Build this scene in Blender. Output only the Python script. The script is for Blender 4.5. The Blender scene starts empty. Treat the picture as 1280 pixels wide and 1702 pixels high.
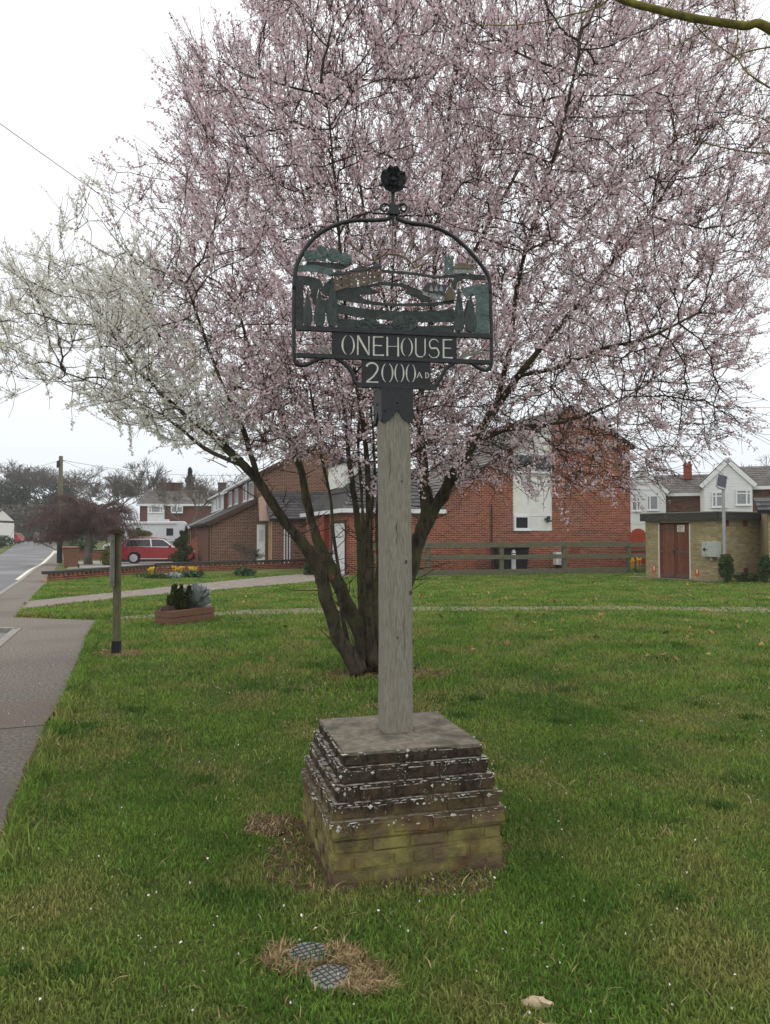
import bpy, bmesh, math, random
import numpy as np
from mathutils import Vector, Matrix, kdtree
from mathutils import noise as mnoise
from mathutils.geometry import tessellate_polygon

random.seed(7); rng = np.random.default_rng(7)
R = math.radians
SC = bpy.context.scene
COL = SC.collection

# ------------------------------------------------------------------ camera
FPX, CX, CY, CAMZ, HORIZ = 1250.0, 640.0, 851.0, 1.6, 890.0
ALPHA = math.atan((HORIZ - CY) / FPX)
cam_d = bpy.data.cameras.new('camera'); cam = bpy.data.objects.new('camera', cam_d); COL.objects.link(cam)
cam.location = (0, 0, CAMZ); cam.rotation_euler = (math.pi / 2 + ALPHA, 0, 0)
cam_d.sensor_fit = 'VERTICAL'; cam_d.sensor_height = 36.0; cam_d.lens = FPX * 36.0 / 1702.0
cam_d.clip_start = 0.05; cam_d.clip_end = 2000
SC.camera = cam

# ------------------------------------------------------------------ overcast daylight
SUN_EL, SUN_AZ = R(52), R(205)
w = bpy.data.worlds.new('World'); SC.world = w; w.use_nodes = True
nt = w.node_tree; nt.nodes.clear()
wo = nt.nodes.new('ShaderNodeOutputWorld'); bg = nt.nodes.new('ShaderNodeBackground')
sky = nt.nodes.new('ShaderNodeTexSky'); sky.sky_type = 'NISHITA'; sky.sun_disc = False
sky.sun_elevation = SUN_EL; sky.sun_rotation = SUN_AZ; sky.dust_density = 6; sky.air_density = 1.0
tc = nt.nodes.new('ShaderNodeTexCoord'); sx = nt.nodes.new('ShaderNodeSeparateXYZ')
rmp = nt.nodes.new('ShaderNodeValToRGB')
rmp.color_ramp.elements[0].position = 0.0; rmp.color_ramp.elements[0].color = (0.78, 0.84, 0.89, 1)
rmp.color_ramp.elements[1].position = 0.55; rmp.color_ramp.elements[1].color = (1.04, 1.05, 1.06, 1)
e = rmp.color_ramp.elements.new(0.2); e.color = (0.94, 0.965, 0.985, 1)
sc_ = nt.nodes.new('ShaderNodeVectorMath'); sc_.operation = 'SCALE'; sc_.inputs['Scale'].default_value = 0.07
mx = nt.nodes.new('ShaderNodeMix'); mx.data_type = 'RGBA'; mx.inputs[0].default_value = 0.93
nt.links.new(tc.outputs['Generated'], sx.inputs[0]); nt.links.new(sx.outputs['Z'], rmp.inputs[0])
nt.links.new(sky.outputs[0], sc_.inputs[0]); nt.links.new(sc_.outputs[0], mx.inputs[6])
nt.links.new(rmp.outputs[0], mx.inputs[7]); nt.links.new(mx.outputs[2], bg.inputs[0])
bg.inputs[1].default_value = 1.0
nt.links.new(bg.outputs[0], wo.inputs[0])
sd = bpy.data.lights.new('sun', 'SUN'); sun = bpy.data.objects.new('sun', sd); COL.objects.link(sun)
sd.energy = 1.2; sd.angle = R(35); sd.color = (1.0, 0.97, 0.93)
sun.rotation_euler = (math.pi / 2 - SUN_EL, 0, math.pi - SUN_AZ + math.pi)
SC.view_settings.view_transform = 'Standard'; SC.view_settings.look = 'None'
SC.view_settings.exposure = 0.28; SC.view_settings.gamma = 1.0; SC.view_settings.use_curve_mapping = False
SC.render.engine = 'CYCLES'
SC.cycles.use_denoising = True
SC.cycles.volume_bounces = 0; SC.cycles.max_bounces = 6; SC.cycles.diffuse_bounces = 2; SC.cycles.transparent_max_bounces = 6

# ------------------------------------------------------------------ projection helpers
_F = Vector((0, math.cos(ALPHA), math.sin(ALPHA))); _U = Vector((0, -math.sin(ALPHA), math.cos(ALPHA))); _R = Vector((1, 0, 0))
_GT = [(-500, 0), (36, 0), (50, -0.2), (70, -0.1), (117, 0.65), (250, 2.5), (600, 6)]
def g(y):
    for (a, za), (b, zb) in zip(_GT, _GT[1:]):
        if y <= b:
            return za + (zb - za) * max(0, (y - a)) / (b - a)
    return _GT[-1][1]
def ray(px, py):
    return _F + _R * ((px - CX) / FPX) + _U * ((CY - py) / FPX)
def P(px, py, depth):
    d = ray(px, py); return Vector((0, 0, CAMZ)) + d * (depth / d.y)
def G(px, py, off=0.0):
    d = ray(px, py); z = 0.0
    for _ in range(25):
        t = (z + off - CAMZ) / d.z if d.z < -1e-4 else 150
        t = max(0.5, min(t, 400)); z = g(t * d.y)
    return Vector((d.x * t, d.y * t, z + off))
def X(px, depth):
    return (px - CX) / FPX * depth / math.cos(ALPHA)
def Zat(py, depth):
    return P(640, py, depth).z
def proj(p):
    p = np.asarray(p, float); q = p - np.array([0, 0, CAMZ])
    zf = q @ np.array(_F); return CX + FPX * q[..., 0] / zf, CY - FPX * (q @ np.array(_U)) / zf
def inpoly(x, y, poly):
    x = np.asarray(x); y = np.asarray(y); c = np.zeros(x.shape, bool); n = len(poly)
    for i in range(n):
        x1, y1 = poly[i][0], poly[i][1]; x2, y2 = poly[i - 1][0], poly[i - 1][1]
        if y1 == y2: continue
        k = ((y1 > y) != (y2 > y)) & (x < (x2 - x1) * (y - y1) / (y2 - y1) + x1)
        c ^= k
    return c

# ------------------------------------------------------------------ materials
MATS = {}
def pmat(name, c1, c2=None, scale=6.0, rough=0.8, bump=0.0, stretch=(1, 1, 1), metal=0.0, island=0.0, objr=0.0,
         coord='Object', spec=0.3, detail=5.0, lo=0.35, hi=0.65, c3=None, s3=2.0, f3=0.5, trans=0.0, bscale=None):
    m = bpy.data.materials.new(name); m.use_nodes = True; n = m.node_tree; L = n.links; N = n.nodes
    b = N['Principled BSDF']; b.inputs['Roughness'].default_value = rough; b.inputs['Metallic'].default_value = metal
    b.inputs['Specular IOR Level'].default_value = spec
    c2 = c2 or tuple(x * 0.75 for x in c1)
    if coord == 'World':
        v = N.new('ShaderNodeNewGeometry').outputs['Position']
    else:
        v = N.new('ShaderNodeTexCoord').outputs[coord]
    mp = N.new('ShaderNodeMapping'); mp.inputs['Scale'].default_value = stretch; L.new(v, mp.inputs[0])
    no = N.new('ShaderNodeTexNoise'); no.inputs['Scale'].default_value = scale; no.inputs['Detail'].default_value = detail
    no.inputs['Roughness'].default_value = 0.62
    L.new(mp.outputs[0], no.inputs['Vector'])
    cr = N.new('ShaderNodeValToRGB'); cr.color_ramp.elements[0].position = lo; cr.color_ramp.elements[1].position = hi
    cr.color_ramp.elements[0].color = (*c2, 1); cr.color_ramp.elements[1].color = (*c1, 1)
    L.new(no.outputs['Fac'], cr.inputs[0]); out = cr.outputs[0]
    if c3:
        n3 = N.new('ShaderNodeTexNoise'); n3.inputs['Scale'].default_value = s3; n3.inputs['Detail'].default_value = 6
        L.new(v, n3.inputs['Vector'])
        r3 = N.new('ShaderNodeValToRGB'); r3.color_ramp.elements[0].position = f3; r3.color_ramp.elements[1].position = min(1, f3 + 0.15)
        L.new(n3.outputs['Fac'], r3.inputs[0])
        mm = N.new('ShaderNodeMix'); mm.data_type = 'RGBA'; L.new(r3.outputs[0], mm.inputs[0]); L.new(out, mm.inputs[6])
        mm.inputs[7].default_value = (*c3, 1); out = mm.outputs[2]
    for kind, amt in (('i', island), ('o', objr)):
        if amt:
            src = N.new('ShaderNodeNewGeometry').outputs['Random Per Island'] if kind == 'i' else N.new('ShaderNodeObjectInfo').outputs['Random']
            mr = N.new('ShaderNodeMapRange'); mr.inputs['To Min'].default_value = 1 - amt; mr.inputs['To Max'].default_value = 1 + amt
            L.new(src, mr.inputs[0]); hs = N.new('ShaderNodeHueSaturation')
            wn = N.new('ShaderNodeTexWhiteNoise'); wn.noise_dimensions = '1D'; L.new(src, wn.inputs['W'])
            mh = N.new('ShaderNodeMapRange'); mh.inputs['To Min'].default_value = 0.5 - amt * 0.03; mh.inputs['To Max'].default_value = 0.5 + amt * 0.03
            L.new(wn.outputs['Value'], mh.inputs[0]); L.new(mh.outputs[0], hs.inputs['Hue'])
            L.new(mr.outputs[0], hs.inputs['Value']); L.new(out, hs.inputs['Color']); out = hs.outputs[0]
    L.new(out, b.inputs['Base Color'])
    if bump:
        bp = N.new('ShaderNodeBump'); bp.inputs['Strength'].default_value = bump; bp.inputs['Distance'].default_value = 0.02
        if bscale:
            nb = N.new('ShaderNodeTexNoise'); nb.inputs['Scale'].default_value = bscale; nb.inputs['Detail'].default_value = 4
            L.new(mp.outputs[0], nb.inputs['Vector']); L.new(nb.outputs['Fac'], bp.inputs['Height'])
        else:
            L.new(no.outputs['Fac'], bp.inputs['Height'])
        L.new(bp.outputs[0], b.inputs['Normal'])
    if trans:
        tr = N.new('ShaderNodeBsdfTranslucent'); L.new(out, tr.inputs[0]); ms = N.new('ShaderNodeMixShader'); ms.inputs[0].default_value = trans
        L.new(b.outputs[0], ms.inputs[1]); L.new(tr.outputs[0], ms.inputs[2]); L.new(ms.outputs[0], N['Material Output'].inputs[0])
    MATS[name] = m
    return m

pmat('lawn_soil', (0.135, 0.165, 0.042), (0.045, 0.065, 0.018), 70, 0.95, 1.0, coord='World', spec=0.1, c3=(0.15, 0.14, 0.055), s3=0.5, f3=0.5)
pmat('ground_far', (0.075, 0.11, 0.03), (0.05, 0.075, 0.02), 1.2, 0.95, 0.3, coord='World', spec=0.1)
def blade_material():
    m = pmat('blade', (0.195, 0.300, 0.056), (0.11, 0.210, 0.036), 0.9, 0.75, coord='World', spec=0.15, island=0.45, c3=(0.275, 0.285, 0.088), s3=1.1, f3=0.48, trans=0.30, lo=0.40, hi=0.58)
blade_material()
pmat('tuft', (0.075, 0.155, 0.030), (0.05, 0.11, 0.022), 3, 0.75, coord='World', spec=0.15, island=0.35, trans=0.25)
pmat('straw', (0.40, 0.30, 0.165), (0.23, 0.165, 0.085), 9, 0.9, coord='World', spec=0.1, island=0.45)
pmat('moss', (0.20, 0.20, 0.045), (0.10, 0.12, 0.03), 14, 0.95, coord='World', spec=0.1, island=0.4)
pmat('bare_soil', (0.13, 0.085, 0.055), (0.06, 0.04, 0.026), 14, 0.98, 0.8, coord='World', spec=0.1, c3=(0.16, 0.13, 0.05), s3=6, f3=0.55)
pmat('dry_soil', (0.30, 0.20, 0.10), (0.17, 0.10, 0.05), 14, 0.98, 0.8, coord='World', spec=0.1)
pmat('footway', (0.25, 0.222, 0.188), (0.085, 0.076, 0.064), 36, 0.9, 0.6, coord='World', spec=0.2, c3=(0.135, 0.119, 0.10), s3=0.55, f3=0.52, detail=2)
pmat('footway_patch', (0.23, 0.185, 0.155), (0.11, 0.09, 0.075), 45, 0.9, 0.5, coord='World', spec=0.2, detail=3)
pmat('asphalt', (0.17, 0.17, 0.175), (0.12, 0.12, 0.125), 30, 0.9, 0.3, coord='World', spec=0.25, c3=(0.21, 0.21, 0.21), s3=0.25, f3=0.5)
pmat('asphalt_dark', (0.11, 0.105, 0.10), (0.07, 0.068, 0.066), 40, 0.9, 0.3, coord='World')
pmat('kerb', (0.30, 0.28, 0.25), (0.20, 0.185, 0.165), 20, 0.9, 0.3, coord='World')
pmat('line_paint', (0.72, 0.69, 0.55), (0.55, 0.53, 0.44), 14, 0.7, coord='World')
pmat('dirt_path', (0.20, 0.175, 0.12), (0.13, 0.115, 0.07), 10, 0.95, 0.4, coord='World', c3=(0.10, 0.11, 0.04), s3=1.6, f3=0.55)
pmat('paver', (0.25, 0.212, 0.18), (0.175, 0.148, 0.125), 8, 0.9, 0.2, coord='World', island=0.18)
pmat('paver_sand', (0.13, 0.115, 0.09), None, 8, 0.95, coord='World')
pmat('brick_red', (0.31, 0.080, 0.042), (0.20, 0.056, 0.034), 9, 0.9, 0.2, coord='World', spec=0.15, island=0.40, c3=(0.20, 0.07, 0.048), s3=0.5, f3=0.52)
pmat('brick_red_obj', (0.33, 0.095, 0.05), (0.22, 0.065, 0.04), 9, 0.9, 0.2, spec=0.15, objr=0.3)
pmat('brick_brown', (0.19, 0.092, 0.062), (0.125, 0.062, 0.044), 9, 0.9, 0.2, coord='World', spec=0.15, island=0.3)
pmat('brick_yellow', (0.42, 0.335, 0.19), (0.31, 0.245, 0.135), 7, 0.9, 0.2, coord='World', spec=0.15, island=0.2, c3=(0.40, 0.34, 0.22), s3=1.2, f3=0.55)
pmat('brick_yellow_obj', (0.42, 0.335, 0.19), (0.31, 0.245, 0.135), 7, 0.9, 0.2, coord='World', spec=0.15, objr=0.2)
pmat('mortar', (0.54, 0.40, 0.29), (0.42, 0.31, 0.23), 9, 0.95, 0.2, coord='World')
pmat('mortar_dark', (0.30, 0.26, 0.17), (0.22, 0.19, 0.12), 9, 0.95, 0.2, coord='World')
pmat('airbrick', (0.27, 0.085, 0.05), None, 20, 0.9)
pmat('white_render', (0.80, 0.79, 0.74), (0.72, 0.71, 0.66), 3, 0.7, coord='World')
pmat('white_upvc', (0.80, 0.81, 0.82), (0.75, 0.76, 0.77), 3, 0.35, spec=0.5)
pmat('grey_white', (0.62, 0.63, 0.63), (0.52, 0.53, 0.53), 5, 0.5)
pmat('pane', (0.035, 0.04, 0.045), (0.02, 0.022, 0.026), 2, 0.06, spec=0.6)
pmat('pane_net', (0.30, 0.32, 0.33), (0.20, 0.21, 0.22), 14, 0.15, stretch=(3, 3, 0.3), spec=0.6)
pmat('roof_tile', (0.085, 0.08, 0.08), (0.05, 0.047, 0.048), 12, 0.85, 0.2, coord='World', objr=0.3)
pmat('roof_tile_m', (0.16, 0.145, 0.135), (0.105, 0.095, 0.09), 6, 0.9, 0.2, coord='World', island=0.22)
pmat('roof_base', (0.05, 0.047, 0.045), None, 8, 0.9, coord='World')
pmat('dark_wood', (0.10, 0.055, 0.04), (0.06, 0.033, 0.025), 8, 0.8, stretch=(1, 1, 6))
pmat('pale_wood', (0.55, 0.36, 0.17), (0.42, 0.27, 0.12), 8, 0.8)
pmat('render_pink', (0.34, 0.22, 0.17), (0.26, 0.17, 0.13), 12, 0.9, 0.3)
pmat('fence_wood', (0.185, 0.17, 0.125), (0.11, 0.105, 0.075), 5, 0.9, 0.3, stretch=(1, 1, 5), coord='World', c3=(0.13, 0.14, 0.07), s3=3, f3=0.5)
pmat('post_green', (0.17, 0.155, 0.09), (0.10, 0.095, 0.05), 12, 0.9, 0.3, stretch=(4, 4, 0.5))
pmat('board_grey', (0.27, 0.26, 0.235), (0.18, 0.17, 0.155), 10, 0.9, 0.3, stretch=(4, 4, 0.5))
pmat('black_rubber', (0.02, 0.02, 0.022), None, 8, 0.6)
pmat('black_plastic', (0.022, 0.023, 0.026), (0.015, 0.016, 0.018), 8, 0.45, spec=0.4)
pmat('brown_plastic', (0.20, 0.095, 0.055), (0.16, 0.075, 0.045), 5, 0.6)
pmat('sleeper', (0.25, 0.135, 0.085), (0.15, 0.08, 0.05), 9, 0.9, 0.4, coord='World', stretch=(3, 3, 12))
pmat('door_brown', (0.21, 0.075, 0.042), (0.11, 0.042, 0.026), 7, 0.8, 0.3, stretch=(5, 5, 0.6), coord='World', objr=0.25)
pmat('door_rail', (0.15, 0.10, 0.085), (0.09, 0.06, 0.05), 9, 0.85)
pmat('fascia_dark', (0.075, 0.07, 0.062), (0.035, 0.033, 0.03), 6, 0.85, 0.4, stretch=(1, 1, 6), coord='World', c3=(0.16, 0.14, 0.11), s3=2.5, f3=0.6)
pmat('red_panel', (0.36, 0.055, 0.022), (0.28, 0.042, 0.018), 5, 0.8, stretch=(6, 6, 0.6))
pmat('galv', (0.42, 0.43, 0.44), (0.34, 0.35, 0.36), 8, 0.45, metal=0.4)
pmat('cabinet_grey', (0.46, 0.48, 0.43), (0.38, 0.40, 0.36), 6, 0.6)
pmat('solar', (0.045, 0.04, 0.07), (0.03, 0.028, 0.05), 30, 0.2, spec=0.6)
pmat('orange_tag', (0.62, 0.10, 0.02), None, 8, 0.6)
pmat('sign_white', (0.74, 0.70, 0.62), (0.60, 0.56, 0.5), 10, 0.6)
pmat('ink_black', (0.03, 0.03, 0.03), None, 8, 0.7)
pmat('ink_red', (0.5, 0.06, 0.03), None, 8, 0.7)
pmat('iron', (0.018, 0.019, 0.023), (0.009, 0.010, 0.012), 30, 0.5, 0.15, spec=0.45)
pmat('name_black', (0.014, 0.014, 0.017), (0.009, 0.009, 0.011), 20, 0.5, 0.1, spec=0.4)
pmat('letter_paint', (0.66, 0.65, 0.60), (0.50, 0.49, 0.45), 40, 0.6)
pmat('patina', (0.046, 0.058, 0.055), (0.022, 0.029, 0.028), 14, 0.6, 0.35, c3=(0.10, 0.085, 0.05), s3=16, f3=0.62, bscale=50)
pmat('patina_light', (0.125, 0.175, 0.165), (0.065, 0.095, 0.09), 22, 0.6, 0.5, bscale=70)
pmat('patina_tree', (0.078, 0.098, 0.092), (0.035, 0.05, 0.046), 26, 0.65, 0.7, stretch=(3, 3, 0.8), bscale=45)
pmat('tan_metal', (0.15, 0.115, 0.08), (0.085, 0.068, 0.05), 24, 0.6, 0.3)
pmat('roof_metal', (0.075, 0.072, 0.078), (0.04, 0.04, 0.045), 24, 0.5, 0.3)
pmat('pale_metal', (0.30, 0.32, 0.32), (0.19, 0.21, 0.21), 24, 0.6, 0.3)
pmat('gold_dull', (0.19, 0.155, 0.095), (0.11, 0.09, 0.055), 24, 0.5, 0.3)
pmat('bark', (0.10, 0.080, 0.054), (0.026, 0.021, 0.015), 16, 0.95, 1.0, stretch=(1, 1, 0.35), coord='World', c3=(0.085, 0.090, 0.035), s3=3.0, f3=0.5)
pmat('cut_wood', (0.19, 0.10, 0.055), (0.10, 0.055, 0.03), 20, 0.9)
pmat('twig', (0.070, 0.052, 0.040), (0.038, 0.028, 0.022), 3, 0.9, coord='World', spec=0.2)
pmat('twig_olive', (0.11, 0.10, 0.055), (0.06, 0.052, 0.03), 3, 0.9, coord='World', spec=0.2)
pmat('blossom_pink', (0.93, 0.775, 0.80), (0.79, 0.605, 0.655), 2.5, 0.8, coord='World', spec=0.1, island=0.22, trans=0.28)
pmat('blossom_white', (0.94, 0.925, 0.86), (0.84, 0.82, 0.72), 2.5, 0.8, coord='World', spec=0.1, island=0.12, trans=0.38)
pmat('leaf_red', (0.24, 0.085, 0.062), (0.14, 0.05, 0.04), 4, 0.7, coord='World', island=0.4, trans=0.25)
pmat('leaf_bud', (0.24, 0.22, 0.06), (0.15, 0.14, 0.04), 4, 0.8, coord='World', island=0.3, trans=0.25)
pmat('lichen_bark', (0.23, 0.20, 0.035), (0.085, 0.075, 0.03), 16, 0.95, 0.6, coord='World', c3=(0.05, 0.045, 0.03), s3=6, f3=0.58)
pmat('bare_twig', (0.145, 0.125, 0.105), (0.10, 0.086, 0.072), 1.5, 0.95, coord='World', spec=0.1)
pmat('bare_pale', (0.23, 0.20, 0.17), (0.15, 0.13, 0.11), 1.5, 0.95, coord='World', spec=0.1)
pmat('bare_purple', (0.17, 0.105, 0.098), (0.115, 0.072, 0.07), 1.5, 0.95, coord='World', spec=0.1)
pmat('evergreen', (0.040, 0.055, 0.026), (0.022, 0.032, 0.016), 1.5, 0.9, coord='World', spec=0.15, island=0.4)
pmat('conifer_yellow', (0.20, 0.17, 0.035), (0.09, 0.10, 0.025), 3, 0.9, coord='World', spec=0.15, island=0.4)
pmat('conifer_green', (0.075, 0.085, 0.024), (0.04, 0.05, 0.016), 4, 0.9, coord='World', spec=0.15, island=0.4)
pmat('shrub_leaf', (0.075, 0.115, 0.035), (0.04, 0.06, 0.02), 4, 0.8, coord='World', spec=0.2, island=0.4)
pmat('silver_leaf', (0.40, 0.43, 0.42), (0.26, 0.29, 0.29), 6, 0.85, coord='World', island=0.3)
pmat('daff_leaf', (0.07, 0.135, 0.05), (0.045, 0.09, 0.035), 4, 0.7, coord='World', island=0.3)
pmat('daff', (0.85, 0.60, 0.02), (0.75, 0.48, 0.02), 6, 0.7, island=0.15)
pmat('petal', (0.85, 0.78, 0.80), (0.75, 0.66, 0.69), 3, 0.8, coord='World', island=0.12)
pmat('dead_leaf', (0.34, 0.22, 0.09), (0.22, 0.13, 0.05), 6, 0.9, coord='World', island=0.3)
pmat('concrete_top', (0.25, 0.222, 0.175), (0.135, 0.117, 0.088), 22, 0.95, 0.8, coord='World', c3=(0.095, 0.088, 0.066), s3=5, f3=0.50)
pmat('stone', (0.58, 0.46, 0.31), (0.46, 0.35, 0.23), 20, 0.9, 0.5)
pmat('grid_concrete', (0.30, 0.305, 0.28), (0.19, 0.195, 0.175), 40, 0.9, 0.3)
pmat('grid_line', (0.09, 0.09, 0.085), None, 30, 0.8)
pmat('lichen', (0.58, 0.56, 0.50), (0.38, 0.37, 0.33), 40, 0.95, coord='World', island=0.25)
pmat('lichen_gold', (0.42, 0.27, 0.03), None, 40, 0.95)
pmat('car_red', (0.42, 0.02, 0.03), (0.40, 0.018, 0.028), 2, 0.2, spec=0.6)
pmat('car_red2', (0.42, 0.02, 0.035), (0.40, 0.018, 0.03), 2, 0.25, spec=0.6)
pmat('car_dark', (0.045, 0.045, 0.05), (0.04, 0.04, 0.045), 2, 0.25, spec=0.6)
pmat('car_silver', (0.45, 0.47, 0.49), (0.42, 0.44, 0.46), 2, 0.25, spec=0.6, metal=0.4)
pmat('chrome', (0.72, 0.72, 0.73), (0.66, 0.66, 0.67), 2, 0.2, metal=0.6)
pmat('tyre', (0.018, 0.018, 0.018), None, 8, 0.8)
pmat('lamp_red', (0.45, 0.04, 0.03), None, 8, 0.2)
pmat('motor_white', (0.74, 0.75, 0.76), (0.70, 0.71, 0.72), 2, 0.3, spec=0.5)
pmat('decal', (0.30, 0.33, 0.37), None, 3, 0.4)
pmat('knot', (0.09, 0.08, 0.06), (0.05, 0.045, 0.035), 60, 0.95)
pmat('wire', (0.03, 0.03, 0.03), None, 3, 0.7)

# post: weathered oak, long vertical grain
def post_material():
    m = pmat('oak_grey', (0.41, 0.378, 0.312), (0.20, 0.182, 0.145), 60, 0.9, 0.9, stretch=(2.4, 2.4, 0.30), detail=6, lo=0.28, hi=0.74,
             c3=(0.27, 0.26, 0.18), s3=1.6, f3=0.60)
    return m
post_material()

def plinth_material():
    m = bpy.data.materials.new('plinth_brick'); m.use_nodes = True; n = m.node_tree; L = n.links; N = n.nodes
    b = N['Principled BSDF']; b.inputs['Roughness'].default_value = 0.95; b.inputs['Specular IOR Level'].default_value = 0.1
    geo = N.new('ShaderNodeNewGeometry'); oi = N.new('ShaderNodeObjectInfo')
    def noise(s, d=5):
        q = N.new('ShaderNodeTexNoise'); q.inputs['Scale'].default_value = s; q.inputs['Detail'].default_value = d
        L.new(geo.outputs['Position'], q.inputs['Vector']); return q.outputs['Fac']
    def ramp(src, p0, p1, c0=(0, 0, 0, 1), c1=(1, 1, 1, 1)):
        r = N.new('ShaderNodeValToRGB'); r.color_ramp.elements[0].position = p0; r.color_ramp.elements[1].position = p1
        r.color_ramp.elements[0].color = c0; r.color_ramp.elements[1].color = c1; L.new(src, r.inputs[0]); return r.outputs[0]
    def mix(f, a, c):
        q = N.new('ShaderNodeMix'); q.data_type = 'RGBA'; L.new(f, q.inputs[0])
        for s, i in ((a, 6), (c, 7)):
            if isinstance(s, tuple): q.inputs[i].default_value = (*s, 1)
            else: L.new(s, q.inputs[i])
        return q.outputs[2]
    base = ramp(oi.outputs['Random'], 0.0, 1.0, (0.15, 0.075, 0.045, 1), (0.105, 0.058, 0.045, 1))
    sep = N.new('ShaderNodeSeparateXYZ'); L.new(geo.outputs['Position'], sep.inputs[0])
    # growth of algae from the damp ground upward, black crust on the weathered upper courses
    n1 = noise(7); ad = N.new('ShaderNodeMath'); ad.operation = 'MULTIPLY_ADD'; L.new(n1, ad.inputs[0]); ad.inputs[1].default_value = 0.42; L.new(sep.outputs['Z'], ad.inputs[2])
    low = ramp(ad.outputs[0], 0.38, 0.64, (1, 1, 1, 1), (0, 0, 0, 1))
    alg = ramp(noise(11), 0.38, 0.68, (0.155, 0.135, 0.060, 1), (0.30, 0.26, 0.085, 1))
    alg2 = mix(ramp(noise(5.2), 0.48, 0.62), alg, (0.16, 0.115, 0.072))
    fa = N.new('ShaderNodeMath'); fa.operation = 'MULTIPLY'; L.new(low, fa.inputs[0]); L.new(ramp(noise(4.3), 0.30, 0.46), fa.inputs[1])
    col = mix(fa.outputs[0], base, alg2)
    hi = ramp(ad.outputs[0], 0.42, 0.62)
    fb = N.new('ShaderNodeMath'); fb.operation = 'MULTIPLY'; L.new(hi, fb.inputs[0]); L.new(ramp(noise(8.5), 0.28, 0.50, (0.62, 0.62, 0.62, 1), (0.98, 0.98, 0.98, 1)), fb.inputs[1])
    crust = ramp(noise(30), 0.35, 0.7, (0.030, 0.025, 0.02, 1), (0.075, 0.06, 0.042, 1))
    col = mix(fb.outputs[0], col, crust)
    vo = N.new('ShaderNodeTexVoronoi'); vo.inputs['Scale'].default_value = 75; L.new(geo.outputs['Position'], vo.inputs['Vector'])
    sp = ramp(vo.outputs['Distance'], 0.16, 0.26, (1, 1, 1, 1), (0, 0, 0, 1))
    fc = N.new('ShaderNodeMath'); fc.operation = 'MULTIPLY'; L.new(sp, fc.inputs[0]); L.new(ramp(noise(9, 3), 0.50, 0.60), fc.inputs[1])
    fd = N.new('ShaderNodeMath'); fd.operation = 'MULTIPLY'; L.new(fc.outputs[0], fd.inputs[0]); L.new(hi, fd.inputs[1])
    col = mix(fd.outputs[0], col, (0.42, 0.40, 0.35))
    sn = N.new('ShaderNodeSeparateXYZ'); L.new(geo.outputs['True Normal'], sn.inputs[0])       # lichen crust that grows on the ledges
    fe = N.new('ShaderNodeMath'); fe.operation = 'MULTIPLY'; L.new(ramp(sn.outputs['Z'], 0.25, 0.6), fe.inputs[0]); L.new(ramp(noise(34, 4), 0.41, 0.52), fe.inputs[1])
    ff = N.new('ShaderNodeMath'); ff.operation = 'MULTIPLY'; L.new(fe.outputs[0], ff.inputs[0]); L.new(hi, ff.inputs[1])
    col = mix(ff.outputs[0], col, ramp(noise(60, 3), 0.3, 0.7, (0.22, 0.21, 0.17, 1), (0.46, 0.44, 0.38, 1)))
    L.new(col, b.inputs['Base Color'])
    bp = N.new('ShaderNodeBump'); bp.inputs['Strength'].default_value = 0.8; bp.inputs['Distance'].default_value = 0.012
    L.new(noise(38, 6), bp.inputs['Height']); L.new(bp.outputs[0], b.inputs['Normal'])
    MATS['plinth_brick'] = m
plinth_material()

# ------------------------------------------------------------------ mesh helpers
WLOC = {}
def props(o, label=None, cat=None, group=None, kind=None):
    if label: o['label'] = label
    if cat: o['category'] = cat
    if group: o['group'] = group
    if kind: o['kind'] = kind
    return o
def empty(name, loc, label=None, cat=None, group=None):
    o = bpy.data.objects.new(name, None); COL.objects.link(o); o.location = loc; o.empty_display_size = 0.2
    WLOC[o] = Vector(loc); return props(o, label, cat, group)
def link(name, me, parent=None, at=(0, 0, 0)):
    o = bpy.data.objects.new(name, me); COL.objects.link(o)
    if parent is not None:
        o.parent = parent; WLOC[o] = WLOC[parent]
    else:
        o.location = at; WLOC[o] = Vector(at)
    return o
def fast(name, V, Fc, mat, parent=None, at=(0, 0, 0), smooth=False, tri=None, **kw):
    """numpy mesh: V (n,3) world coordinates, Fc (m,k) indices"""
    off = WLOC[parent] if parent is not None else Vector(at)
    V = np.asarray(V, np.float32) - np.array(off, np.float32)
    Fc = np.asarray(Fc, np.int32); m, k = Fc.shape
    me = bpy.data.meshes.new(name); me.vertices.add(len(V)); me.vertices.foreach_set('co', V.ravel())
    me.loops.add(m * k); me.loops.foreach_set('vertex_index', Fc.ravel())
    me.polygons.add(m); me.polygons.foreach_set('loop_start', np.arange(0, m * k, k, dtype=np.int32))
    me.polygons.foreach_set('loop_total', np.full(m, k, np.int32))
    me.materials.append(MATS[mat]); me.update(calc_edges=True)
    if smooth: me.polygons.foreach_set('use_smooth', np.ones(m, bool))
    return props(link(name, me, parent, at), **kw)
EZ = Vector((0, 0, 1))
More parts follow.
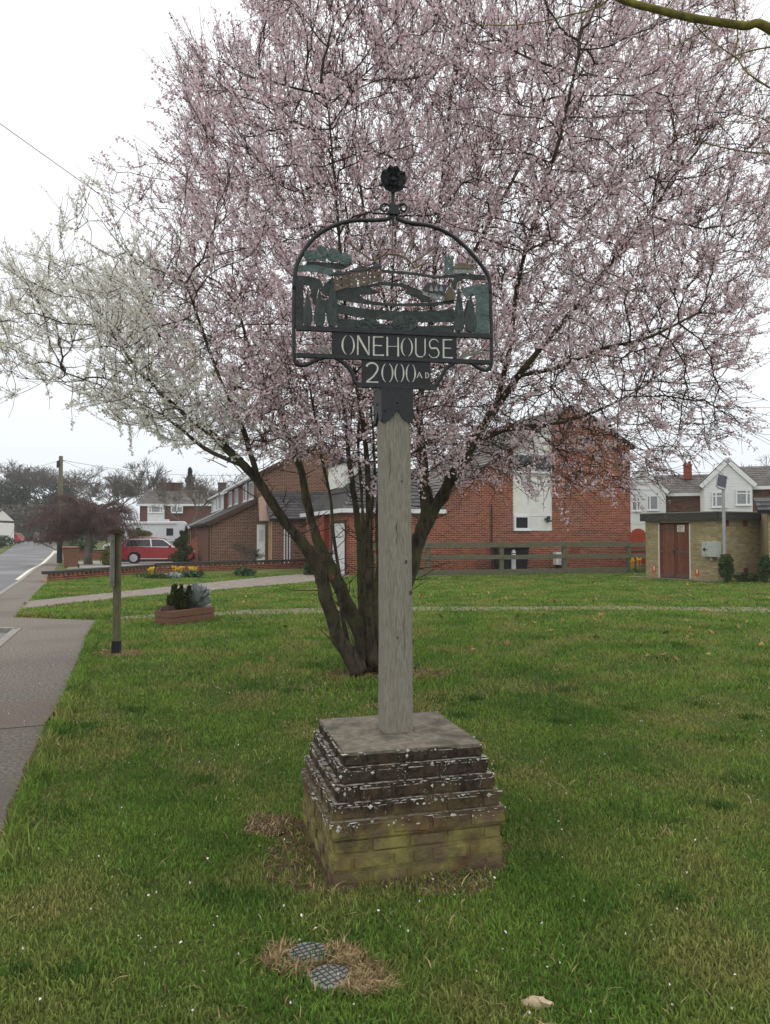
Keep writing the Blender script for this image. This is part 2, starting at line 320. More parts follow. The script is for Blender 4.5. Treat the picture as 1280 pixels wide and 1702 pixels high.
class MB:
    def __init__(s): s.v = []; s.f = []; s.m = []
    def add(s, vs, fs, mi=0):
        b = len(s.v); s.v += [Vector(x) for x in vs]; s.f += [tuple(i + b for i in f) for f in fs]; s.m += [mi] * len(fs); return s
    def box(s, c, d, ax=None, mi=0, taper=1.0):
        c = Vector(c); a, b_, n = ax or (Vector((1, 0, 0)), Vector((0, 1, 0)), EZ); vs = []
        for z in (-.5, .5):
            k = taper if z > 0 else 1
            for x, y in ((-.5, -.5), (.5, -.5), (.5, .5), (-.5, .5)):
                vs.append(c + a * (x * d[0] * k) + b_ * (y * d[1] * k) + n * (z * d[2]))
        return s.add(vs, [(3, 2, 1, 0), (4, 5, 6, 7), (0, 1, 5, 4), (1, 2, 6, 5), (2, 3, 7, 6), (3, 0, 4, 7)], mi)
    def prism(s, pts, off, mi=0):
        pts = [Vector(p) for p in pts]; off = Vector(off); n = len(pts)
        fs = [tuple(range(n)), tuple(range(2 * n - 1, n - 1, -1))] + [(i, n + i, n + (i + 1) % n, (i + 1) % n) for i in range(n)]
        return s.add(pts + [p + off for p in pts], fs, mi)
    def tube(s, pts, rad, n=8, mi=0, cap=True, flat=1.0):
        pts = [Vector(p) for p in pts]; rad = [rad] * len(pts) if isinstance(rad, (int, float)) else rad
        ref = Vector((0, 0, 1)); vs = []; fs = []
        t0 = (pts[1] - pts[0]).normalized()
        if abs(t0.dot(ref)) > .9: ref = Vector((0, 1, 0))
        a = t0.cross(ref).normalized()
        for i, p in enumerate(pts):
            t = (pts[min(i + 1, len(pts) - 1)] - pts[max(i - 1, 0)]).normalized()
            a = (a - t * a.dot(t)).normalized(); b_ = t.cross(a)
            for k in range(n):
                q = 2 * math.pi * k / n; vs.append(p + (a * math.cos(q) + b_ * math.sin(q) * flat) * rad[i])
        for i in range(len(pts) - 1):
            for k in range(n):
                fs.append((i * n + k, i * n + (k + 1) % n, (i + 1) * n + (k + 1) % n, (i + 1) * n + k))
        if cap:
            fs += [tuple(range(n - 1, -1, -1)), tuple(range((len(pts) - 1) * n, len(pts) * n))]
        return s.add(vs, fs, mi)
    def lathe(s, c, prof, n=16, ax=None, mi=0):
        c = Vector(c); a, b_, u = ax or (Vector((1, 0, 0)), Vector((0, 1, 0)), EZ); vs = []; fs = []
        for r, z in prof:
            for k in range(n):
                q = 2 * math.pi * k / n; vs.append(c + (a * math.cos(q) + b_ * math.sin(q)) * r + u * z)
        for i in range(len(prof) - 1):
            for k in range(n):
                fs.append((i * n + k, i * n + (k + 1) % n, (i + 1) * n + (k + 1) % n, (i + 1) * n + k))
        fs += [tuple(range(n - 1, -1, -1)), tuple(range((len(prof) - 1) * n, len(prof) * n))]
        return s.add(vs, fs, mi)
    def ball(s, c, r, n=10, m=7, jit=0.0, mi=0, ax=None):
        c = Vector(c); r = (r, r, r) if isinstance(r, (int, float)) else r
        A, B, U = ax or (Vector((1, 0, 0)), Vector((0, 1, 0)), EZ)
        vs = []; fs = []
        for i in range(m + 1):
            th = math.pi * i / m
            for k in range(n):
                q = 2 * math.pi * k / n; j = 1 + random.uniform(-jit, jit)
                vs.append(c + A * (r[0] * math.sin(th) * math.cos(q) * j) + B * (r[1] * math.sin(th) * math.sin(q) * j) + U * (r[2] * math.cos(th) * j))
        for i in range(m):
            for k in range(n):
                fs.append((i * n + k, (i + 1) * n + k, (i + 1) * n + (k + 1) % n, i * n + (k + 1) % n))
        return s.add(vs, fs, mi)
    def build(s, name, mat, parent=None, at=None, smooth=False, bevel=0, **kw):
        off = WLOC[parent] if parent is not None else Vector(at or (0, 0, 0))
        me = bpy.data.meshes.new(name); me.from_pydata([v - off for v in s.v], [], s.f)
        mats = [mat] if isinstance(mat, str) else mat
        for m in mats: me.materials.append(MATS[m])
        if len(mats) > 1: me.polygons.foreach_set('material_index', s.m)
        bm = bmesh.new(); bm.from_mesh(me); bmesh.ops.recalc_face_normals(bm, faces=bm.faces)
        if bevel: bmesh.ops.bevel(bm, geom=bm.edges[:], offset=bevel, segments=1, affect='EDGES')
        bm.to_mesh(me); bm.free()
        if smooth: me.polygons.foreach_set('use_smooth', [True] * len(me.polygons))
        me.update()
        return props(link(name, me, parent, tuple(off) if parent is None else (0, 0, 0)), **kw)
def spline(pts, n=6):
    """Catmull-Rom through tuples of any length"""
    p = [np.array(q, float) for q in pts]; p = [2 * p[0] - p[1]] + p + [2 * p[-1] - p[-2]]; out = []
    for i in range(1, len(p) - 2):
        for k in range(n):
            t = k / n; a, b, c, d = p[i - 1:i + 3]
            out.append(.5 * ((2 * b) + (-a + c) * t + (2 * a - 5 * b + 4 * c - d) * t * t + (-a + 3 * b - 3 * c + d) * t ** 3))
    out.append(p[-2]); return out
def segs(A, B, ra, rb, n=3):
    """independent tapered n-gon tubes for arrays of segments"""
    A = np.asarray(A, float); B = np.asarray(B, float); ra = np.asarray(ra, float); rb = np.asarray(rb, float)
    T = B - A; Ln = np.linalg.norm(T, axis=1, keepdims=True) + 1e-9; T = T / Ln
    ref = np.where(np.abs(T[:, 2:3]) > .9, np.array([[1., 0, 0]]), np.array([[0, 0, 1.]]))
    a = np.cross(T, ref); a /= np.linalg.norm(a, axis=1, keepdims=True) + 1e-9; b = np.cross(T, a)
    m = len(A); V = np.zeros((m, 2 * n, 3))
    for k in range(n):
        q = 2 * math.pi * k / n; o = a * math.cos(q) + b * math.sin(q)
        V[:, k] = A + o * ra[:, None] - T * ra[:, None] * .3; V[:, n + k] = B + o * rb[:, None]
    base = (np.arange(m) * 2 * n)[:, None]
    Fc = np.concatenate([base + np.array([[k, (k + 1) % n, n + (k + 1) % n, n + k]]) for k in range(n)], 0)
    return V.reshape(-1, 3), Fc
def quads(C, size, up=None, fold=0.35, aspect=1.0, dirs=None):
    """randomly turned, slightly folded quads (two triangles) centred on C"""
    C = np.asarray(C, float); m = len(C)
    a = rng.normal(size=(m, 3)); a /= np.linalg.norm(a, axis=1, keepdims=True)
    if dirs is not None: a = dirs + a * .45; a /= np.linalg.norm(a, axis=1, keepdims=True) + 1e-9
    h = rng.normal(size=(m, 3))
    if up is not None: h = h * (1 - up) + np.array([0, 0, 1.0]) * up * 2
    b = np.cross(a, h); b /= np.linalg.norm(b, axis=1, keepdims=True) + 1e-9; n = np.cross(a, b)
    s = (np.asarray(size) * np.ones(m))[:, None]
    V = np.stack([C - a * s * aspect, C - b * s * .7 + n * s * fold, C + a * s * aspect, C + b * s * .7 + n * s * fold], 1)
    i = (np.arange(m) * 4)[:, None]
    return V.reshape(-1, 3), np.concatenate([i + np.array([[0, 1, 2]]), i + np.array([[0, 2, 3]])], 0)
def copy_tree(root, loc, rz=0.0, scale=1.0, **kw):
    r = root.copy(); COL.objects.link(r); r.location = loc; r.rotation_euler = (0, 0, rz); r.scale = (scale,) * 3
    for ch in list(root.children):
        c = ch.copy(); COL.objects.link(c); c.parent = r
        for gch in list(ch.children):
            d = gch.copy(); COL.objects.link(d); d.parent = c
    props(r, **kw); return r

YC = [36, 43, 50, 60, 70, 85, 100, 117, 150, 200, 250, 400]
def slab(name, poly, top, mat, thick=0.0, parent=None, **kw):
    """ground sheet: polygon (x,y) draped on g(y)+top, with skirts when thick"""
    bm = bmesh.new(); vv = [bm.verts.new((p[0], p[1], 0)) for p in poly]
    for t in tessellate_polygon([[Vector((p[0], p[1], 0)) for p in poly]]): bm.faces.new([vv[i] for i in t])
    for y in YC:
        bmesh.ops.bisect_plane(bm, geom=bm.verts[:] + bm.edges[:] + bm.faces[:], plane_co=(0, y, 0), plane_no=(0, 1, 0))
    if thick:
        r = bmesh.ops.extrude_face_region(bm, geom=bm.faces[:])
        for v in [q for q in r['geom'] if isinstance(q, bmesh.types.BMVert)]: v.co.z -= thick
    for v in bm.verts: v.co.z += g(v.co.y) + top
    bmesh.ops.recalc_face_normals(bm, faces=bm.faces)
    me = bpy.data.meshes.new(name); bm.to_mesh(me); bm.free(); me.materials.append(MATS[mat])
    return props(link(name, me, parent), **kw)

# ================================================================== GROUND, ROAD, PAVING
def g2(*pts): return [(q.x, q.y) for q in (G(a, b) for a, b in pts)]
slab('ground', [(-260, -40), (260, -40), (260, 380), (-260, 380)], -0.16, 'ground_far', kind='structure')
edge_r0 = [(2.4, -9.0)] + g2((0, 1450), (20, 1385), (55, 1290), (80, 1225), (112, 1165), (135, 1105), (150, 1062), (168, 1031)) + \
    g2((100, 1029), (25, 1026), (34, 1013), (47, 1000), (78, 967))
edge_r = [edge_r0[0]]
for (a, b), (c, d) in zip(edge_r0[:-1], edge_r0[1:]):              # ragged, broken edge
    L_ = math.hypot(c - a, d - b); n = max(1, int(min(L_, 12) / .13)) if b > 0 else 1; amp = .028 if len(edge_r) < 400 else 0
    for i in range(1, n + 1):
        t = i / n; j = 0 if i == n else amp * (mnoise.noise(Vector((a + (c - a) * t, b + (d - b) * t, 0)) * 1.7) + .6 * mnoise.noise(Vector((a + (c - a) * t, b + (d - b) * t, 5)) * 6))
        edge_r.append((a + (c - a) * t + j * (d - b) / L_, b + (d - b) * t - j * (c - a) / L_))
far_r = g2((90, 948), (101, 933), (118, 915), (150, 902)) + [(-52.0, 118.0)]
kerb_l = [(0.6, -9.0), (-2.1, -1.0), (-5.5, 10.8), (-6.25, 13.0), (-7.3, 13.25), (-8.7, 15.8), (-10.3, 20.2)] + g2((38, 964), (60, 946), (97, 915)) + [(-53.5, 117.0)]
slab('footway', edge_r + far_r + kerb_l[::-1], 0.0, 'footway', 0.12, kind='structure')
slab('lawn', edge_r[::1] + far_r + [(-40, 160), (130, 160), (130, -9)], 0.0, 'lawn_soil', 0.12, kind='structure')
road_left = [(-30, -9), (-19, 20)] + g2((0, 921), (47, 901)) + [(-75, 122)]
slab('road', kerb_l[:-1] + [(-54.0, 116.5), (-75, 180), (-90, 180)] + road_left[::-1], -0.06, 'asphalt', kind='structure')
slab('verge', [(-200, -9), (-30.01, -9), (-19.01, 20)] + [(a - .01, b) for a, b in road_left[2:]] + [(-92, 180), (-200, 180)], -0.02, 'lawn_soil', 0.1, kind='structure')
kr = MB()
for (a, b), (c, d) in zip(kerb_l[:-1], kerb_l[1:]):
    v = Vector((c - a, d - b, 0)); L = v.length; n = max(1, min(60, int(L / 0.92))); u = v / L; s_ = Vector((-u.y, u.x, 0))
    for i in range(n):
        if b + (d - b) * i / n > 70: break
        m = Vector((a, b, 0)) + v * ((i + .5) / n) - s_ * 0.0 + s_ * 0.065; kr.box((m.x, m.y, g(m.y) - 0.05), (L / n - .012, .125, .13), (u, s_, EZ))
kr.build('kerb', 'kerb', kind='structure')
slab('footway_patch', g2((-120, 1172), (0, 1168), (107, 1164), (92, 1204), (0, 1212), (-150, 1217)), 0.004, 'footway_patch', kind='structure')
# double line along the kerb
for a, b, c, d, wd in ((29, 961, 92, 914.5, 6.5), (37, 962, 95, 915, 4.5)):
    p, q = G(a, b), G(c, d); u = (q - p).normalized(); s_ = Vector((-u.y, u.x, 0)) * .085
    slab('road_line', [tuple((p - s_)[:2]), tuple((p + s_)[:2]), tuple((q + s_ * 2)[:2]), tuple((q - s_ * 2)[:2])], -0.054, 'line_paint', kind='structure')

# worn earth path across the green
up = [(150, 1027.5), (260, 1021), (400, 1014), (560, 1010), (690, 1008.5), (850, 1008), (1000, 1008), (1150, 1008.5), (1290, 1010), (1700, 1014)]
lo = [(1700, 1023), (1290, 1018.5), (1150, 1015.5), (1000, 1014.5), (850, 1015), (690, 1016), (560, 1018), (400, 1022), (260, 1027.5), (166, 1031)]
path_poly = [(a + random.uniform(-.05, .05), b + random.uniform(-.12, .12)) for a, b in g2(*up, *lo)]
slab('path', path_poly, 0.006, 'dirt_path', kind='structure')
# block-paved drive to the garage
drv_up = [(47, 1000), (120, 992.5), (200, 984), (300, 973.5), (400, 963.5), (470, 957), (520, 953.5), (560, 951)]
drv_lo = [(585, 957.5), (560, 962), (500, 969), (400, 978), (300, 986), (200, 994.5), (100, 1005), (34, 1013.5)]
drive_poly = g2(*drv_up, *drv_lo)
slab('driveway', drive_poly, 0.005, 'paver_sand', kind='structure')
drv = bpy.data.objects['driveway']
du = Vector((drive_poly[5][0] - drive_poly[0][0], drive_poly[5][1] - drive_poly[0][1], 0)).normalized(); dv = Vector((-du.y, du.x, 0))
o0 = Vector((drive_poly[0][0], drive_poly[0][1], 0)); mb_near, n_near = [], 0
C_, ax_ = [], []
for i in range(-20, 160):
    for j in range(-48, 24):
        p = o0 + du * (i * .212) + dv * (j * .106 + (i % 2) * .053); C_.append((p.x, p.y))
C_ = np.array(C_); ok = inpoly(C_[:, 0], C_[:, 1], drive_poly); C_ = C_[ok]
order = np.argsort(C_[:, 1]); C_ = C_[order]
bm_ = MB(); bm_.box((0, 0, .005), (.204, .100, .012), (du, dv, EZ)); pav = bm_.build('paver', 'paver', drv)
ME_PAV = pav.data; bpy.data.objects.remove(pav)
for i, (x, y) in enumerate(C_[:240]):
    o = link('paver', ME_PAV, drv); o.location = (x, y, .002)
rest = MB()
for x, y in C_[240:]:
    rest.box((x, y, .0085), (.204, .100, .010), (du, dv, EZ))
rest.build('pavers', 'paver', drv, kind='stuff')
# pale concrete drive in front of the parked car
car_drive = g2((110, 946), (205, 941), (330, 934.5), (352, 931), (352, 926), (310, 926), (205, 931), (125, 934))
slab('car_drive', car_drive, 0.006, 'kerb', kind='structure')

# bare and dry patches
def blob(c, rx, ry, rot=0, n=26, j=.22):
    out = []; ph = random.random() * 9
    for k in range(n):
        q = 2 * math.pi * k / n; r = 1 + j * (math.sin(3 * q + ph) * .5 + math.sin(5 * q + 2 * ph) * .35 + random.uniform(-.35, .35))
        x, y = math.cos(q) * rx * r, math.sin(q) * ry * r
        out.append((c[0] + x * math.cos(rot) - y * math.sin(rot), c[1] + x * math.sin(rot) + y * math.cos(rot)))
    return out
SIGN_XY = (0.055, 4.0)
soil_poly = blob((0.03, 3.92), 0.61, 0.56, R(14), 40, .22)
soil_poly2 = blob((-0.62, 4.2), 0.17, 0.17, 0)
lights_px = [(512, 1588), (549, 1627)]
dry_poly = blob((G(545, 1612).x - .01, G(545, 1612).y + .01), 0.27, 0.125, R(-24), 30, .2)
tree_base = G(612, 1117); tree_poly = blob((tree_base.x + .25, tree_base.y - .05), .75, .38, 0, 26, .2)
nb_base = G(192, 1087); nb_poly = blob((nb_base.x + .02, nb_base.y), .36, .28, 0, 20, .2)
es = [(a, b) for a, b in edge_r if 0 < b < 14.2]; strip_soil = [(a + .03 + .035 * (1 + mnoise.noise(Vector((a * 3, b * 3, 2)))), b + .02) for a, b in es] + [(a - .03 - .03 * (1 + mnoise.noise(Vector((a * 3, b * 3, 9)))), b - .015) for a, b in es[::-1]]
for nm, pl, m_ in (('bare_soil', strip_soil, 'bare_soil'), ('bare_soil', soil_poly, 'bare_soil'), ('bare_soil', soil_poly2, 'bare_soil'), ('dry_soil', dry_poly, 'dry_soil'),
                   ('bare_soil', tree_poly, 'bare_soil'), ('dry_soil', nb_poly, 'dry_soil')):
    slab(nm, pl, 0.004, m_, kind='structure')

# ------------------------------------------------------------------ grass blades
PAVED = [edge_r + far_r + kerb_l[::-1], drive_poly, kerb_l + [(-80, 116), (-80, -9)]]
def on_lawn(x, y, pad=None):
    ok = np.ones(x.shape, bool)
    for pl in PAVED: ok &= ~inpoly(x, y, pl)
    c, s = math.cos(R(15)), math.sin(R(15)); dx, dy = x - SIGN_XY[0], y - SIGN_XY[1]
    ok &= (np.maximum(np.abs(dx * c + dy * s), np.abs(-dx * s + dy * c)) > .45)
    return ok
def vnoise(x, y, s, seed=0.0):
    """cheap smooth noise from sines"""
    return (np.sin(x * s + seed) * np.cos(y * s * 1.13 + seed * 2.1) + .6 * np.sin(x * s * 2.3 + y * s * 1.7 + seed) +
            .4 * np.cos(x * s * 4.1 - y * s * 3.3 + 3 * seed)) / 2
def blades(n, d0, d1, power, hmin, hmax, wk, margin=1.25):
    u = rng.random(n); d = d0 * (d1 / d0) ** u if power == 0 else (d0 ** power + u * (d1 ** power - d0 ** power)) ** (1 / power)
    x = rng.uniform(-.53 * margin, .53 * margin, n) * d; y = d
    cl = rng.integers(0, 6, n)                                       # tufts: pull towards a jittered lattice
    ok = on_lawn(x, y); x, y, d = x[ok], y[ok], d[ok]
    return x, y, d
def make_blades(name, x, y, mat, hmin, hmax, wk, lean=.55, **kw):
    n = len(x); d = y
    tuft = vnoise(x, y, 5.0, 1.3) * .5 + vnoise(x, y, 1.3, .7) * .35
    h = rng.uniform(hmin, hmax, n) * (1 + .45 * tuft) * rng.choice([1, 1, 1, 1.5], n)
    a = rng.uniform(0, 2 * math.pi, n); wd = np.maximum(.0030, wk * d) * rng.uniform(.7, 1.3, n)
    ln = rng.uniform(.1, lean * 1.8, n) * h; la = rng.uniform(0, 2 * math.pi, n)
    z = np.zeros(n)
    b1 = np.stack([x - np.cos(a) * wd, y - np.sin(a) * wd, z], 1); b2 = np.stack([x + np.cos(a) * wd, y + np.sin(a) * wd, z], 1)
    mx_, my_ = x + np.cos(la) * ln * .35, y + np.sin(la) * ln * .35
    m1 = np.stack([mx_ - np.cos(a) * wd * .8, my_ - np.sin(a) * wd * .8, z + h * .6], 1); m2 = np.stack([mx_ + np.cos(a) * wd * .8, my_ + np.sin(a) * wd * .8, z + h * .6], 1)
    tp = np.stack([x + np.cos(la) * ln, y + np.sin(la) * ln, z + h * np.where(ln > h * .7, .85, 1)], 1)
    V = np.stack([b1, b2, m1, m2, tp], 1).reshape(-1, 3); i = (np.arange(n) * 5)[:, None]
    Fc = np.concatenate([i + np.array([[0, 1, 3]]), i + np.array([[0, 3, 2]]), i + np.array([[2, 3, 4]])], 0)
    return fast(name, V, Fc, mat, kind='stuff', **kw)
def make_blades1(name, x, y, mat, hmin, hmax, wk, **kw):
    n = len(x); d = y; h = rng.uniform(hmin, hmax, n); a = rng.uniform(0, 6.283, n); wd = wk * d * rng.uniform(.7, 1.4, n)
    la = rng.uniform(0, 6.283, n); ln = h * rng.uniform(.1, .9, n); z = np.zeros(n)
    V = np.stack([np.stack([x - np.cos(a) * wd, y - np.sin(a) * wd, z], 1), np.stack([x + np.cos(a) * wd, y + np.sin(a) * wd, z], 1),
                  np.stack([x + np.cos(la) * ln, y + np.sin(la) * ln, h], 1)], 1).reshape(-1, 3)
    return fast(name, V, np.arange(3 * n).reshape(-1, 3), mat, kind='stuff', **kw)
def keep(x, y, poly, p):
    k = inpoly(x, y, poly); return ~k | (rng.random(len(x)) < p)
def thin(x, y):
    k = keep(x, y, path_poly, .30) & keep(x, y, soil_poly, .38) & keep(x, y, soil_poly2, .10) & keep(x, y, dry_poly, .22) & keep(x, y, tree_poly, .35) & keep(x, y, nb_poly, .2)
    for a, b in lights_px:
        q = G(a, b); k &= np.hypot(x - q.x, y - q.y) > .085
    k &= rng.random(len(x)) < .80 + .5 * vnoise(x, y, 2.2, 4.0)      # uneven density
    return x[k], y[k]
xa, ya, _ = blades(300000, 2.25, 7.5, 0.55, 0, 0, 0); xa, ya = thin(xa, ya)
make_blades('grass', xa, ya, 'blade', .010, .028, .00068, label='short green mown grass of the near lawn around the plinth')
xb, yb, _ = blades(330000, 7.5, 31.5, 1.05, 0, 0, 0, 1.12); xb, yb = thin(xb, yb)
make_blades1('grass', xb, yb, 'blade', .025, .06, .0011, label='green mown grass of the lawn beyond the tree')
n = 170000; d = (1.0 + rng.random(n) * (18 ** 1.5 - 1)) ** (1 / 1.5); x = rng.uniform(.58, 1.7, n) * d * rng.choice([-1, 1], n); k = on_lawn(x, d) & (np.abs(x) < 14); x, d = x[k], d[k]   # lawn to both sides of the view
make_blades1('grass', x, np.maximum(d, 1.0), 'blade', .018, .05, .0016, label='green mown grass of the lawn to both sides')
# longer tufts: along the footway edge, path edge and around fixed things
def edge_tufts(pts, n, spread, off):
    xs, ys = [], []
    for (a, b), (c, d) in zip(pts[:-1], pts[1:]):
        k = max(3, int(n * math.hypot(c - a, d - b))); t = rng.random(k); nn = np.array([d - b, a - c]) / (math.hypot(c - a, d - b) + 1e-6)
        s = np.abs(rng.normal(size=k)) * spread + off
        xs.append(a + (c - a) * t + nn[0] * s); ys.append(b + (d - b) * t + nn[1] * s)
    return np.concatenate(xs), np.concatenate(ys)
xe, ye = edge_tufts(edge_r0[1:9], 800, .06, -.03)
strip = g2((168, 1030), (100, 1028), (25, 1025)); xs_, ys_ = edge_tufts(strip, 1500, .35, .0)
k_ = on_lawn(xs_, ys_)
make_blades('grass', np.concatenate([xe, xs_[k_]]), np.concatenate([ye, ys_[k_]]), 'blade', .035, .085, .0008, label='longer ragged grass along the footway edge')
# straw and moss
def scatter(poly, n):
    p = np.array(poly); x = rng.uniform(p[:, 0].min(), p[:, 0].max(), n); y = rng.uniform(p[:, 1].min(), p[:, 1].max(), n)
    k = inpoly(x, y, poly) & on_lawn(x, y); x, y = x[k], y[k]
    k = np.ones(len(x), bool)
    for a, b in lights_px:
        q = G(a, b); k &= np.hypot(x - q.x, y - q.y) > .082
    return x[k], y[k]
xst, yst = scatter(strip_soil, 9000); xd, yd = scatter(dry_poly, 9000); x2, y2 = scatter(nb_poly, 2600); x3, y3 = scatter(soil_poly, 5200); x4, y4 = scatter(tree_poly, 2500); x5, y5 = scatter(soil_poly2, 500)
xl, yl, _ = blades(24000, 2.25, 9, 1.2, 0, 0, 0); kk = (rng.random(len(xl)) < .30 + .75 * vnoise(xl, yl, 1.1, 2.0)); xl, yl = xl[kk], yl[kk]   # dead blades among the green
make_blades('dry_grass', np.concatenate([xd, x2, x3[:500], x4, x5, xst, xl]), np.concatenate([yd, y2, y3[:500], y4, y5, yst, yl]), 'straw', .008, .03, .0008, lean=1.4,
            label='dead straw coloured grass clippings on the bare patches')
make_blades('moss_tufts', x3[500:], y3[500:], 'moss', .008, .022, .001, lean=.9, label='yellow green moss tufts round the plinth foot')
nt_ = 70; td = rng.uniform(2.6, 12, nt_) ** 1.0; tx = rng.uniform(-.5, .5, nt_) * td; xt, yt = [], []                        # coarse dark tufts
for a, b in zip(tx, td):
    k = int(rng.integers(50, 160)); r_ = rng.uniform(.04, .16); xt.append(a + rng.normal(size=k) * r_); yt.append(b + rng.normal(size=k) * r_ * .8)
xt, yt = np.concatenate(xt), np.concatenate(yt); k = on_lawn(xt, yt)
make_blades('grass', xt[k], yt[k], 'tuft', .02, .048, .0008, label='coarse darker grass tufts dotted over the lawn')
# fallen petals and leaves
n = 900; d = rng.uniform(2.4, 15, n) ** 1.0; x = rng.uniform(-.53, .53, n) * d; k = on_lawn(x, d) | (rng.random(n) < .25)
V, Fc = quads(np.stack([x[k], d[k], rng.uniform(.018, .04, k.sum())], 1), rng.uniform(.0035, .0085, k.sum()), fold=.3)
fast('fallen_petals', V, Fc, 'petal', kind='stuff', label='small white and pink petals scattered over the lawn')
n = 260; d = np.concatenate([rng.uniform(17, 29, 200), rng.uniform(9, 16, 60)]); x = rng.uniform(-.25, .6, n) * d; k = on_lawn(x, d)
V, Fc = quads(np.stack([x[k], d[k], rng.uniform(.03, .06, k.sum())], 1), rng.uniform(.03, .08, k.sum()), up=.7)
fast('dead_leaves', V, Fc, 'dead_leaf', kind='stuff', label='brown dead leaves lying on the far lawn')

# ================================================================== VILLAGE SIGN
sign = empty('village_sign', (SIGN_XY[0], SIGN_XY[1], 0), 'wrought iron village sign on grey oak post and stepped brick plinth', 'sign')
YP = R(15)
pa, pb = Vector((math.cos(YP), math.sin(YP), 0)), Vector((-math.sin(YP), math.cos(YP), 0))
O3 = Vector((SIGN_XY[0], SIGN_XY[1], 0))
# ---- plinth: eight courses of real bricks round a mortar core
plinth = MB()
courses = [(-.02, .076, .425), (.058, .070, .428), (.133, .070, .418), (.208, .070, .436), (.283, .070, .415), (.358, .070, .395), (.433, .070, .372), (.508, .062, .352)]
for z0, h, hw in courses:
    plinth.box(O3 + EZ * (z0 + h / 2 + (.002 if z0 < .5 else -.008)), (2 * hw - .014, 2 * hw - .014, h + (.010 if z0 < .5 else -.004)), (pa, pb, EZ))
pl = plinth.build('plinth', 'plinth_brick', sign)
bpy_brick = {}
def brick_mesh(L, D, H, var):
    key = (round(L, 3), round(D, 3), round(H, 3), var)
    if key not in bpy_brick:
        bm = bmesh.new(); bmesh.ops.create_cube(bm, size=1)
        bmesh.ops.scale(bm, vec=(L, D, H), verts=bm.verts)
        bmesh.ops.bevel(bm, geom=bm.edges[:], offset=.011, segments=2, affect='EDGES')
        rr = random.Random(var * 31 + 5)
        for v in bm.verts: v.co += Vector((rr.uniform(-1, 1), rr.uniform(-1, 1), rr.uniform(-1, 1))) * .0036
        me = bpy.data.meshes.new('brick'); bm.to_mesh(me); bm.free(); me.materials.append(MATS['plinth_brick']); bpy_brick[key] = me
    return bpy_brick[key]
for ci, (z0, h, hw) in enumerate(courses):
    for side in range(4):
        rot = YP + side * math.pi / 2
        a = Vector((math.cos(rot), math.sin(rot), 0)); b_ = Vector((-math.sin(rot), math.cos(rot), 0))
        span = 2 * hw - .105; nb = 4; gap = .003; Lb = (span - gap * (nb - 1)) / nb
        start = -hw if ci % 2 == 0 else -hw + .105
        if ci >= 1 and ci % 3 == 1:   # some headers
            sizes = [Lb, Lb * .5 - gap / 2, Lb * .5 - gap / 2, Lb, Lb]
        else: sizes = [Lb] * nb
        u = start
        for k, Ls in enumerate(sizes):
            o = link('brick', brick_mesh(Ls, .100, h, (ci * 7 + side * 3 + k) % 9), pl)
            p = a * (u + Ls / 2) + b_ * (-hw + .05 + random.uniform(-.003, .003)) + EZ * (z0 + h / 2)
            o.location = p; o.rotation_euler = (random.uniform(-.006, .006), random.uniform(-.005, .005), rot + random.uniform(-.006, .006))
            u += Ls + gap
top = MB(); hw = .345
n = 9; grid = [[O3 + pa * (-hw + 2 * hw * i / n) + pb * (-hw + 2 * hw * j / n) + EZ * (.573 + .006 * (1 - max(abs(2 * i / n - 1), abs(2 * j / n - 1))) + random.uniform(-.0015, .0015)) for i in range(n + 1)] for j in range(n + 1)]
vs = [p for r_ in grid for p in r_]; top.add(vs, [(j * (n + 1) + i, j * (n + 1) + i + 1, (j + 1) * (n + 1) + i + 1, (j + 1) * (n + 1) + i) for j in range(n) for i in range(n)])
top.box(O3 + EZ * .5552, (2 * hw, 2 * hw, .034), (pa, pb, EZ))
top.build('cap_slab', 'concrete_top', sign)
# crusts of lichen growing on the ledges
lc, lg = MB(), MB()
for ci in range(3, 8):
    z0, h, hw = courses[ci]; up_hw = courses[ci + 1][2] if ci < 7 else hw - .03
    for side in range(4):
        rot = YP + side * math.pi / 2
        a = Vector((math.cos(rot), math.sin(rot), 0)); b_ = Vector((-math.sin(rot), math.cos(rot), 0))
        for _ in range(85 if ci < 7 else 30):
            u = random.uniform(-hw, hw); v = random.uniform(up_hw, hw + .003); r = random.choice([.0022, .003, .0035, .004, .005, .007, .010])
            tgt = lg if random.random() < .05 else lc
            drop = random.random() < .35
            c = O3 + a * u - b_ * (hw + .001 if drop else v) + EZ * (z0 + h - (random.uniform(0, .03) if drop else -.001))
            tgt.ball(c, (r * random.uniform(1, 2), r, r * .22) if not drop else (r * random.uniform(.8, 1.5), r * .25, r), 5, 2, .35, ax=(a, b_, EZ))
lc.build('lichen', 'lichen', sign, kind='stuff'); lg.build('gold_lichen', 'lichen_gold', sign, kind='stuff')
# ---- post: chamfered oak, slightly tapered and bowed
pz0, pz1, hwp = .575, 2.34, .076
secs = []
for i in range(13):
    t = i / 12; z = pz0 + (pz1 - pz0) * t; hw = hwp * (1.035 - .05 * t) ; ch = .020 + .004 * math.sin(5 * t)
    off = pa * (.004 * math.sin(3.1 * t)) + Vector((-.012 * t, 0, 0))
    ring = [(-hw + ch, -hw), (hw - ch, -hw), (hw, -hw + ch), (hw, hw - ch), (hw - ch, hw), (-hw + ch, hw), (-hw, hw - ch), (-hw, -hw + ch)]
    secs.append([O3 + off + pa * x + pb * y + EZ * z for x, y in ring])
pm = MB(); pm.add([p for s_ in secs for p in s_], [(i * 8 + k, i * 8 + (k + 1) % 8, (i + 1) * 8 + (k + 1) % 8, (i + 1) * 8 + k) for i in range(12) for k in range(8)] + [tuple(range(96, 104))])
pm.build('post', 'oak_grey', sign)
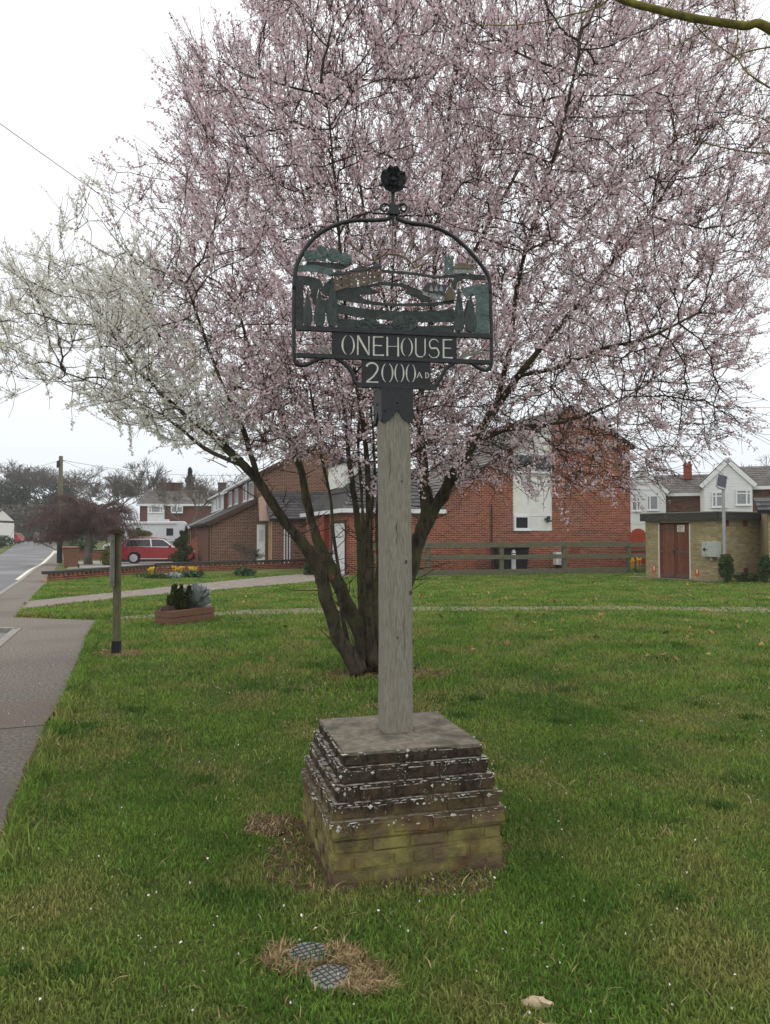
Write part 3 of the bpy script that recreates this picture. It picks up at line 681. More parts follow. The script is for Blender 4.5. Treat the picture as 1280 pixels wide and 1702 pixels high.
for px, py, rr_ in ((675, 934, .007), (683, 985, .008), (661, 1060, .005), (668, 800, .004)):                  # knots and drying cracks
    d = ray(px, py); t_ = ((O3 - pb * hwp) - Vector((0, 0, CAMZ))).dot(pb) / d.dot(pb); q = Vector((0, 0, CAMZ)) + d * t_; m = MB(); m.ball(q, (rr_, .0025, rr_ * 1.5), 10, 6, .2, ax=(pa, pb, EZ)); m.build('knot', 'knot', sign)
for px, y0, y1 in ((648, 740, 800), (672, 1010, 1110), (660, 860, 905), (655, 1120, 1180)):
    m = MB(); pts = []
    for i in range(7):
        d = ray(px + 1.2 * math.sin(i * 2.1), y0 + (y1 - y0) * i / 6); t_ = ((O3 - pb * (hwp * 1.005)) - Vector((0, 0, CAMZ))).dot(pb) / d.dot(pb); pts.append(Vector((0, 0, CAMZ)) + d * t_)
    m.tube(pts, [.0004, .0011, .0014, .0012, .0014, .001, .0003], 5); m.build('crack', 'knot', sign)
sk = MB()
for sx_, sy_ in ((0, -1), (0, 1), (1, 0), (-1, 0)):
    sk.box(O3 + pa * sx_ * .088 + pb * sy_ * .088 + EZ * .578, (.176 if sy_ else .007, .007 if sy_ else .166, .008), (pa, pb, EZ))
sk.build('mortar_fillet', 'concrete_top', sign)
# ---- iron cap with ogee points, on the post head
OC = O3 + Vector((-.012, 0, 0)); cap = MB(); hc = .086; zc0, zc1 = 2.185, 2.372
for side in range(4):
    rot = YP + side * math.pi / 2; a = Vector((math.cos(rot), math.sin(rot), 0)); b_ = Vector((-math.sin(rot), math.cos(rot), 0))
    prof = [(-1, 1.0), (-1, .10), (-.92, -.02), (-.72, .0), (-.5, .05), (-.3, .13), (-.14, .26), (0, .36), (.14, .26), (.3, .13), (.5, .05), (.72, .0), (.92, -.02), (1, .10), (1, 1.0)]
    pts = [OC + a * (u * (hc - (.0035 if side % 2 else 0))) - b_ * (hc) + EZ * (zc0 + (zc1 - zc0) * (v * .95 + .05)) for u, v in prof]
    cap.prism(pts, b_ * .006)
cap.box(OC + EZ * (zc1 + .004), (2 * hc + .004, 2 * hc + .004, .012), (pa, pb, EZ))
cp = cap.build('post_cap', 'iron', sign)
for side in range(4):
    rot = YP + side * math.pi / 2; a = Vector((math.cos(rot), math.sin(rot), 0)); b_ = Vector((-math.sin(rot), math.cos(rot), 0))
    for u, z in ((0, 2.295), (-.8, 2.25)):
        q = OC + a * (u * hc) - b_ * (hc + .003) + EZ * z; bl = MB(); bl.ball(q, (.006, .006, .006), 8, 5); bl.build('bolt', 'iron', cp)

# ---- the flat iron panel: a vertical plane, turned a little from the camera
YS = R(9); eu, en = Vector((math.cos(YS), math.sin(YS), 0)), Vector((math.sin(YS), -math.cos(YS), 0)); OS = Vector((0.06, 3.98, 0))
def SP(px, py):
    d = ray(px, py); o = Vector((0, 0, CAMZ)); t = (OS - o).dot(en) / d.dot(en); q = o + d * t
    return (q - OS).dot(eu), q.z
def S3(u, v, n=0.0): return OS + eu * u + EZ * v + en * n
def Z1(x, y): return SP(480 + x / 3.657, 380 + y / 3.657)
def Z2(x, y): return SP(450 + x / 3.2, 250 + y / 3.2)
def zpoly(mb, pts, n0, n1, zf=Z1, mi=0):
    mb.prism([S3(*zf(*p), n1) for p in pts], en * (n0 - n1), mi)
def ztube(mb, pts, r, zf=Z1, n=8, off=0.0, k=5, flat=1.0):
    q = spline([zf(*p) for p in pts], k) if len(pts) > 2 else [zf(*p) for p in pts]
    mb.tube([S3(a[0], a[1], off) for a in q], r, n, flat=flat)
fr = MB(); RT = .0125
arcL = [(637, 352), (615, 367), (560, 371), (420, 376), (300, 417), (215, 482), (152, 578), (130, 650), (124, 740)]
ztube(fr, arcL, .0115, Z2)
arcR = [(668, 352), (690, 370), (740, 386), (850, 402), (960, 450), (1050, 528), (1120, 610), (1160, 680), (1168, 760)]
ztube(fr, arcR, .0115, Z2)
ztube(fr, [(124, 738), (122, 900), (124, 1090), (130, 1125), (155, 1142), (190, 1140), (250, 1112), (300, 1100), (340, 1098)], .010, Z2)
ztube(fr, [(1168, 758), (1172, 900), (1175, 1100), (1170, 1150), (1145, 1170), (1110, 1160), (1060, 1128), (1000, 1118)], .010, Z2)
ztube(fr, [(240, 1105), (330, 1100), (385, 1130), (430, 1180), (450, 1235), (480, 1252), (520, 1252)], .0105, Z2)
ztube(fr, [(960, 1122), (985, 1120), (930, 1165), (900, 1215), (880, 1245), (850, 1254), (820, 1255)], .0105, Z2)
frame = fr.build('frame', 'iron', sign, smooth=True)
bars = MB()
for (a, b, c, d, h) in ((45, 611, 1232, 650, .013), (45, 776, 1232, 808, .012), (415, 952, 895, 963, .013)):
    u0, v0 = Z1(a, b); u1, v1 = Z1(c, d); vm = (v0 + v1) / 2; bars.box(S3((u0 + u1) / 2, vm), (u1 - u0, .026, 2 * h * .9), (eu, en, EZ))
bars.build('crossbar', 'iron', frame)
sw = MB()                                                             # scrolls and stem below the rose
for cx, sgn in ((606, -1), (704, 1)):
    pts = []
    for k in range(24):
        th = R(-60) + k / 23 * R(420); r = 31 - 20 * k / 23
        pts.append((cx - sgn * math.cos(th) * r, 308 - math.sin(th) * r))
    pts = [(655 + sgn * 14, 345), (655 + sgn * 22, 335)] + pts
    ztube(sw, pts, .0062, Z2, 7, 0, 2)
sw.build('scroll', 'iron', frame, smooth=True)
st = MB(); ztube(st, [(652, 400), (653, 340)], .008, Z2); ztube(st, [(655, 340), (650, 285)], .0145, Z2, 4); ztube(st, [(650, 288), (649, 215)], .010, Z2)
u, v = Z2(655, 320); st.box(S3(u, v), (.048, .034, .048), (eu, en, EZ))
st.build('finial_stem', 'iron', frame)
# ---- rose finial: five dished petals, inner petals, sepals
ru, rv = Z2(649, 165); rc = S3(ru, rv, .0)
def petal(mb, ang, r0, r1, hwid, lift, cup, thick=.004):
    nu, nv = 6, 6; top_ = []; 
    for i in range(nu + 1):
        t = i / nu; r = r0 + (r1 - r0) * t; wd = hwid * (math.sin(math.pi * min(1, .18 + t * .72)) ** .8)
        for j in range(nv + 1):
            s_ = j / nv * 2 - 1; q = ang
            x = r * math.cos(q) - s_ * wd * math.sin(q); y = r * math.sin(q) + s_ * wd * math.cos(q)
            z = lift + cup * (t * t) + cup * .9 * s_ * s_ * t - .006 * math.sin(math.pi * t)
            top_.append((x, y, z))
    vs = [rc + eu * x + EZ * y + en * z for x, y, z in top_] + [rc + eu * x + EZ * y + en * (z - thick) for x, y, z in top_]
    W = nv + 1; o = len(top_); fs = []
    for i in range(nu):
        for j in range(nv):
            a = i * W + j; fs += [(a, a + 1, a + W + 1, a + W), (o + a, o + a + W, o + a + W + 1, o + a + 1)]
    per = [j for j in range(W)] + [i * W + nv for i in range(1, nu + 1)] + [nu * W + j for j in range(nv - 1, -1, -1)] + [i * W for i in range(nu - 1, 0, -1)]
    fs += [(per[k], per[(k + 1) % len(per)], o + per[(k + 1) % len(per)], o + per[k]) for k in range(len(per))]
    mb.add(vs, fs)
rb = MB(); rb.ball(rc + en * .026, (.013, .013, .010), 12, 8, ax=(eu, EZ, en)); rfin = rb.build('rose', 'iron', sign, smooth=True)
for k in range(5):
    p_ = MB(); petal(p_, R(90 + 72 * k), .012, .071, .044, .004, .018); p_.build('petal', 'iron', rfin, smooth=True)
for k in range(5):
    p_ = MB(); petal(p_, R(126 + 72 * k), .006, .034, .021, .018, .014); p_.build('petal', 'iron', rfin, smooth=True)
for k in range(5):
    s_ = MB(); a = R(126 + 72 * k); base = [(.045, -.012), (.045, .012), (.088, .0)]
    pts = [rc + eu * (r * math.cos(a) - q * math.sin(a)) + EZ * (r * math.sin(a) + q * math.cos(a)) - en * .004 for r, q in base]
    s_.prism(pts, -en * .005); s_.build('sepal', 'iron', rfin)

# ---- name boards and lettering
def board(name, a, b, c, d):
    u0, v0 = Z1(a, b); u1, v1 = Z1(c, d); m = MB(); m.box(S3((u0 + u1) / 2, (v0 + v1) / 2), (u1 - u0, .010, v0 - v1), (eu, en, EZ)); return m.build(name, 'name_black', sign)
nb1 = board('name_board', 262, 626, 1020, 790); nb2 = board('date_board', 443, 792, 860, 956)
def arc(cx, cy, rx, ry, a0, a1, n=14): return [(cx + rx * math.cos(R(a0 + (a1 - a0) * i / n)), cy + ry * math.sin(R(a0 + (a1 - a0) * i / n))) for i in range(n + 1)]
# each stroke: (points in a unit box, width at start, middle, end) as a share of the letter's height
GL = {
 'O': [(arc(.5, .5, .44, .5, 106, 254), .02, .095, .02), (arc(.5, .5, .44, .5, -74, 74), .02, .085, .02)],
 '0': [(arc(.5, .5, .42, .5, 108, 252), .02, .085, .02), (arc(.5, .5, .42, .5, -72, 72), .02, .085, .02)],
 'N': [([(.06, 0), (.06, 1)], .08, .07, .06), ([(.06, 1), (.94, 0)], .10, .10, .07), ([(.94, 0), (.94, .98)], .05, .055, .07)],
 'E': [([(.08, 0), (.08, 1)], .09, .08, .085), ([(.08, .965), (.92, .985)], .07, .05, .055), ([(.12, .53), (.80, .53)], .055, .05, .06), ([(.08, .03), (.98, .03)], .07, .055, .09)],
 'H': [([(.07, 0), (.07, 1)], .10, .085, .08), ([(.93, 0), (.93, 1)], .10, .08, .075), ([(.16, .50), (.84, .52)], .03, .025, .03)],
 'U': [([(.08, 1)] + [(.08, .6)] + arc(.5, .28, .42, .27, 180, 300) , .075, .08, .07), (arc(.5, .28, .42, .27, 312, 360) + [(.92, 1)], .05, .07, .065)],
 'S': [(arc(.5, .74, .40, .25, 20, 180, 10) + arc(.5, .74, .40, .30, 190, 235, 4) + arc(.48, .26, .44, .30, 60, 0, 5) + arc(.48, .25, .44, .25, 0, -165, 10), .03, .085, .03)],
 '2': [(arc(.5, .74, .42, .25, 165, 0, 10) + [(.86, .58), (.6, .32), (.12, .04)], .11, .075, .09), ([(.08, .03), (.95, .03)], .09, .05, .075)],
 'A': [([(.02, 0), (.45, 1)], .14, .10, .08), ([(.45, 1), (.98, 0)], .12, .16, .18), ([(.25, .36), (.72, .36)], .08, .06, .08)],
 'D': [([(.12, 0), (.12, 1)], .16, .14, .16), ([(.2, .97)] + arc(.2, .5, .7, .47, 80, -80, 10) + [(.2, .03)], .08, .16, .08)],
}
def ribbon(pts, w0, w1, w2, u0, v0, U, Vh, parent):
    q = [(u0 + x * U, v0 + y * Vh) for x, y in pts]; n = len(q); Lf, Rt = [], []
    if n == 2: q = [q[0], ((q[0][0] + q[1][0]) / 2, (q[0][1] + q[1][1]) / 2), q[1]]; n = 3
    for i in range(n):
        a = q[max(0, i - 1)]; b = q[min(n - 1, i + 1)]; dx, dy = b[0] - a[0], b[1] - a[1]; L = math.hypot(dx, dy) + 1e-9
        t = i / (n - 1); wd = (w0 + (w1 - w0) * t * 2 if t < .5 else w1 + (w2 - w1) * (t * 2 - 1)) * Vh / 2
        Lf.append((q[i][0] - dy / L * wd, q[i][1] + dx / L * wd)); Rt.append((q[i][0] + dy / L * wd, q[i][1] - dx / L * wd))
    return Lf, Rt
LZ = [0]
def letter(ch, x0, y0, x1, y1, parent):
    zf = lambda a, b: SP(540 + a / 5.333, 540 + b / 5.333)
    u0, vt = zf(x0, y0); u1, vb = zf(x1, y1); m = MB()
    for si, (pts, a, b, c) in enumerate(GL[ch]):
        Lf, Rt = ribbon(pts, a, b, c, u0, vb, u1 - u0, vt - vb, parent); n = len(Lf); lift = .0052 + .0004 * si
        vs = [S3(*p, lift + .0022) for p in Lf] + [S3(*p, lift + .0022) for p in Rt] + [S3(*p, .0045) for p in Lf] + [S3(*p, .0045) for p in Rt]
        fs = []
        for i in range(n - 1):
            fs += [(i, i + 1, n + i + 1, n + i), (i, 2 * n + i, 2 * n + i + 1, i + 1), (n + i, n + i + 1, 3 * n + i + 1, 3 * n + i)]
        fs += [(0, n, 3 * n, 2 * n), (n - 1, 3 * n - 1, 4 * n - 1, 2 * n - 1)]
        m.add(vs, fs)
    m.build('letter', 'letter_paint', parent)
for ch, x0, y0, x1, y1 in (('O', 148, 92, 264, 270), ('N', 284, 97, 396, 272), ('E', 424, 104, 524, 278), ('H', 544, 108, 656, 282), ('O', 672, 116, 778, 286), ('U', 796, 121, 894, 291), ('S', 915, 126, 1016, 296), ('E', 1042, 129, 1134, 300)):
    letter(ch, x0, y0, x1, y1, nb1)
for ch, x0, y0, x1, y1 in (('2', 356, 336, 478, 516), ('0', 498, 340, 608, 516), ('0', 614, 344, 704, 512), ('0', 714, 348, 806, 514), ('A', 814, 420, 860, 474), ('D', 888, 424, 922, 476)):
    letter(ch, x0, y0, x1, y1, nb2)

# ---- landscape cut-outs inside the arch
bands = [
 [(45, 225), (160, 222), (262, 244), (286, 284), (252, 292), (235, 280), (150, 262), (45, 258)],
 [(45, 288), (130, 291), (188, 308), (208, 345), (176, 372), (172, 402), (140, 398), (122, 346), (45, 335)],
 [(40, 330), (84, 345), (92, 430), (86, 607), (40, 606)],
 [(190, 372), (240, 318), (262, 300), (300, 385), (285, 430), (205, 395)],
 [(205, 440), (240, 430), (240, 520), (212, 510)],
 [(135, 395), (170, 395), (168, 470), (150, 460)],
 [(270, 384), (340, 366), (478, 346), (505, 368), (552, 388), (430, 404), (470, 436), (620, 457), (840, 452), (1005, 436), (1005, 456), (850, 470), (620, 472), (440, 456), (282, 430)],
 [(475, 345), (560, 324), (690, 334), (790, 372), (860, 412), (858, 450), (800, 440), (770, 386), (680, 352), (560, 342), (482, 360)],
 [(700, 392), (740, 365), (800, 380), (838, 430), (800, 428), (735, 405)],
 [(290, 458), (400, 480), (520, 495), (700, 506), (900, 500), (1003, 489), (1003, 566), (850, 571), (650, 560), (430, 540), (296, 515)],
 [(296, 545), (424, 556), (600, 584), (790, 594), (1003, 588), (1003, 642), (296, 616)],
 [(562, 250), (650, 258), (780, 270), (900, 290), (1003, 284), (1003, 296), (900, 303), (780, 285), (650, 272), (562, 267)],
 [(940, 282), (1050, 276), (1192, 284), (1195, 314), (1066, 308), (1022, 330), (1016, 366), (998, 368), (988, 330), (1006, 300), (940, 296)],
 [(1048, 366), (1100, 350), (1216, 340), (1216, 402), (1112, 402), (1082, 424), (1062, 402)],
 [(1136, 400), (1216, 400), (1216, 648), (1118, 642), (1124, 560), (1138, 560)], [(1040, 520), (1066, 500), (1082, 440), (1100, 440), (1098, 560), (1048, 580)],
]
for k, b_ in enumerate(bands):
    m = MB(); zpoly(m, b_, -.002 - .0004 * (k % 4), .004 + .0005 * (k % 5)); m.build('hill_plate', 'patina_light' if k in (0, 13, 14) else 'patina', sign)
tm = 'patina_tree'
def conifer(cx, by, ty, hw_):
    prof = [(0, 0), (.06, .62), (.16, .9), (.27, 1.0), (.40, .93), (.55, .70), (.70, .45), (.85, .22), (1, .03)]
    Lp = [(cx - hw_ * w_, by + (ty - by) * t) for t, w_ in prof]; Rp = [(cx + hw_ * w_, by + (ty - by) * t) for t, w_ in prof[::-1]]
    m = MB(); pts = Lp + Rp; n = len(pts)
    mid = [Z1(cx + random.uniform(-3, 3), by + (ty - by) * t) for t, _ in prof]
    A = [S3(*Z1(*p), .0095) for p in Lp]; B = [S3(*Z1(*p), .0095) for p in Rp[::-1]]; M_ = [S3(*p, .018) for p in mid]; C = [S3(*Z1(*p), .003) for p in Lp]; D = [S3(*Z1(*p), .003) for p in Rp[::-1]]
    k = len(A); vs = A + M_ + B + C + D; fs = []
    for i in range(k - 1):
        fs += [(i, i + 1, k + i + 1, k + i), (k + i, k + i + 1, 2 * k + i + 1, 2 * k + i), (3 * k + i, 3 * k + i + 1, i + 1, i), (2 * k + i, 2 * k + i + 1, 4 * k + i + 1, 4 * k + i)]
    m.add(vs, fs); m.build('conifer_plate', tm, sign, smooth=False)
for a in ((114, 604, 372, 32), (187, 607, 362, 36), (266, 612, 285, 37), (1033, 640, 352, 34), (1103, 640, 398, 36)): conifer(*a)
def leafy(name, cx, cy, rx, ry, n=18, mat='patina_tree', lift=.009):
    pts = [(cx + rx * math.cos(2 * math.pi * k / n) * (1 + random.uniform(-.12, .10)), cy + ry * math.sin(2 * math.pi * k / n) * (1 + random.uniform(-.14, .10))) for k in range(n)]
    m = MB(); zpoly(m, pts, .003, lift)
    for _ in range(14):
        a, r = random.uniform(0, 6.28), random.uniform(0, .75) ** .7; u, v = Z1(cx + rx * r * math.cos(a), cy + ry * r * math.sin(a)); m.ball(S3(u, v, lift), (.012, .009, .005), 6, 4, .2, ax=(eu, EZ, en))
    m.build(name, mat, sign)
for a in ((485, 584, 68, 40), (706, 574, 78, 50), (610, 610, 20, 14)): leafy('bush_plate', *a)
for a in ((132, 168, 42, 40), (200, 152, 42, 44), (272, 168, 44, 42), (345, 190, 40, 40)): leafy('tree_plate', *a, mat='patina_light')
tp = MB(); zpoly(tp, [(110, 200), (380, 215), (330, 250), (100, 226)], -.002, .003); tp.build('hill_plate', 'patina', sign)
def grid_wall(q, nx, ny, holes, mat, name, n0=.004, n1=.011):
    m = MB()
    def bl(a, b):
        x = (q[0][0] * (1 - a) + q[1][0] * a) * (1 - b) + (q[3][0] * (1 - a) + q[2][0] * a) * b
        y = (q[0][1] * (1 - a) + q[1][1] * a) * (1 - b) + (q[3][1] * (1 - a) + q[2][1] * a) * b
        return (x, y)
    for i in range(nx):
        for j in range(ny):
            if (i, j) in holes: continue
            zpoly(m, [bl(i / nx, j / ny), bl((i + 1) / nx, j / ny), bl((i + 1) / nx, (j + 1) / ny), bl(i / nx, (j + 1) / ny)], n0, n1)
    return m.build(name, mat, sign)
grid_wall([(272, 284), (336, 277), (341, 366), (276, 386)], 5, 7, {(1, 1), (3, 1), (1, 2), (3, 2), (1, 4), (3, 4), (3, 5)}, 'tan_metal', 'manor_wall')
grid_wall([(338, 288), (362, 282), (364, 360), (341, 366)], 3, 7, {(1, 1), (1, 3), (1, 5)}, 'tan_metal', 'manor_wall', .002, .008)
grid_wall([(362, 268), (476, 254), (480, 344), (364, 362)], 9, 7, {(1, 1), (3, 1), (5, 1), (7, 1), (1, 3), (3, 3), (7, 3), (4, 4), (4, 5), (4, 6), (1, 5), (7, 5)}, 'tan_metal', 'manor_wall')
grid_wall([(480, 256), (506, 250), (508, 332), (482, 340)], 3, 7, {(1, 1), (1, 3), (1, 5)}, 'tan_metal', 'manor_wall', .002, .008)
grid_wall([(506, 244), (562, 238), (564, 320), (508, 330)], 5, 7, {(1, 1), (3, 1), (1, 4), (3, 4)}, 'tan_metal', 'manor_wall')
rfm = MB()
for q in ([(255, 286), (296, 258), (342, 276), (338, 284)], [(350, 268), (436, 232), (486, 250), (482, 258)], [(490, 246), (530, 212), (568, 232), (564, 242)], [(330, 286), (350, 262), (372, 276)], [(478, 254), (490, 236), (512, 246)]):
    zpoly(rfm, q, .003, .0155)
rfm.build('manor_roof', 'roof_metal', sign)
grid_wall([(945, 178), (996, 182), (998, 276), (946, 278)], 5, 8, {(2, 1), (2, 5)}, 'patina_light', 'church_tower')
cr_ = MB()
for x in (944, 965, 986): zpoly(cr_, [(x, 168), (x + 12, 168), (x + 12, 180), (x, 180)], .004, .011)
cr_.build('battlement', 'patina_light', sign)
grid_wall([(998, 246), (1120, 248), (1122, 274), (998, 276)], 9, 4, {(1, 1), (1, 2), (4, 1), (6, 1)}, 'pale_metal', 'church_wall')
m = MB(); zpoly(m, [(996, 236), (1030, 212), (1092, 222), (1118, 250), (998, 248)], .003, .0155); m.build('church_roof', 'gold_dull', sign)
grid_wall([(868, 392), (944, 408), (946, 444), (868, 426)], 6, 4, {(2, 1), (4, 1), (4, 2)}, 'pale_metal', 'cottage_wall')
grid_wall([(812, 372), (868, 386), (868, 424), (812, 404)], 5, 4, {(1, 1), (3, 1), (3, 2)}, 'pale_metal', 'cottage_wall', .002, .008)
m = MB(); zpoly(m, [(845, 332), (966, 352), (940, 410), (866, 394), (808, 374)], .003, .015); m.build('cottage_roof', 'roof_metal', sign)
for x in (862, 893, 922):
    m = MB(); zpoly(m, [(x - 12, 378), (x, 350), (x + 12, 380), (x + 8, 390), (x - 8, 386)], .012, .019); m.build('cottage_dormer', 'pale_metal', sign)
m = MB(); zpoly(m, [(944, 404), (972, 350), (1000, 392), (1000, 440), (946, 446)], .004, .017); m.build('cottage_gable', 'tan_metal', sign)
# ---- sun with rays
sn = MB(); ztube(sn, [(508, 214), (530, 184), (575, 162), (632, 156), (690, 168), (735, 200), (766, 244)], .0055, Z1, 6)
snp = sn.build('sun_arc', 'gold_dull', sign)
for q in ([(631, 152), (632, 70), (633, 0)], [(556, 162), (535, 110), (515, 60), (494, 8)], [(700, 170), (730, 110), (766, 28)], [(512, 196), (440, 145), (362, 84)], [(754, 208), (820, 165), (890, 112)], [(770, 236), (805, 222), (842, 208)]):
    m = MB(); ztube(m, q, .0050, Z1, 5); m.build('sun_ray', 'gold_dull', snp)
# ---- corn ears in the lower corners
for base, tips in (((1028, 794), [(1222, 724), (1215, 745), (1160, 720), (1120, 705), (1090, 730)]), ((258, 780), [(166, 688), (140, 720), (175, 745), (205, 690)])):
    m = MB()
    for t in tips:
        q0, q1 = Z1(*base), Z1(*t); m.tube([S3(*q0, .008), S3((q0[0] + q1[0]) / 2, (q0[1] + q1[1]) / 2 + .004, .010), S3(*q1, .008)], [.002, .0065, .002], 6)
    m.build('corn_ear', 'board_grey', sign)

# ================================================================== FLOWERING CHERRY PLUM
tb = G(612, 1117)
tree = empty('plum_tree', (tb.x, tb.y, 0), 'large multi-stemmed plum tree covered in pale pink and white blossom', 'tree')
DT = tb.y
# main stems traced through their pixels at their own depths: (px, py, depth, radius)
def stem(*pts): return [(P(a, b, d), r * (.84 if b > 930 else .72 if b > 700 else .56)) for a, b, d, r in pts]
STEMS = {
 'A': stem((597, 1116, 8.6, .13), (577, 1083, 8.55, .105), (558, 1049, 8.5, .098), (546, 1005, 8.4, .094), (535, 965, 8.35, .094), (524, 932, 8.3, .098), (500, 899, 8.2, .080), (471, 864, 8.1, .075), (449, 830, 8.05, .070), (429, 799, 8.0, .066), (405, 774, 7.95, .062), (377, 746, 7.9, .056), (346, 717, 7.85, .050), (312, 694, 7.8, .044), (275, 660, 7.8, .036), (230, 615, 7.8, .028), (190, 560, 7.8, .022)),
 'B': stem((606, 1116, 8.75, .13), (600, 1058, 8.8, .11), (580, 1011, 8.8, .10), (561, 967, 8.8, .09), (546, 935, 8.85, .086), (531, 905, 8.9, .080), (517, 860, 9.0, .074), (506, 811, 9.1, .068), (497, 770, 9.2, .060), (478, 720, 9.35, .052), (455, 660, 9.5, .044), (420, 590, 9.7, .036), (390, 500, 9.9, .028)),
 'C': stem((612, 1110, 8.9, .10), (605, 1050, 9.0, .070), (601, 977, 9.1, .062), (598, 899, 9.2, .058), (590, 836, 9.3, .052), (583, 785, 9.4, .048), (575, 700, 9.5, .042), (560, 600, 9.6, .036), (535, 480, 9.7, .03), (510, 350, 9.8, .024), (480, 220, 9.9, .018)),
 'D': stem((620, 1105, 8.7, .09), (615, 1040, 8.6, .052), (613, 980, 8.5, .046), (611, 914, 8.4, .044), (612, 836, 8.2, .040), (608, 740, 8.0, .036), (590, 620, 7.7, .032), (570, 480, 7.5, .027), (560, 330, 7.3, .022), (545, 180, 7.1, .017)),
 'E': stem((628, 1108, 8.8, .08), (627, 1040, 8.9, .040), (625, 990, 9.0, .034), (629, 940, 9.1, .032), (627, 860, 9.3, .030), (634, 760, 9.5, .028), (640, 640, 9.8, .026), (650, 500, 10.1, .023), (660, 330, 10.4, .020), (665, 150, 10.6, .015)),
 'P': stem((616, 1108, 8.75, .06), (609, 1040, 8.8, .034), (606, 970, 8.85, .030), (604, 900, 8.9, .028), (602, 830, 9.0, .026), (596, 750, 9.1, .024), (600, 650, 9.2, .022), (612, 540, 9.3, .018)),
 'Q': stem((622, 1106, 8.8, .05), (619, 1040, 8.7, .028), (620, 960, 8.6, .025), (617, 880, 8.5, .023), (622, 790, 8.3, .021), (618, 690, 8.1, .019), (606, 580, 7.9, .016)),
 'R': stem((590, 1112, 8.7, .05), (572, 1040, 8.6, .030), (566, 980, 8.7, .028), (556, 900, 8.8, .026), (548, 820, 8.9, .024), (530, 740, 9.0, .021), (515, 640, 9.0, .018)),
 'F': stem((634, 1116, 8.8, .15), (648, 1060, 8.9, .13), (664, 1000, 9.0, .125), (682, 940, 9.05, .125), (697, 895, 9.1, .13), (711, 858, 9.15, .135), (705, 805, 9.2, .10), (700, 750, 9.3, .09), (698, 680, 9.4, .08), (706, 600, 9.5, .07), (720, 500, 9.6, .06), (728, 380, 9.7, .05), (740, 250, 9.8, .04), (755, 110, 9.9, .028)),
 'H': stem((711, 858, 9.15, .12), (735, 825, 9.1, .105), (757, 785, 9.0, .095), (785, 738, 8.9, .085), (822, 680, 8.75, .075), (862, 625, 8.6, .065), (910, 565, 8.5, .055), (965, 500, 8.4, .045), (1030, 420, 8.3, .035), (1090, 340, 8.2, .026)),
 'I': stem((785, 738, 8.9, .06), (835, 715, 9.1, .05), (885, 708, 9.3, .042), (940, 700, 9.5, .034), (1000, 680, 9.7, .028), (1075, 640, 9.9, .022)),
 'J': stem((698, 680, 9.4, .06), (660, 600, 9.7, .05), (640, 500, 10.0, .042), (610, 380, 10.3, .034), (590, 240, 10.6, .026)),
 'K': stem((720, 500, 9.6, .05), (780, 430, 9.9, .042), (830, 340, 10.2, .036), (880, 240, 10.4, .03), (920, 120, 10.6, .022)),
 'L': stem((822, 680, 8.75, .055), (845, 590, 8.4, .048), (860, 480, 8.0, .042), (890, 360, 7.7, .036), (930, 230, 7.4, .03), (960, 100, 7.2, .022)),
 'M': stem((429, 799, 8.0, .045), (410, 730, 7.8, .038), (375, 650, 7.5, .032), (340, 560, 7.3, .026), (310, 470, 7.1, .020)),
 'N': stem((405, 774, 7.95, .040), (340, 745, 8.2, .03), (270, 690, 8.5, .024), (190, 650, 8.8, .018), (110, 620, 9.0, .013)),
 'O': stem((862, 625, 8.6, .045), (930, 610, 8.2, .038), (1000, 580, 7.9, .030), (1080, 560, 7.6, .024), (1160, 520, 7.4, .018)),
}
node_p, node_par, node_r0 = [], [], []
tm_ = MB()
ATTACH = {'H': 'F', 'I': 'H', 'J': 'F', 'K': 'F', 'L': 'H', 'M': 'A', 'N': 'A', 'O': 'H'}
for key, pts in STEMS.items():
    q = spline([(*p, r) for p, r in pts], 5)
    for k, v in enumerate(q):       # irregular stems
        s_ = .18 * v[3] + .006; v[:3] += np.array([mnoise.noise(Vector((k * .35, ord(key) % 7, .3))), mnoise.noise(Vector((k * .35, 3.1, ord(key)))), 0]) * s_ * (0 if k < 3 else 1)
    tm_.tube([Vector(v[:3]) for v in q], [v[3] * (1 + .16 * mnoise.noise(Vector((i * .5, ord(key), 0)))) for i, v in enumerate(q)], 12)
    prev = -1
    if key in ATTACH:
        d = [(Vector(p) - Vector(q[0][:3])).length for p in node_p]; prev = int(np.argmin(d))
    for i, v in enumerate(q):
        if i % 2 and i < len(q) - 1: continue
        node_p.append(np.array(v[:3])); node_par.append(prev); node_r0.append(v[3]); prev = len(node_p) - 1
for k in range(16):                                                   # gnarled stool at the foot
    a = random.uniform(0, 6.28); r = random.uniform(.05, .22); tm_.ball((tb.x + .06 + r * math.cos(a), tb.y + .1 + r * .7 * math.sin(a), random.uniform(.0, .28)), (random.uniform(.06, .11),) * 3, 8, 6, .22)
for k in range(26):                                                   # suckers round the foot
    a = random.uniform(0, 6.28); b0 = Vector((tb.x + .06 + .2 * math.cos(a), tb.y + .05 + .16 * math.sin(a), .02)); ln = random.uniform(.15, .75)
    tm_.tube([b0, b0 + Vector((math.cos(a) * .05, math.sin(a) * .05, ln * .5)), b0 + Vector((math.cos(a) * .11 + random.uniform(-.08, .08), math.sin(a) * .1, ln))], [.008, .006, .003], 5)
for v in tm_.v:
    v += Vector((mnoise.noise(v * 9), mnoise.noise(v * 9 + Vector((7, 0, 0))), 0)) * .010 + Vector((mnoise.noise(v * 26), mnoise.noise(v * 26 + Vector((7, 0, 0))), 0)) * .005
tm_.build('trunk', 'bark', tree, smooth=True)
sp_ = MB()                                                            # short dead spurs on the stems
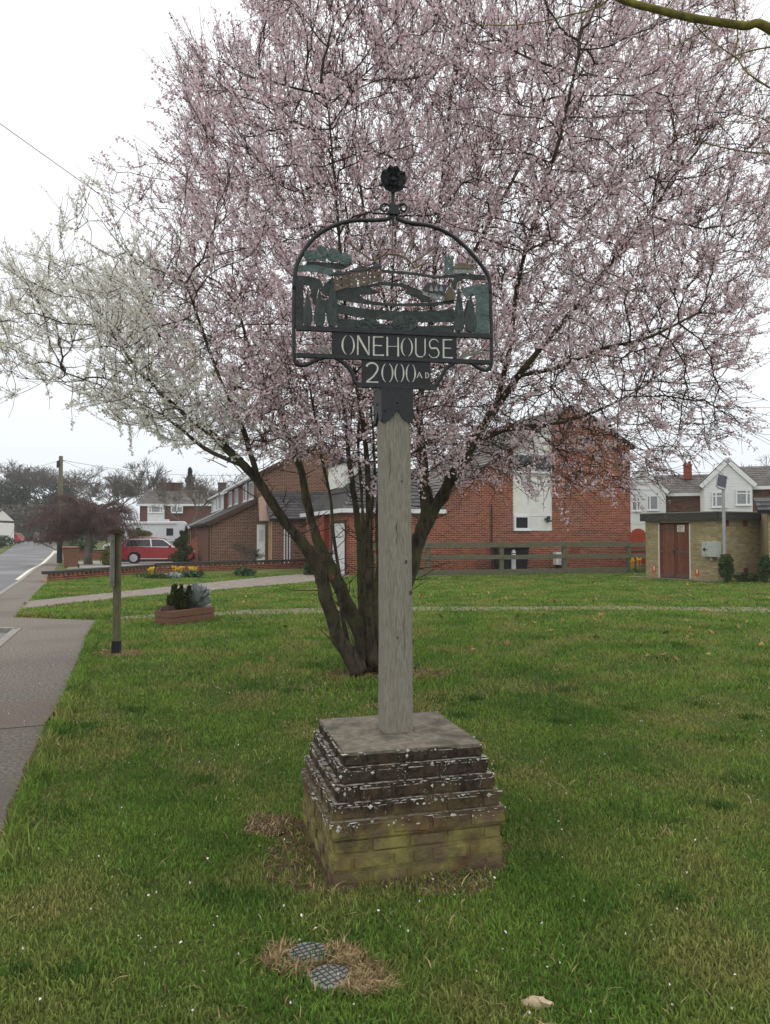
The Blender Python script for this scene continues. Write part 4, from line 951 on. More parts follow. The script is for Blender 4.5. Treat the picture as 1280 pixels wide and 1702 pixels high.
for key, pts in STEMS.items():
    for p, r in pts[2:]:
        for _ in range(3):
            a = random.uniform(0, 6.28); d = Vector((math.cos(a), math.sin(a), random.uniform(-.1, .8))).normalized(); L_ = random.uniform(.12, .5); q0 = p + Vector((0, 0, random.uniform(-.2, .2))); q1 = q0 + d * (r + L_ * .5) + Vector((0, 0, random.uniform(-.04, .08))); q2 = q1 + (d + Vector((random.uniform(-.5, .5), random.uniform(-.5, .5), .3))).normalized() * L_ * .5
            sp_.tube([q0, q1, q2], [.006, .0045, .002], 4); sp_.tube([q1, q1 + Vector((random.uniform(-.1, .1), random.uniform(-.1, .1), .1))], [.003, .0015], 3)
sp_.build('spurs', 'twig', tree, kind='stuff')
cw = MB()
for px, py, d, r in ((551, 959, 8.25, .030),):
    c = P(px, py, d); t = (Vector((0, 0, 1.6)) - c).normalized(); cw.tube([c - t * -.0 + t * .02 * 0, c - t * .14], [r, r * 1.1], 10)
cw.build('pruning_cut', 'cut_wood', tree)
n_main = len(node_p)
# ---- crown: space colonisation inside a volume whose outline is the photographed one
CROWN = [(-30, 560), (-10, 690), (60, 660), (150, 690), (215, 722), (300, 745), (400, 760), (470, 760), (560, 770), (690, 795), (770, 812), (860, 800), (960, 812), (1040, 835), (1095, 825),
         (1130, 780), (1200, 740), (1258, 722), (1225, 660), (1240, 590), (1255, 500), (1290, 430), (1300, 330), (1310, 200), (1250, 120), (1230, 40), (1180, -60), (1000, -160), (700, -190),
         (480, -120), (410, 0), (430, 90), (330, 85), (300, 150), (310, 230), (240, 285), (180, 280), (95, 330), (40, 440), (-10, 470)]
NA = 14500
att = []
while len(att) < NA:
    m = 40000; px = rng.uniform(-30, 1310, m); py = rng.uniform(-200, 810, m); dd = rng.uniform(5.9, 12.2, m)
    e_ = ((px - 640) / 720) ** 2 * .8 + ((py - 330) / 560) ** 2 * .75 + ((dd - 9.0) / 3.1) ** 2
    k = inpoly(px, py, CROWN) & (e_ < 1.0)
    k &= rng.random(m) < np.where((py > 600) & (px > 760), .80, np.where((py > 580) & (px > 380), 1.0, .60)) * np.where((px < 300) & (py < 440), .12, 1.0) * np.where((px < 180), .5, 1.0)
    for a, b, c in zip(px[k], py[k], dd[k]):
        att.append(P(a, b, c))
att = att[:NA]
m = 5200; px = rng.uniform(400, 860, m); py = rng.uniform(610, 785, m); dd = rng.uniform(7.0, 10.8, m); k = inpoly(px, py, CROWN)   # low hanging growth round the stems
att += [P(a, b, c) for a, b, c in zip(px[k], py[k], dd[k])][:2600]; NA = len(att); alive = [True] * NA
STEP, KILL, INFL = .13, .185, 1.5
tips = list(range(n_main)); all_p = [Vector(p) for p in node_p]
near_i = [None] * NA; near_d = [1e9] * NA
kd_new = list(range(n_main))
for it in range(70):
    kd = kdtree.KDTree(len(kd_new))
    for j in kd_new: kd.insert(all_p[j], j)
    kd.balance(); pull = {}
    for i, a in enumerate(att):
        if not alive[i]: continue
        co, j, d = kd.find(a)
        if d < near_d[i]: near_d[i] = d; near_i[i] = j
        if near_d[i] < KILL: alive[i] = False; continue
        if near_d[i] < INFL or it < 6 and near_d[i] < 3: pull.setdefault(near_i[i], []).append(a)
    kd_new = []
    for j, lst in pull.items():
        p = all_p[j]; d = Vector((0, 0, 0))
        for a in lst: d += (a - p).normalized()
        if d.length < 1e-4: continue
        d = d.normalized() * .8 + Vector((random.gauss(0, .22), random.gauss(0, .22), random.gauss(0, .22) + .10))
        if node_par[j] >= 0: d += (p - all_p[node_par[j]]).normalized() * .45
        q = p + d.normalized() * STEP * random.uniform(.8, 1.2)
        all_p.append(q); node_par.append(j); node_r0.append(0); kd_new.append(len(all_p) - 1)
    if not kd_new: break
NP = np.array([tuple(p) for p in all_p]); par = np.array(node_par); NN = len(NP)
# pipe-model radii
rad = np.zeros(NN); nch = np.zeros(NN, int); acc = np.zeros(NN); EXP = 2.5
for i in range(NN - 1, -1, -1):
    rad[i] = max(.0033, acc[i] ** (1 / EXP)) if acc[i] > 0 else .0033
    if i < n_main: rad[i] = max(rad[i] * .5, node_r0[i])
    if par[i] >= 0: acc[par[i]] += rad[i] ** EXP if i >= n_main else 0; nch[par[i]] += 1
idx = np.arange(n_main, NN); A = NP[par[idx]]; B = NP[idx]
ra = np.minimum(rad[par[idx]], rad[idx] * 1.35); rb_ = rad[idx]
V, Fc = segs(A, B, ra, rb_, 4)
# ---- shoots: the thin straight annual growth that carries the flowers
cand = idx[(rad[idx] < .012)]
shoots_A, shoots_B, sra, srb, fl_pos, fl_tip = [], [], [], [], [], []
px_n, py_n = proj(NP)
CEN = np.array([tb.x + .4, 9.0, 3.6])
for j in cand:
    leaf_node = nch[j] == 0
    nsh = 3 if leaf_node else (1 if random.random() < .75 else 0)
    for s_ in range(nsh):
        p = NP[j]; d0 = p - NP[par[j]]; d0 = d0 / (np.linalg.norm(d0) + 1e-9); out = (p - CEN); out = out / np.linalg.norm(out)
        d = d0 * .55 + out * .40 + np.array([0, 0, .50]) + rng.normal(size=3) * .42; d /= np.linalg.norm(d)
        if py_n[j] > 620 and px_n[j] > 780: d[2] -= .55; d /= np.linalg.norm(d)
        ln = random.uniform(.14, .46) * (1.25 if leaf_node else 1.0)
        q = p; ns = 2
        for k in range(ns):
            d = d + rng.normal(size=3) * .12 + np.array([0, 0, .05]); d /= np.linalg.norm(d); q2 = q + d * ln / ns
            shoots_A.append(q); shoots_B.append(q2); sra.append(.0031 - .0006 * k); srb.append(.0028 - .0007 * k)
            fl_pos.append((q, q2)); fl_tip.append(k)
            q = q2
V2, F2 = segs(shoots_A, shoots_B, sra, srb, 3)
fast('branches', V, Fc, 'twig', tree, kind='stuff'); fast('twigs', V2, F2, 'twig', tree, kind='stuff')
# ---- blossom
SA, SB = np.array([a for a, b in fl_pos]), np.array([b for a, b in fl_pos]); TIP = np.array(fl_tip)
spx, spy = proj((SA + SB) / 2)
bx = np.interp(spy, [0, 300, 400, 500, 600, 700, 800], [70, 155, 255, 292, 322, 390, 415]) + rng.normal(size=len(spx)) * 48
white = spx < bx
clump = np.array([mnoise.noise(Vector(p) * 1.5) + .5 * mnoise.noise(Vector(p) * 3.7) for p in SB])
dens = np.clip(.72 + 1.2 * clump, .05, 1.15) * np.where((spy > 620) & (spx > 760), .48, 1.0) * np.where(TIP == 1, .8, 1.0) * np.where(white, 1.05, 1.0) * np.where(spx > 1150, .8, 1.0)
dens *= np.where((spy > 380) & (spx > 480) & (spx < 900), .85, 1.0) * np.where((spy > 700) & (spx > 400), .95, 1.0)
def flowers(mask, per, size, jit, mat, name, up=None, **kw):
    k = np.where(mask)[0]; k = np.repeat(k, per); t = rng.random((len(k), 1)); C = SA[k] + (SB[k] - SA[k]) * t + rng.normal(size=(len(k), 3)) * jit
    Vv, Ff = quads(C, rng.uniform(size[0], size[1], len(k)), fold=.45, up=up, **kw); return fast(name, Vv, Ff, mat, tree, kind='stuff')
u_ = rng.random(len(SA))
u3 = rng.random(len(SA))
flowers((u_ < dens) & ~white & (u3 < .42), 21, (.012, .0215), .0205, 'blossom_pink', 'pink_blossom')
flowers((u_ < dens) & ~white & (u3 >= .42), 8, (.0105, .017), .0115, 'blossom_pink', 'pink_blossom')
flowers((u_ < dens) & white, 21, (.0115, .0195), .0165, 'blossom_white', 'white_blossom')
u2 = rng.random(len(SA))
flowers((u2 < .24 + .35 * (-clump)) & ~white, 3, (.009, .016), .016, 'leaf_red', 'red_leaves')
flowers((u2 < .18) & white, 2, (.006, .011), .012, 'leaf_bud', 'opening_leaves')
print('TREE nodes', NN, 'shoots', len(SA), 'flowers', int(((u_ < dens)).sum()))

# ---- tree out of frame whose lichen-covered branch hangs in at the top
DB = 4.6
ot = empty('overhanging_tree', (4.3, 5.2, 0), 'yellow lichen covered bare branch reaching in at the top corner', 'tree')
mb = MB(); jit = lambda pts, s=.008: [Vector(p) + Vector((random.uniform(-s, s), random.uniform(-s, s), random.uniform(-s, s))) for p in pts]
trk = spline([(4.3, 5.2, -.05, .20), (4.32, 5.2, 1.2, .17), (4.25, 5.15, 2.6, .15), (4.35, 5.2, 4.2, .12), (4.3, 5.3, 6.0, .08), (4.4, 5.3, 7.5, .03)], 5)
mb.tube([v[:3] for v in trk], [v[3] for v in trk], 12); mb.build('trunk', 'bark', ot, smooth=True)
br = MB(); e1_ = P(1290, 56, DB); base = Vector((4.3, 5.18, 3.6))
pts = [tuple(base)] + [tuple(base.lerp(e1_, .5) + Vector((0, 0, .05)))] + [tuple(P(a, b, DB)) for a, b in ((1290, 56), (1235, 43), (1150, 30), (1085, 14), (1030, -2), (980, -40), (900, -110))]
rr_ = [.06, .040, .027, .0255, .024, .0225, .020, .015, .009]
q = spline([(*p, r) for p, r in zip(pts, rr_)], 6); br.tube([v[:3] for v in q], [v[3] * (1 + .12 * mnoise.noise(Vector((i * .9, 0, 0)))) for i, v in enumerate(q)], 10)
br.build('branch', 'lichen_bark', ot, smooth=True)
TW = [([(1015, -4), (990, 14), (950, 24), (900, 36), (850, 42), (790, 41)], .0085, .003), ([(1300, 75), (1250, 84), (1210, 98), (1165, 115)], .008, .003), ([(1225, 96), (1240, 118), (1262, 135), (1300, 158)], .006, .009),
      ([(1225, 97), (1200, 80), (1175, 62), (1150, 34)], .006, .005), ([(1300, 256), (1240, 252), (1180, 240), (1118, 222)], .008, .003), ([(1185, 45), (1150, 62), (1120, 78), (1095, 82)], .005, .002), ([(1222, 92), (1226, 50), (1218, -10)], .005, .004), ([(1040, 2), (1035, -20), (1045, -40)], .004, .003),
      ([(1290, 190), (1250, 205), (1200, 200)], .004, .002), ([(1100, 18), (1120, -5), (1128, -30)], .005, .004)]
tw = MB(); bud_c = []
for pts, r0, r1 in TW:
    q = spline([tuple(P(a, b, DB + random.uniform(-.15, .15))) for a, b in pts], 6); n = len(q)
    tw.tube([Vector(v) for v in q], [(r0 + (r1 - r0) * i / n) * .72 for i in range(n)], 6)
    for v in q[::2]: bud_c.append(v + rng.normal(size=3) * .012)
    for v in q[2::3]:
        d = Vector(rng.normal(size=3)); d.z += .3; d.y *= .3; e_ = Vector(v) + d.normalized() * random.uniform(.04, .14); tw.tube([Vector(v), e_], [.0028, .0016], 4); bud_c.append(np.array(e_))
for a, b, c in ((base, Vector((3.4, 5.1, 5.6)), .03), (Vector((4.3, 5.2, 4.2)), Vector((5.6, 5.6, 6.0)), .04), (Vector((4.32, 5.2, 2.9)), Vector((5.7, 4.6, 4.4)), .04), (Vector((4.3, 5.2, 5.0)), Vector((4.0, 6.6, 6.8)), .03), (base, P(1310, 256, DB), .02), (base, P(1310, 74, DB), .02), (base, P(1310, 160, DB), .015)):
    m_ = a.lerp(b, .5) + Vector((random.uniform(-.1, .1),) * 3); tw.tube([a, m_, b], [c, c * .7, c * .3], 7)
tw.build('twigs', 'lichen_bark', ot, kind='stuff')
V, Fc = quads(np.array(bud_c), rng.uniform(.006, .012, len(bud_c))); fast('buds', V, Fc, 'leaf_bud', ot, kind='stuff')

# ================================================================== BUILDINGS
TH = R(18); E1, E2 = Vector((math.cos(TH), math.sin(TH), 0)), Vector((-math.sin(TH), math.cos(TH), 0))
def brick_face(name, parent, O, A, N, poly, holes=(), mat='brick_red', mortar='mortar', L=.235, H=.078, proud=.006, single=0, single_mat=None, thick=.10, back=True):
    """brickwork on the plane O + A*t + z (outward normal N): every brick a box, laid in stretcher bond over recessed mortar.
    poly: outline (t,z); holes: (t0,t1,z0,z1) rectangles. The largest `single` bricks are separate objects."""
    gp = .017; zs = [p[1] for p in poly]; z = min(zs); row = 0; C = []; ROWS = []
    while z + H * .5 < max(zs):
        zm = z + H / 2; xs = []
        for i in range(len(poly)):
            (t1, z1), (t2, z2) = poly[i - 1], poly[i]
            if (z1 > zm) != (z2 > zm): xs.append(t1 + (zm - z1) * (t2 - t1) / (z2 - z1))
        xs.sort(); iv = [(xs[i], xs[i + 1]) for i in range(0, len(xs) - 1, 2)]
        for h in holes:
            if h[2] < zm < h[3]:
                nv = []
                for a, b in iv:
                    if h[1] <= a or h[0] >= b: nv.append((a, b)); continue
                    if h[0] > a: nv.append((a, h[0]))
                    if h[1] < b: nv.append((h[1], b))
                iv = nv
        ROWS.append((zm, iv))
        for a, b in iv:
            t = math.floor(a / L) * L - (row % 2) * L / 2
            while t < b:
                p, q = max(a, t + gp / 2), min(b, t + L - gp / 2)
                if q - p > .03: C.append((p, q, zm))
                t += L
        z += H; row += 1
    ax = (A, N, EZ); m = MB(); hh = H - gp
    if single:
        order = sorted(range(len(C)), key=lambda i: -(C[i][1] - C[i][0]))[:single]; S_ = set(order); cache = {}
        for i in order:
            p, q, zm = C[i]; ln = round(q - p, 2); 
            if ln not in cache:
                k = MB(); k.box((0, 0, 0), (ln, .02, hh), ax); o = k.build('brick', single_mat or mat); cache[ln] = o.data; bpy.data.objects.remove(o)
            o = link('brick', cache[ln], parent); o.location = O + A * ((p + q) / 2) + N * (proud - .01) + EZ * zm - WLOC[parent]
    else: S_ = set()
    for i, (p, q, zm) in enumerate(C):
        if i in S_: continue
        c = O + A * ((p + q) / 2) + N * (proud - .01) + EZ * zm; m.box(c, (q - p, .02, hh), ax)
    if m.v: m.build('bricks', mat, parent, kind='stuff')
    mm = MB(); runs = {}
    for zm, iv in ROWS:
        for a, b in iv: mm.prism([O + A * t + EZ * z_ for t, z_ in ((a, zm - H / 2), (b, zm - H / 2), (b, zm + H / 2), (a, zm + H / 2))], -N * thick)
    mm.build('mortar_bed', mortar, parent)
def window(parent, O, A, N, t0, t1, z0, z1, cols=(1,), trans=None, mat='white_upvc', pane='pane', fw=.055, depth=.05):
    """framed window: frame bars, mullions at column shares, optional transom; pane as a sub-part"""
    fr = MB(); w_, h_ = t1 - t0, z1 - z0; c = O + A * ((t0 + t1) / 2) + EZ * ((z0 + z1) / 2); ax = (A, N, EZ)
    for s in (-1, 1):
        fr.box(c + EZ * s * (h_ / 2 - fw / 2), (w_, depth, fw), ax); fr.box(c + A * s * (w_ / 2 - fw / 2), (fw, depth - .004, h_ - 2 * fw), ax)
    tot = sum(cols); x = 0
    for k in cols[:-1]:
        x += k; fr.box(c + A * (-w_ / 2 + w_ * x / tot), (fw, depth - .002, h_ - 2 * fw), ax)
    if trans: fr.box(c + EZ * (h_ / 2 - h_ * trans), (w_ - 2 * fw, depth - .006, fw * .8), ax)
    fr.box(c - EZ * (h_ / 2 + .02) + N * .04, (w_ + .08, depth + .06, .04), ax)
    wn = fr.build('window', mat, parent); pn = MB(); x = 0
    for k in cols:
        m_ = MB(); m_.box(c + A * (-w_ / 2 + w_ * (x + k / 2) / tot) - N * .012, (w_ * k / tot - .02, .008, h_ - .03), ax); m_.build('pane', pane, wn); x += k
    return wn
def slope(parent, name, O, A, U, N, wid, ln, mat='roof_tile_m', base='roof_base', tw=.30, tl=.30, thick=.10, single=False, poly=None):
    """tiled roof slope: O low corner, A along the eaves, U up the slope, N outward. Overlapping tiles with stepped courses."""
    b = MB(); c = O + A * (wid / 2) + U * (ln / 2) - N * thick / 2; 
    if poly: b.prism([O + A * a + U * u for a, u in poly], -N * thick)
    else: b.box(c, (wid, ln, thick), (A, U, N))
    rf = b.build(name, base, parent); rows = int(ln / tl); cols = int(wid / tw); tiles = MB(); me = None
    th_ = .035; U2 = (U * math.cos(.10) + N * -math.sin(.10)).normalized(); N2 = A.cross(U2); 
    if N2.dot(N) < 0: N2 = -N2
    for r in range(rows):
        for k in range(-1, cols + 1):
            a0 = (k + (.5 if r % 2 else 0)) * tw; a1 = a0 + tw * .965; a0, a1 = max(a0, 0), min(a1, wid)
            um = (r + .5) * tl
            if poly:
                xs = []
                for i in range(len(poly)):
                    (x1, y1), (x2, y2) = poly[i - 1], poly[i]
                    if (y1 > um) != (y2 > um): xs.append(x1 + (um - y1) * (x2 - x1) / (y2 - y1))
                if len(xs) < 2: continue
                a0, a1 = max(a0, min(xs)), min(a1, max(xs))
            if a1 - a0 < .05: continue
            cpt = O + A * ((a0 + a1) / 2) + U * (um + tl * .06) + N * (.022 + (.006 * math.sin(k * 12.9 + r * 7.3) if True else 0))
            if single:
                if me is None:
                    q = MB(); q.box((0, 0, 0), (1, tl * 1.12, th_), (A, U2, N2)); o = q.build('tile', mat); me = {}; bpy.data.objects.remove(o)
                ln_ = round(a1 - a0, 2)
                if ln_ not in me:
                    q = MB(); q.box((0, 0, 0), (ln_, tl * 1.12, th_), (A, U2, N2)); o = q.build('tile', mat); me[ln_] = o.data; bpy.data.objects.remove(o)
                o = link('tile', me[ln_], rf); o.location = cpt - WLOC[parent]
            else: tiles.box(cpt, (a1 - a0, tl * 1.12, th_), (A, U2, N2))
    if not single: tiles.build('tiles', mat, rf, kind='stuff')
    return rf

# ---------------------------------------------------------------- house with the broad brick gable (behind the fence)
CA = Vector((X(578, 30.3), 30.3, 0))
def tA(px, O=CA, A=E1):
    k = (px - CX) / FPX / math.cos(ALPHA); return (k * O.y - O.x) / (A.x - k * A.y)
def zA(px, py, O=CA): t = tA(px, O); return Zat(py, (O + E1 * t).y)
hA = empty('gable_house', tuple(CA + E1 * 6), 'red brick house with broad gable end and white panel behind the rail fence', 'house')
NA_ = -E2; tR = tA(1048); tAp = tA(955); tL = tA(735); zR, zAp, zL = zA(1048, 742), zA(955, 676), zA(735, 826)
p0, p1 = tA(853), tA(918); zp = zA(880, 882); zsl = lambda t: zL + (zAp - zL) * (t - tL) / (tAp - tL)
EAV = 2.62
outline = [(0, 0), (tR, 0), (tR, zR), (tAp, zAp), (tL, zL), (tL, EAV), (0, EAV)]
body = MB()
body.prism([CA + E2 * .11 + E1 * t + EZ * z for t, z in [(tL + .02, 0), (tR - .02, 0), (tR - .02, zR - .02), (tAp, zAp - .03), (tL + .02, zL - .02)]], E2 * 8.2)
body.prism([CA + E2 * .11 + E1 * t + EZ * z for t, z in [(.12, 0), (tL + .02, 0), (tL + .02, EAV - .01), (.12, EAV - .01)]], E2 * 8.0)
body.build('walls', 'brick_red', hA)
brick_face('gable', hA, CA, E1, NA_, outline, [(p0, p1, zp, 20)], 'brick_red', 'mortar')
brick_face('flank', hA, CA + E1 * tR, E2, E1, [(0, 0), (8, 0), (8, zR), (0, zR)], (), 'brick_red', 'mortar', thick=.015)
pn_ = MB(); pn_.prism([CA + NA_ * -.03 + E1 * t + EZ * z for t, z in [(p0, zp), (p1, zp), (p1, zsl(p1) - .05), (p0, zsl(p0) - .05)]], E2 * .06)
panel = pn_.build('white_panel', 'white_render', hA)
bt = MB()
for z in (zp + .02, zA(880, 857), zA(880, 800)): bt.box(CA + E1 * ((p0 + p1) / 2) + NA_ * -.022 + EZ * z, (p1 - p0, .022, .035), (E1, E2, EZ))
bt.build('panel_batten', 'white_upvc', panel)
wz0, wz1 = zA(880, 785), zA(880, 755)
window(hA, CA + NA_ * .0, E1, NA_, p0 + .04, p1 - .04, wz0, wz1, (1, .42, 1.25), mat='white_upvc', pane='pane', fw=.06)
window(hA, CA + NA_ * .0, E1, NA_, tA(854.5), tA(880), zA(866, 881), zA(866, 856.5), (1,), mat='white_upvc', fw=.09)
ln = MB(); c = CA + E1 * tA(911) + NA_ * .04 + EZ * zA(911, 861); ln.box(c, (.12, .08, .16), (E1, E2, EZ)); ln.box(c - EZ * .13 + NA_ * .05, (.17, .17, .07), (E1, E2, EZ)); ln.box(c - EZ * .05 + E1 * -.13, (.12, .05, .08), (E1, E2, EZ))
ln.build('wall_lamp', 'black_plastic', hA)
# roof slopes (cut at the verge), verge boards, garage wing roof, ridge
def roof_slab(parent, t0, z0, t1, z1, s0, s1, O=CA, mat='roof_base', th=.14, over=.08):
    u = Vector((E1.x * (t1 - t0), E1.y * (t1 - t0), z1 - z0)); L_ = u.length; u = u / L_; n = u.cross(E2); n = n if n.z > 0 else -n
    m = MB(); a = O + E1 * t0 + EZ * z0 + E2 * s0; m.prism([a - u * .0, a + u * L_, a + u * L_ + n * th, a + n * th], E2 * (s1 - s0)); return m.build('roof', mat, parent)
ru_ = (E1 * (tAp - tL) + EZ * (zAp - zL)).normalized(); rn_ = ru_.cross(E2); rn_ = rn_ if rn_.z > 0 else -rn_
slope(hA, 'roof', CA + E1 * (tL - .25) + EZ * (zL - .08) - E2 * .12, E2, ru_, rn_, 8.6, math.hypot(tAp - tL + .3, zAp - zL + .2), 'roof_tile_m', tw=.33, tl=.33)
roof_slab(hA, tR + .22, zR - .13, tAp - .02, zAp + .0, -.125, 8.5)
vb = MB()
for t0, z0, t1, z1 in ((tL - .2, zL - .13, tAp, zAp), (tR + .2, zR - .12, tAp, zAp)):
    u = E1 * (t1 - t0) + EZ * (z1 - z0); L_ = u.length; u = u / L_; n = u.cross(E2).normalized(); n = n if n.z > 0 else -n
    vb.box(CA + E1 * (t0 + t1) / 2 + EZ * ((z0 + z1) / 2) + n * .06 - E2 * .135, (L_, .025, .13), (u, E2, n))
vb.build('verge_board', 'dark_wood', hA)
GU = (E2 * math.cos(R(31)) + EZ * math.sin(R(31))).normalized(); GN = (-E2 * math.sin(R(31)) + EZ * math.cos(R(31))).normalized()
gw = tL + .1; gl = 3.9
slope(hA, 'garage_roof', CA - E1 * .30 - E2 * .22 + EZ * (EAV + .02), E1, GU, GN, gw + .3, gl, 'roof_tile', single=True, tw=.33, tl=.31, poly=[(0, 0), (gw + .3, 0), (gw + .3, gl), (2.0, gl)])
fb = MB(); fb.box(CA + E1 * (gw / 2 - .15) - E2 * .235 + EZ * (EAV - .02), (gw + .3, .025, .17), (E1, E2, EZ)); fb.box(CA - E1 * .315 + E2 * 3.9 + EZ * (EAV - .02), (.025, 8.2, .17), (E1, E2, EZ))
fb.build('fascia', 'white_upvc', hA)
hp = MB(); hp.prism([CA - E1 * .30 - E2 * .2 + EZ * (EAV + .03), CA - E1 * .30 + E2 * 8 + EZ * (EAV + .03), CA + E1 * 1.7 + E2 * 6.2 + EZ * 4.6, CA + E1 * 1.7 + E2 * 3.12 + EZ * 4.6], -EZ * .1); hp.build('hip_slope', 'roof_base', hA)
# white-clad dormer above the garage
dm = MB(); d0 = CA + E1 * .75 + E2 * 4.0; dm.box(d0 + E1 * .9 + E2 * 1.5 + EZ * 4.1, (1.5, 3.0, 1.7), (E1, E2, EZ)); dm.build('dormer', 'white_render', hA)
dr2 = MB(); dr2.box(d0 + E1 * .9 + E2 * 1.5 + EZ * 5.0, (1.7, 3.3, .12), (E1, E2, EZ)); dr2.build('dormer_roof', 'roof_base', hA)
# garage front (faces the street): brick, white panelled door, porch
brick_face('front', hA, CA, E2, -E1, [(0, 0), (8, 0), (8, EAV), (0, EAV)], [(.28, 2.55, -1, 2.12)], 'brick_red', 'mortar')
gd = MB(); gd.box(CA + E2 * 1.415 - E1 * -.04 + EZ * 1.05, (.04, 2.26, 2.12), (E1, E2, EZ)); gdo = gd.build('garage_door', 'white_upvc', hA)
for r in range(5):
    for k in range(4):
        q = MB(); q.box(CA + E2 * (.28 + .285 + k * .565) + E1 * .014 + EZ * (.24 + r * .41), (.02, .46, .32), (E1, E2, EZ)); q.build('door_panel', 'white_upvc', gdo)
fm = MB()
for s_, w_ in ((.22, .09), (2.61, .09)): fm.box(CA + E2 * s_ - E1 * .01 + EZ * 1.08, (.1, w_, 2.2), (E1, E2, EZ))
fm.box(CA + E2 * 1.415 - E1 * .01 + EZ * 2.2, (.1, 2.48, .1), (E1, E2, EZ)); fm.build('door_frame', 'dark_wood', gdo)
pr = MB(); pr.box(CA + E2 * 3.4 - E1 * .12 + EZ * 1.3, (.24, .5, 2.6), (E1, E2, EZ)); pr.build('porch_pier', 'brick_red', hA)
pr = MB(); pr.box(CA + E2 * 3.9 - E1 * .02 + EZ * 1.55, (.1, .22, .5), (E1, E2, EZ)); pr.build('meter_box', 'board_grey', hA)
dp = MB(); td = tA(816.5); dp.tube([CA + E1 * td + NA_ * .06 + EZ * z for z in (zA(816, 838), 1.0, .25)] + [CA + E1 * (td + .05) + NA_ * .12 + EZ * .08], .035, 8)
for z in (1.0, 2.0): dp.box(CA + E1 * td + NA_ * .04 + EZ * z, (.14, .07, .05), (E1, E2, EZ))
dp.build('waste_pipe', 'dark_wood', hA)
ab = MB(); c = CA + E1 * tA(955) + NA_ * .0 + EZ * zA(955, 913)
for k in range(4): ab.box(c + EZ * (k * .085 - .13) + NA_ * .008, (.46, .02, .05), (E1, E2, EZ))
ab.build('air_vent', 'airbrick', hA)
fl = MB(); c = CA + E1 * tA(926) + NA_ * .14 + EZ * zA(926, 928); fl.box(c, (.46, .28, .55), (E1, E2, EZ)); flo = fl.build('boiler_flue_box', 'white_upvc', hA)
q = MB(); q.box(c + NA_ * .15 - EZ * .06 + E1 * .05, (.30, .02, .30), (E1, E2, EZ)); q.build('flue_grille', 'grey_white', flo); q = MB(); q.box(c - EZ * .42 + NA_ * -.02, (.1, .2, .3), (E1, E2, EZ)); q.build('bracket', 'black_plastic', flo)

# ---------------------------------------------------------------- rail fence in front of the gable
FO = CA - E2 * 1.45
fence = empty('rail_fence', tuple(FO + E1 * 6), 'weathered three rail timber fence along the foot of the brick gable', 'fence')
posts_px = [600, 711, 833, 937, 1044, 1150]; tp_ = [tA(a, FO) for a in posts_px]
for t in tp_:
    c = FO + E1 * t; m = MB(); m.box(c + EZ * .66, (.17, .13, 1.34), (E1, E2, EZ)); m.box(c + EZ * 1.345, (.16, .12, .03), (E1, E2, EZ), taper=.6); m.build('post', 'fence_wood', fence)
for a, b in zip(tp_[:-1], tp_[1:]):
    for z, h in ((1.22, .20), (.72, .18), (.10, .26)):
        m = MB(); p = FO + E1 * a + EZ * (z + random.uniform(-.012, .012)); q = FO + E1 * b + EZ * (z + random.uniform(-.012, .012)); u = (q - p); L_ = u.length; u.normalize(); n = u.cross(E2).normalized()
        m.box((p + q) / 2 - E2 * .092, (L_ - .012, .05, h), (u, E2, n)); m.build('rail', 'fence_wood', fence)
# bins between fence and gable
def wheelie(name, px, dd, label, col, hgt=1.08, wd=.58, grp=None, O=None, lid='black_plastic', rz=None):
    O = O or (FO + E1 * tA(px, FO) + E2 * dd); A_, B_ = (E1, E2) if rz is None else (Vector((math.cos(rz), math.sin(rz), 0)), Vector((-math.sin(rz), math.cos(rz), 0)))
    r = empty(name, tuple(O), label, 'bin', grp); b = MB(); n0 = (wd * .42, .26); n1 = (wd * .5, .34); vs = []
    for z, (hx, hy), sh in ((.06, n0, .0), (hgt * .55, (wd * .46, .30), 0), (hgt * .90, n1, .0), (hgt * .93, (wd * .53, .37), 0), (hgt * .955, (wd * .53, .37), 0)):
        vs += [O + A_ * x * hx + B_ * (y * hy) + EZ * z for x, y in ((-1, -1), (1, -1), (1, 1), (-1, 1))]
    fs = [(0, 1, 2, 3)] + [(i * 4 + k, i * 4 + (k + 1) % 4, i * 4 + 4 + (k + 1) % 4, i * 4 + 4 + k) for i in range(4) for k in range(4)] + [(16, 17, 18, 19)]
    b.add(vs, fs); b.build('body', col, r)
    l = MB(); cr = [(-.55, -.40, .965), (-.55, .0, 1.0), (-.55, .36, .985)]; vs = []
    for x in (-1, 1): vs += [O + A_ * x * wd * .55 + B_ * y + EZ * hgt * z for _, y, z in cr]
    vs += [v - EZ * .035 for v in vs]; l.add(vs, [(0, 1, 4, 3), (1, 2, 5, 4), (6, 9, 10, 7), (7, 10, 11, 8), (0, 3, 9, 6), (2, 8, 11, 5), (0, 6, 7, 1), (1, 7, 8, 2), (3, 4, 10, 9), (4, 5, 11, 10)]); l.build('lid', lid, r)
    h = MB(); h.tube([O + A_ * x * wd * .4 + B_ * .42 + EZ * hgt * .93 for x in (-1, 1)], .018, 8); h.build('handle', lid, r)
    for s_ in (-1, 1):
        w_ = MB(); w_.lathe(O + A_ * s_ * (wd * .42 + .03) + B_ * .24 + EZ * .10, [(.04, -.025), (.10, -.025), (.10, .025), (.04, .025)], 14, (B_, EZ, A_)); w_.build('wheel', 'tyre', r)
    return r
wheelie('wheelie_bin', 848, .62, 'black wheelie bin close to the fence post, beside the white cylinder', 'black_plastic', 1.12, .62)
wheelie('wheelie_bin', 874, .66, 'black wheelie bin between the white cylinder and the white flue box', 'black_plastic', 1.14, .62)
gc = FO + E1 * tA(858.5, FO) + E2 * .28
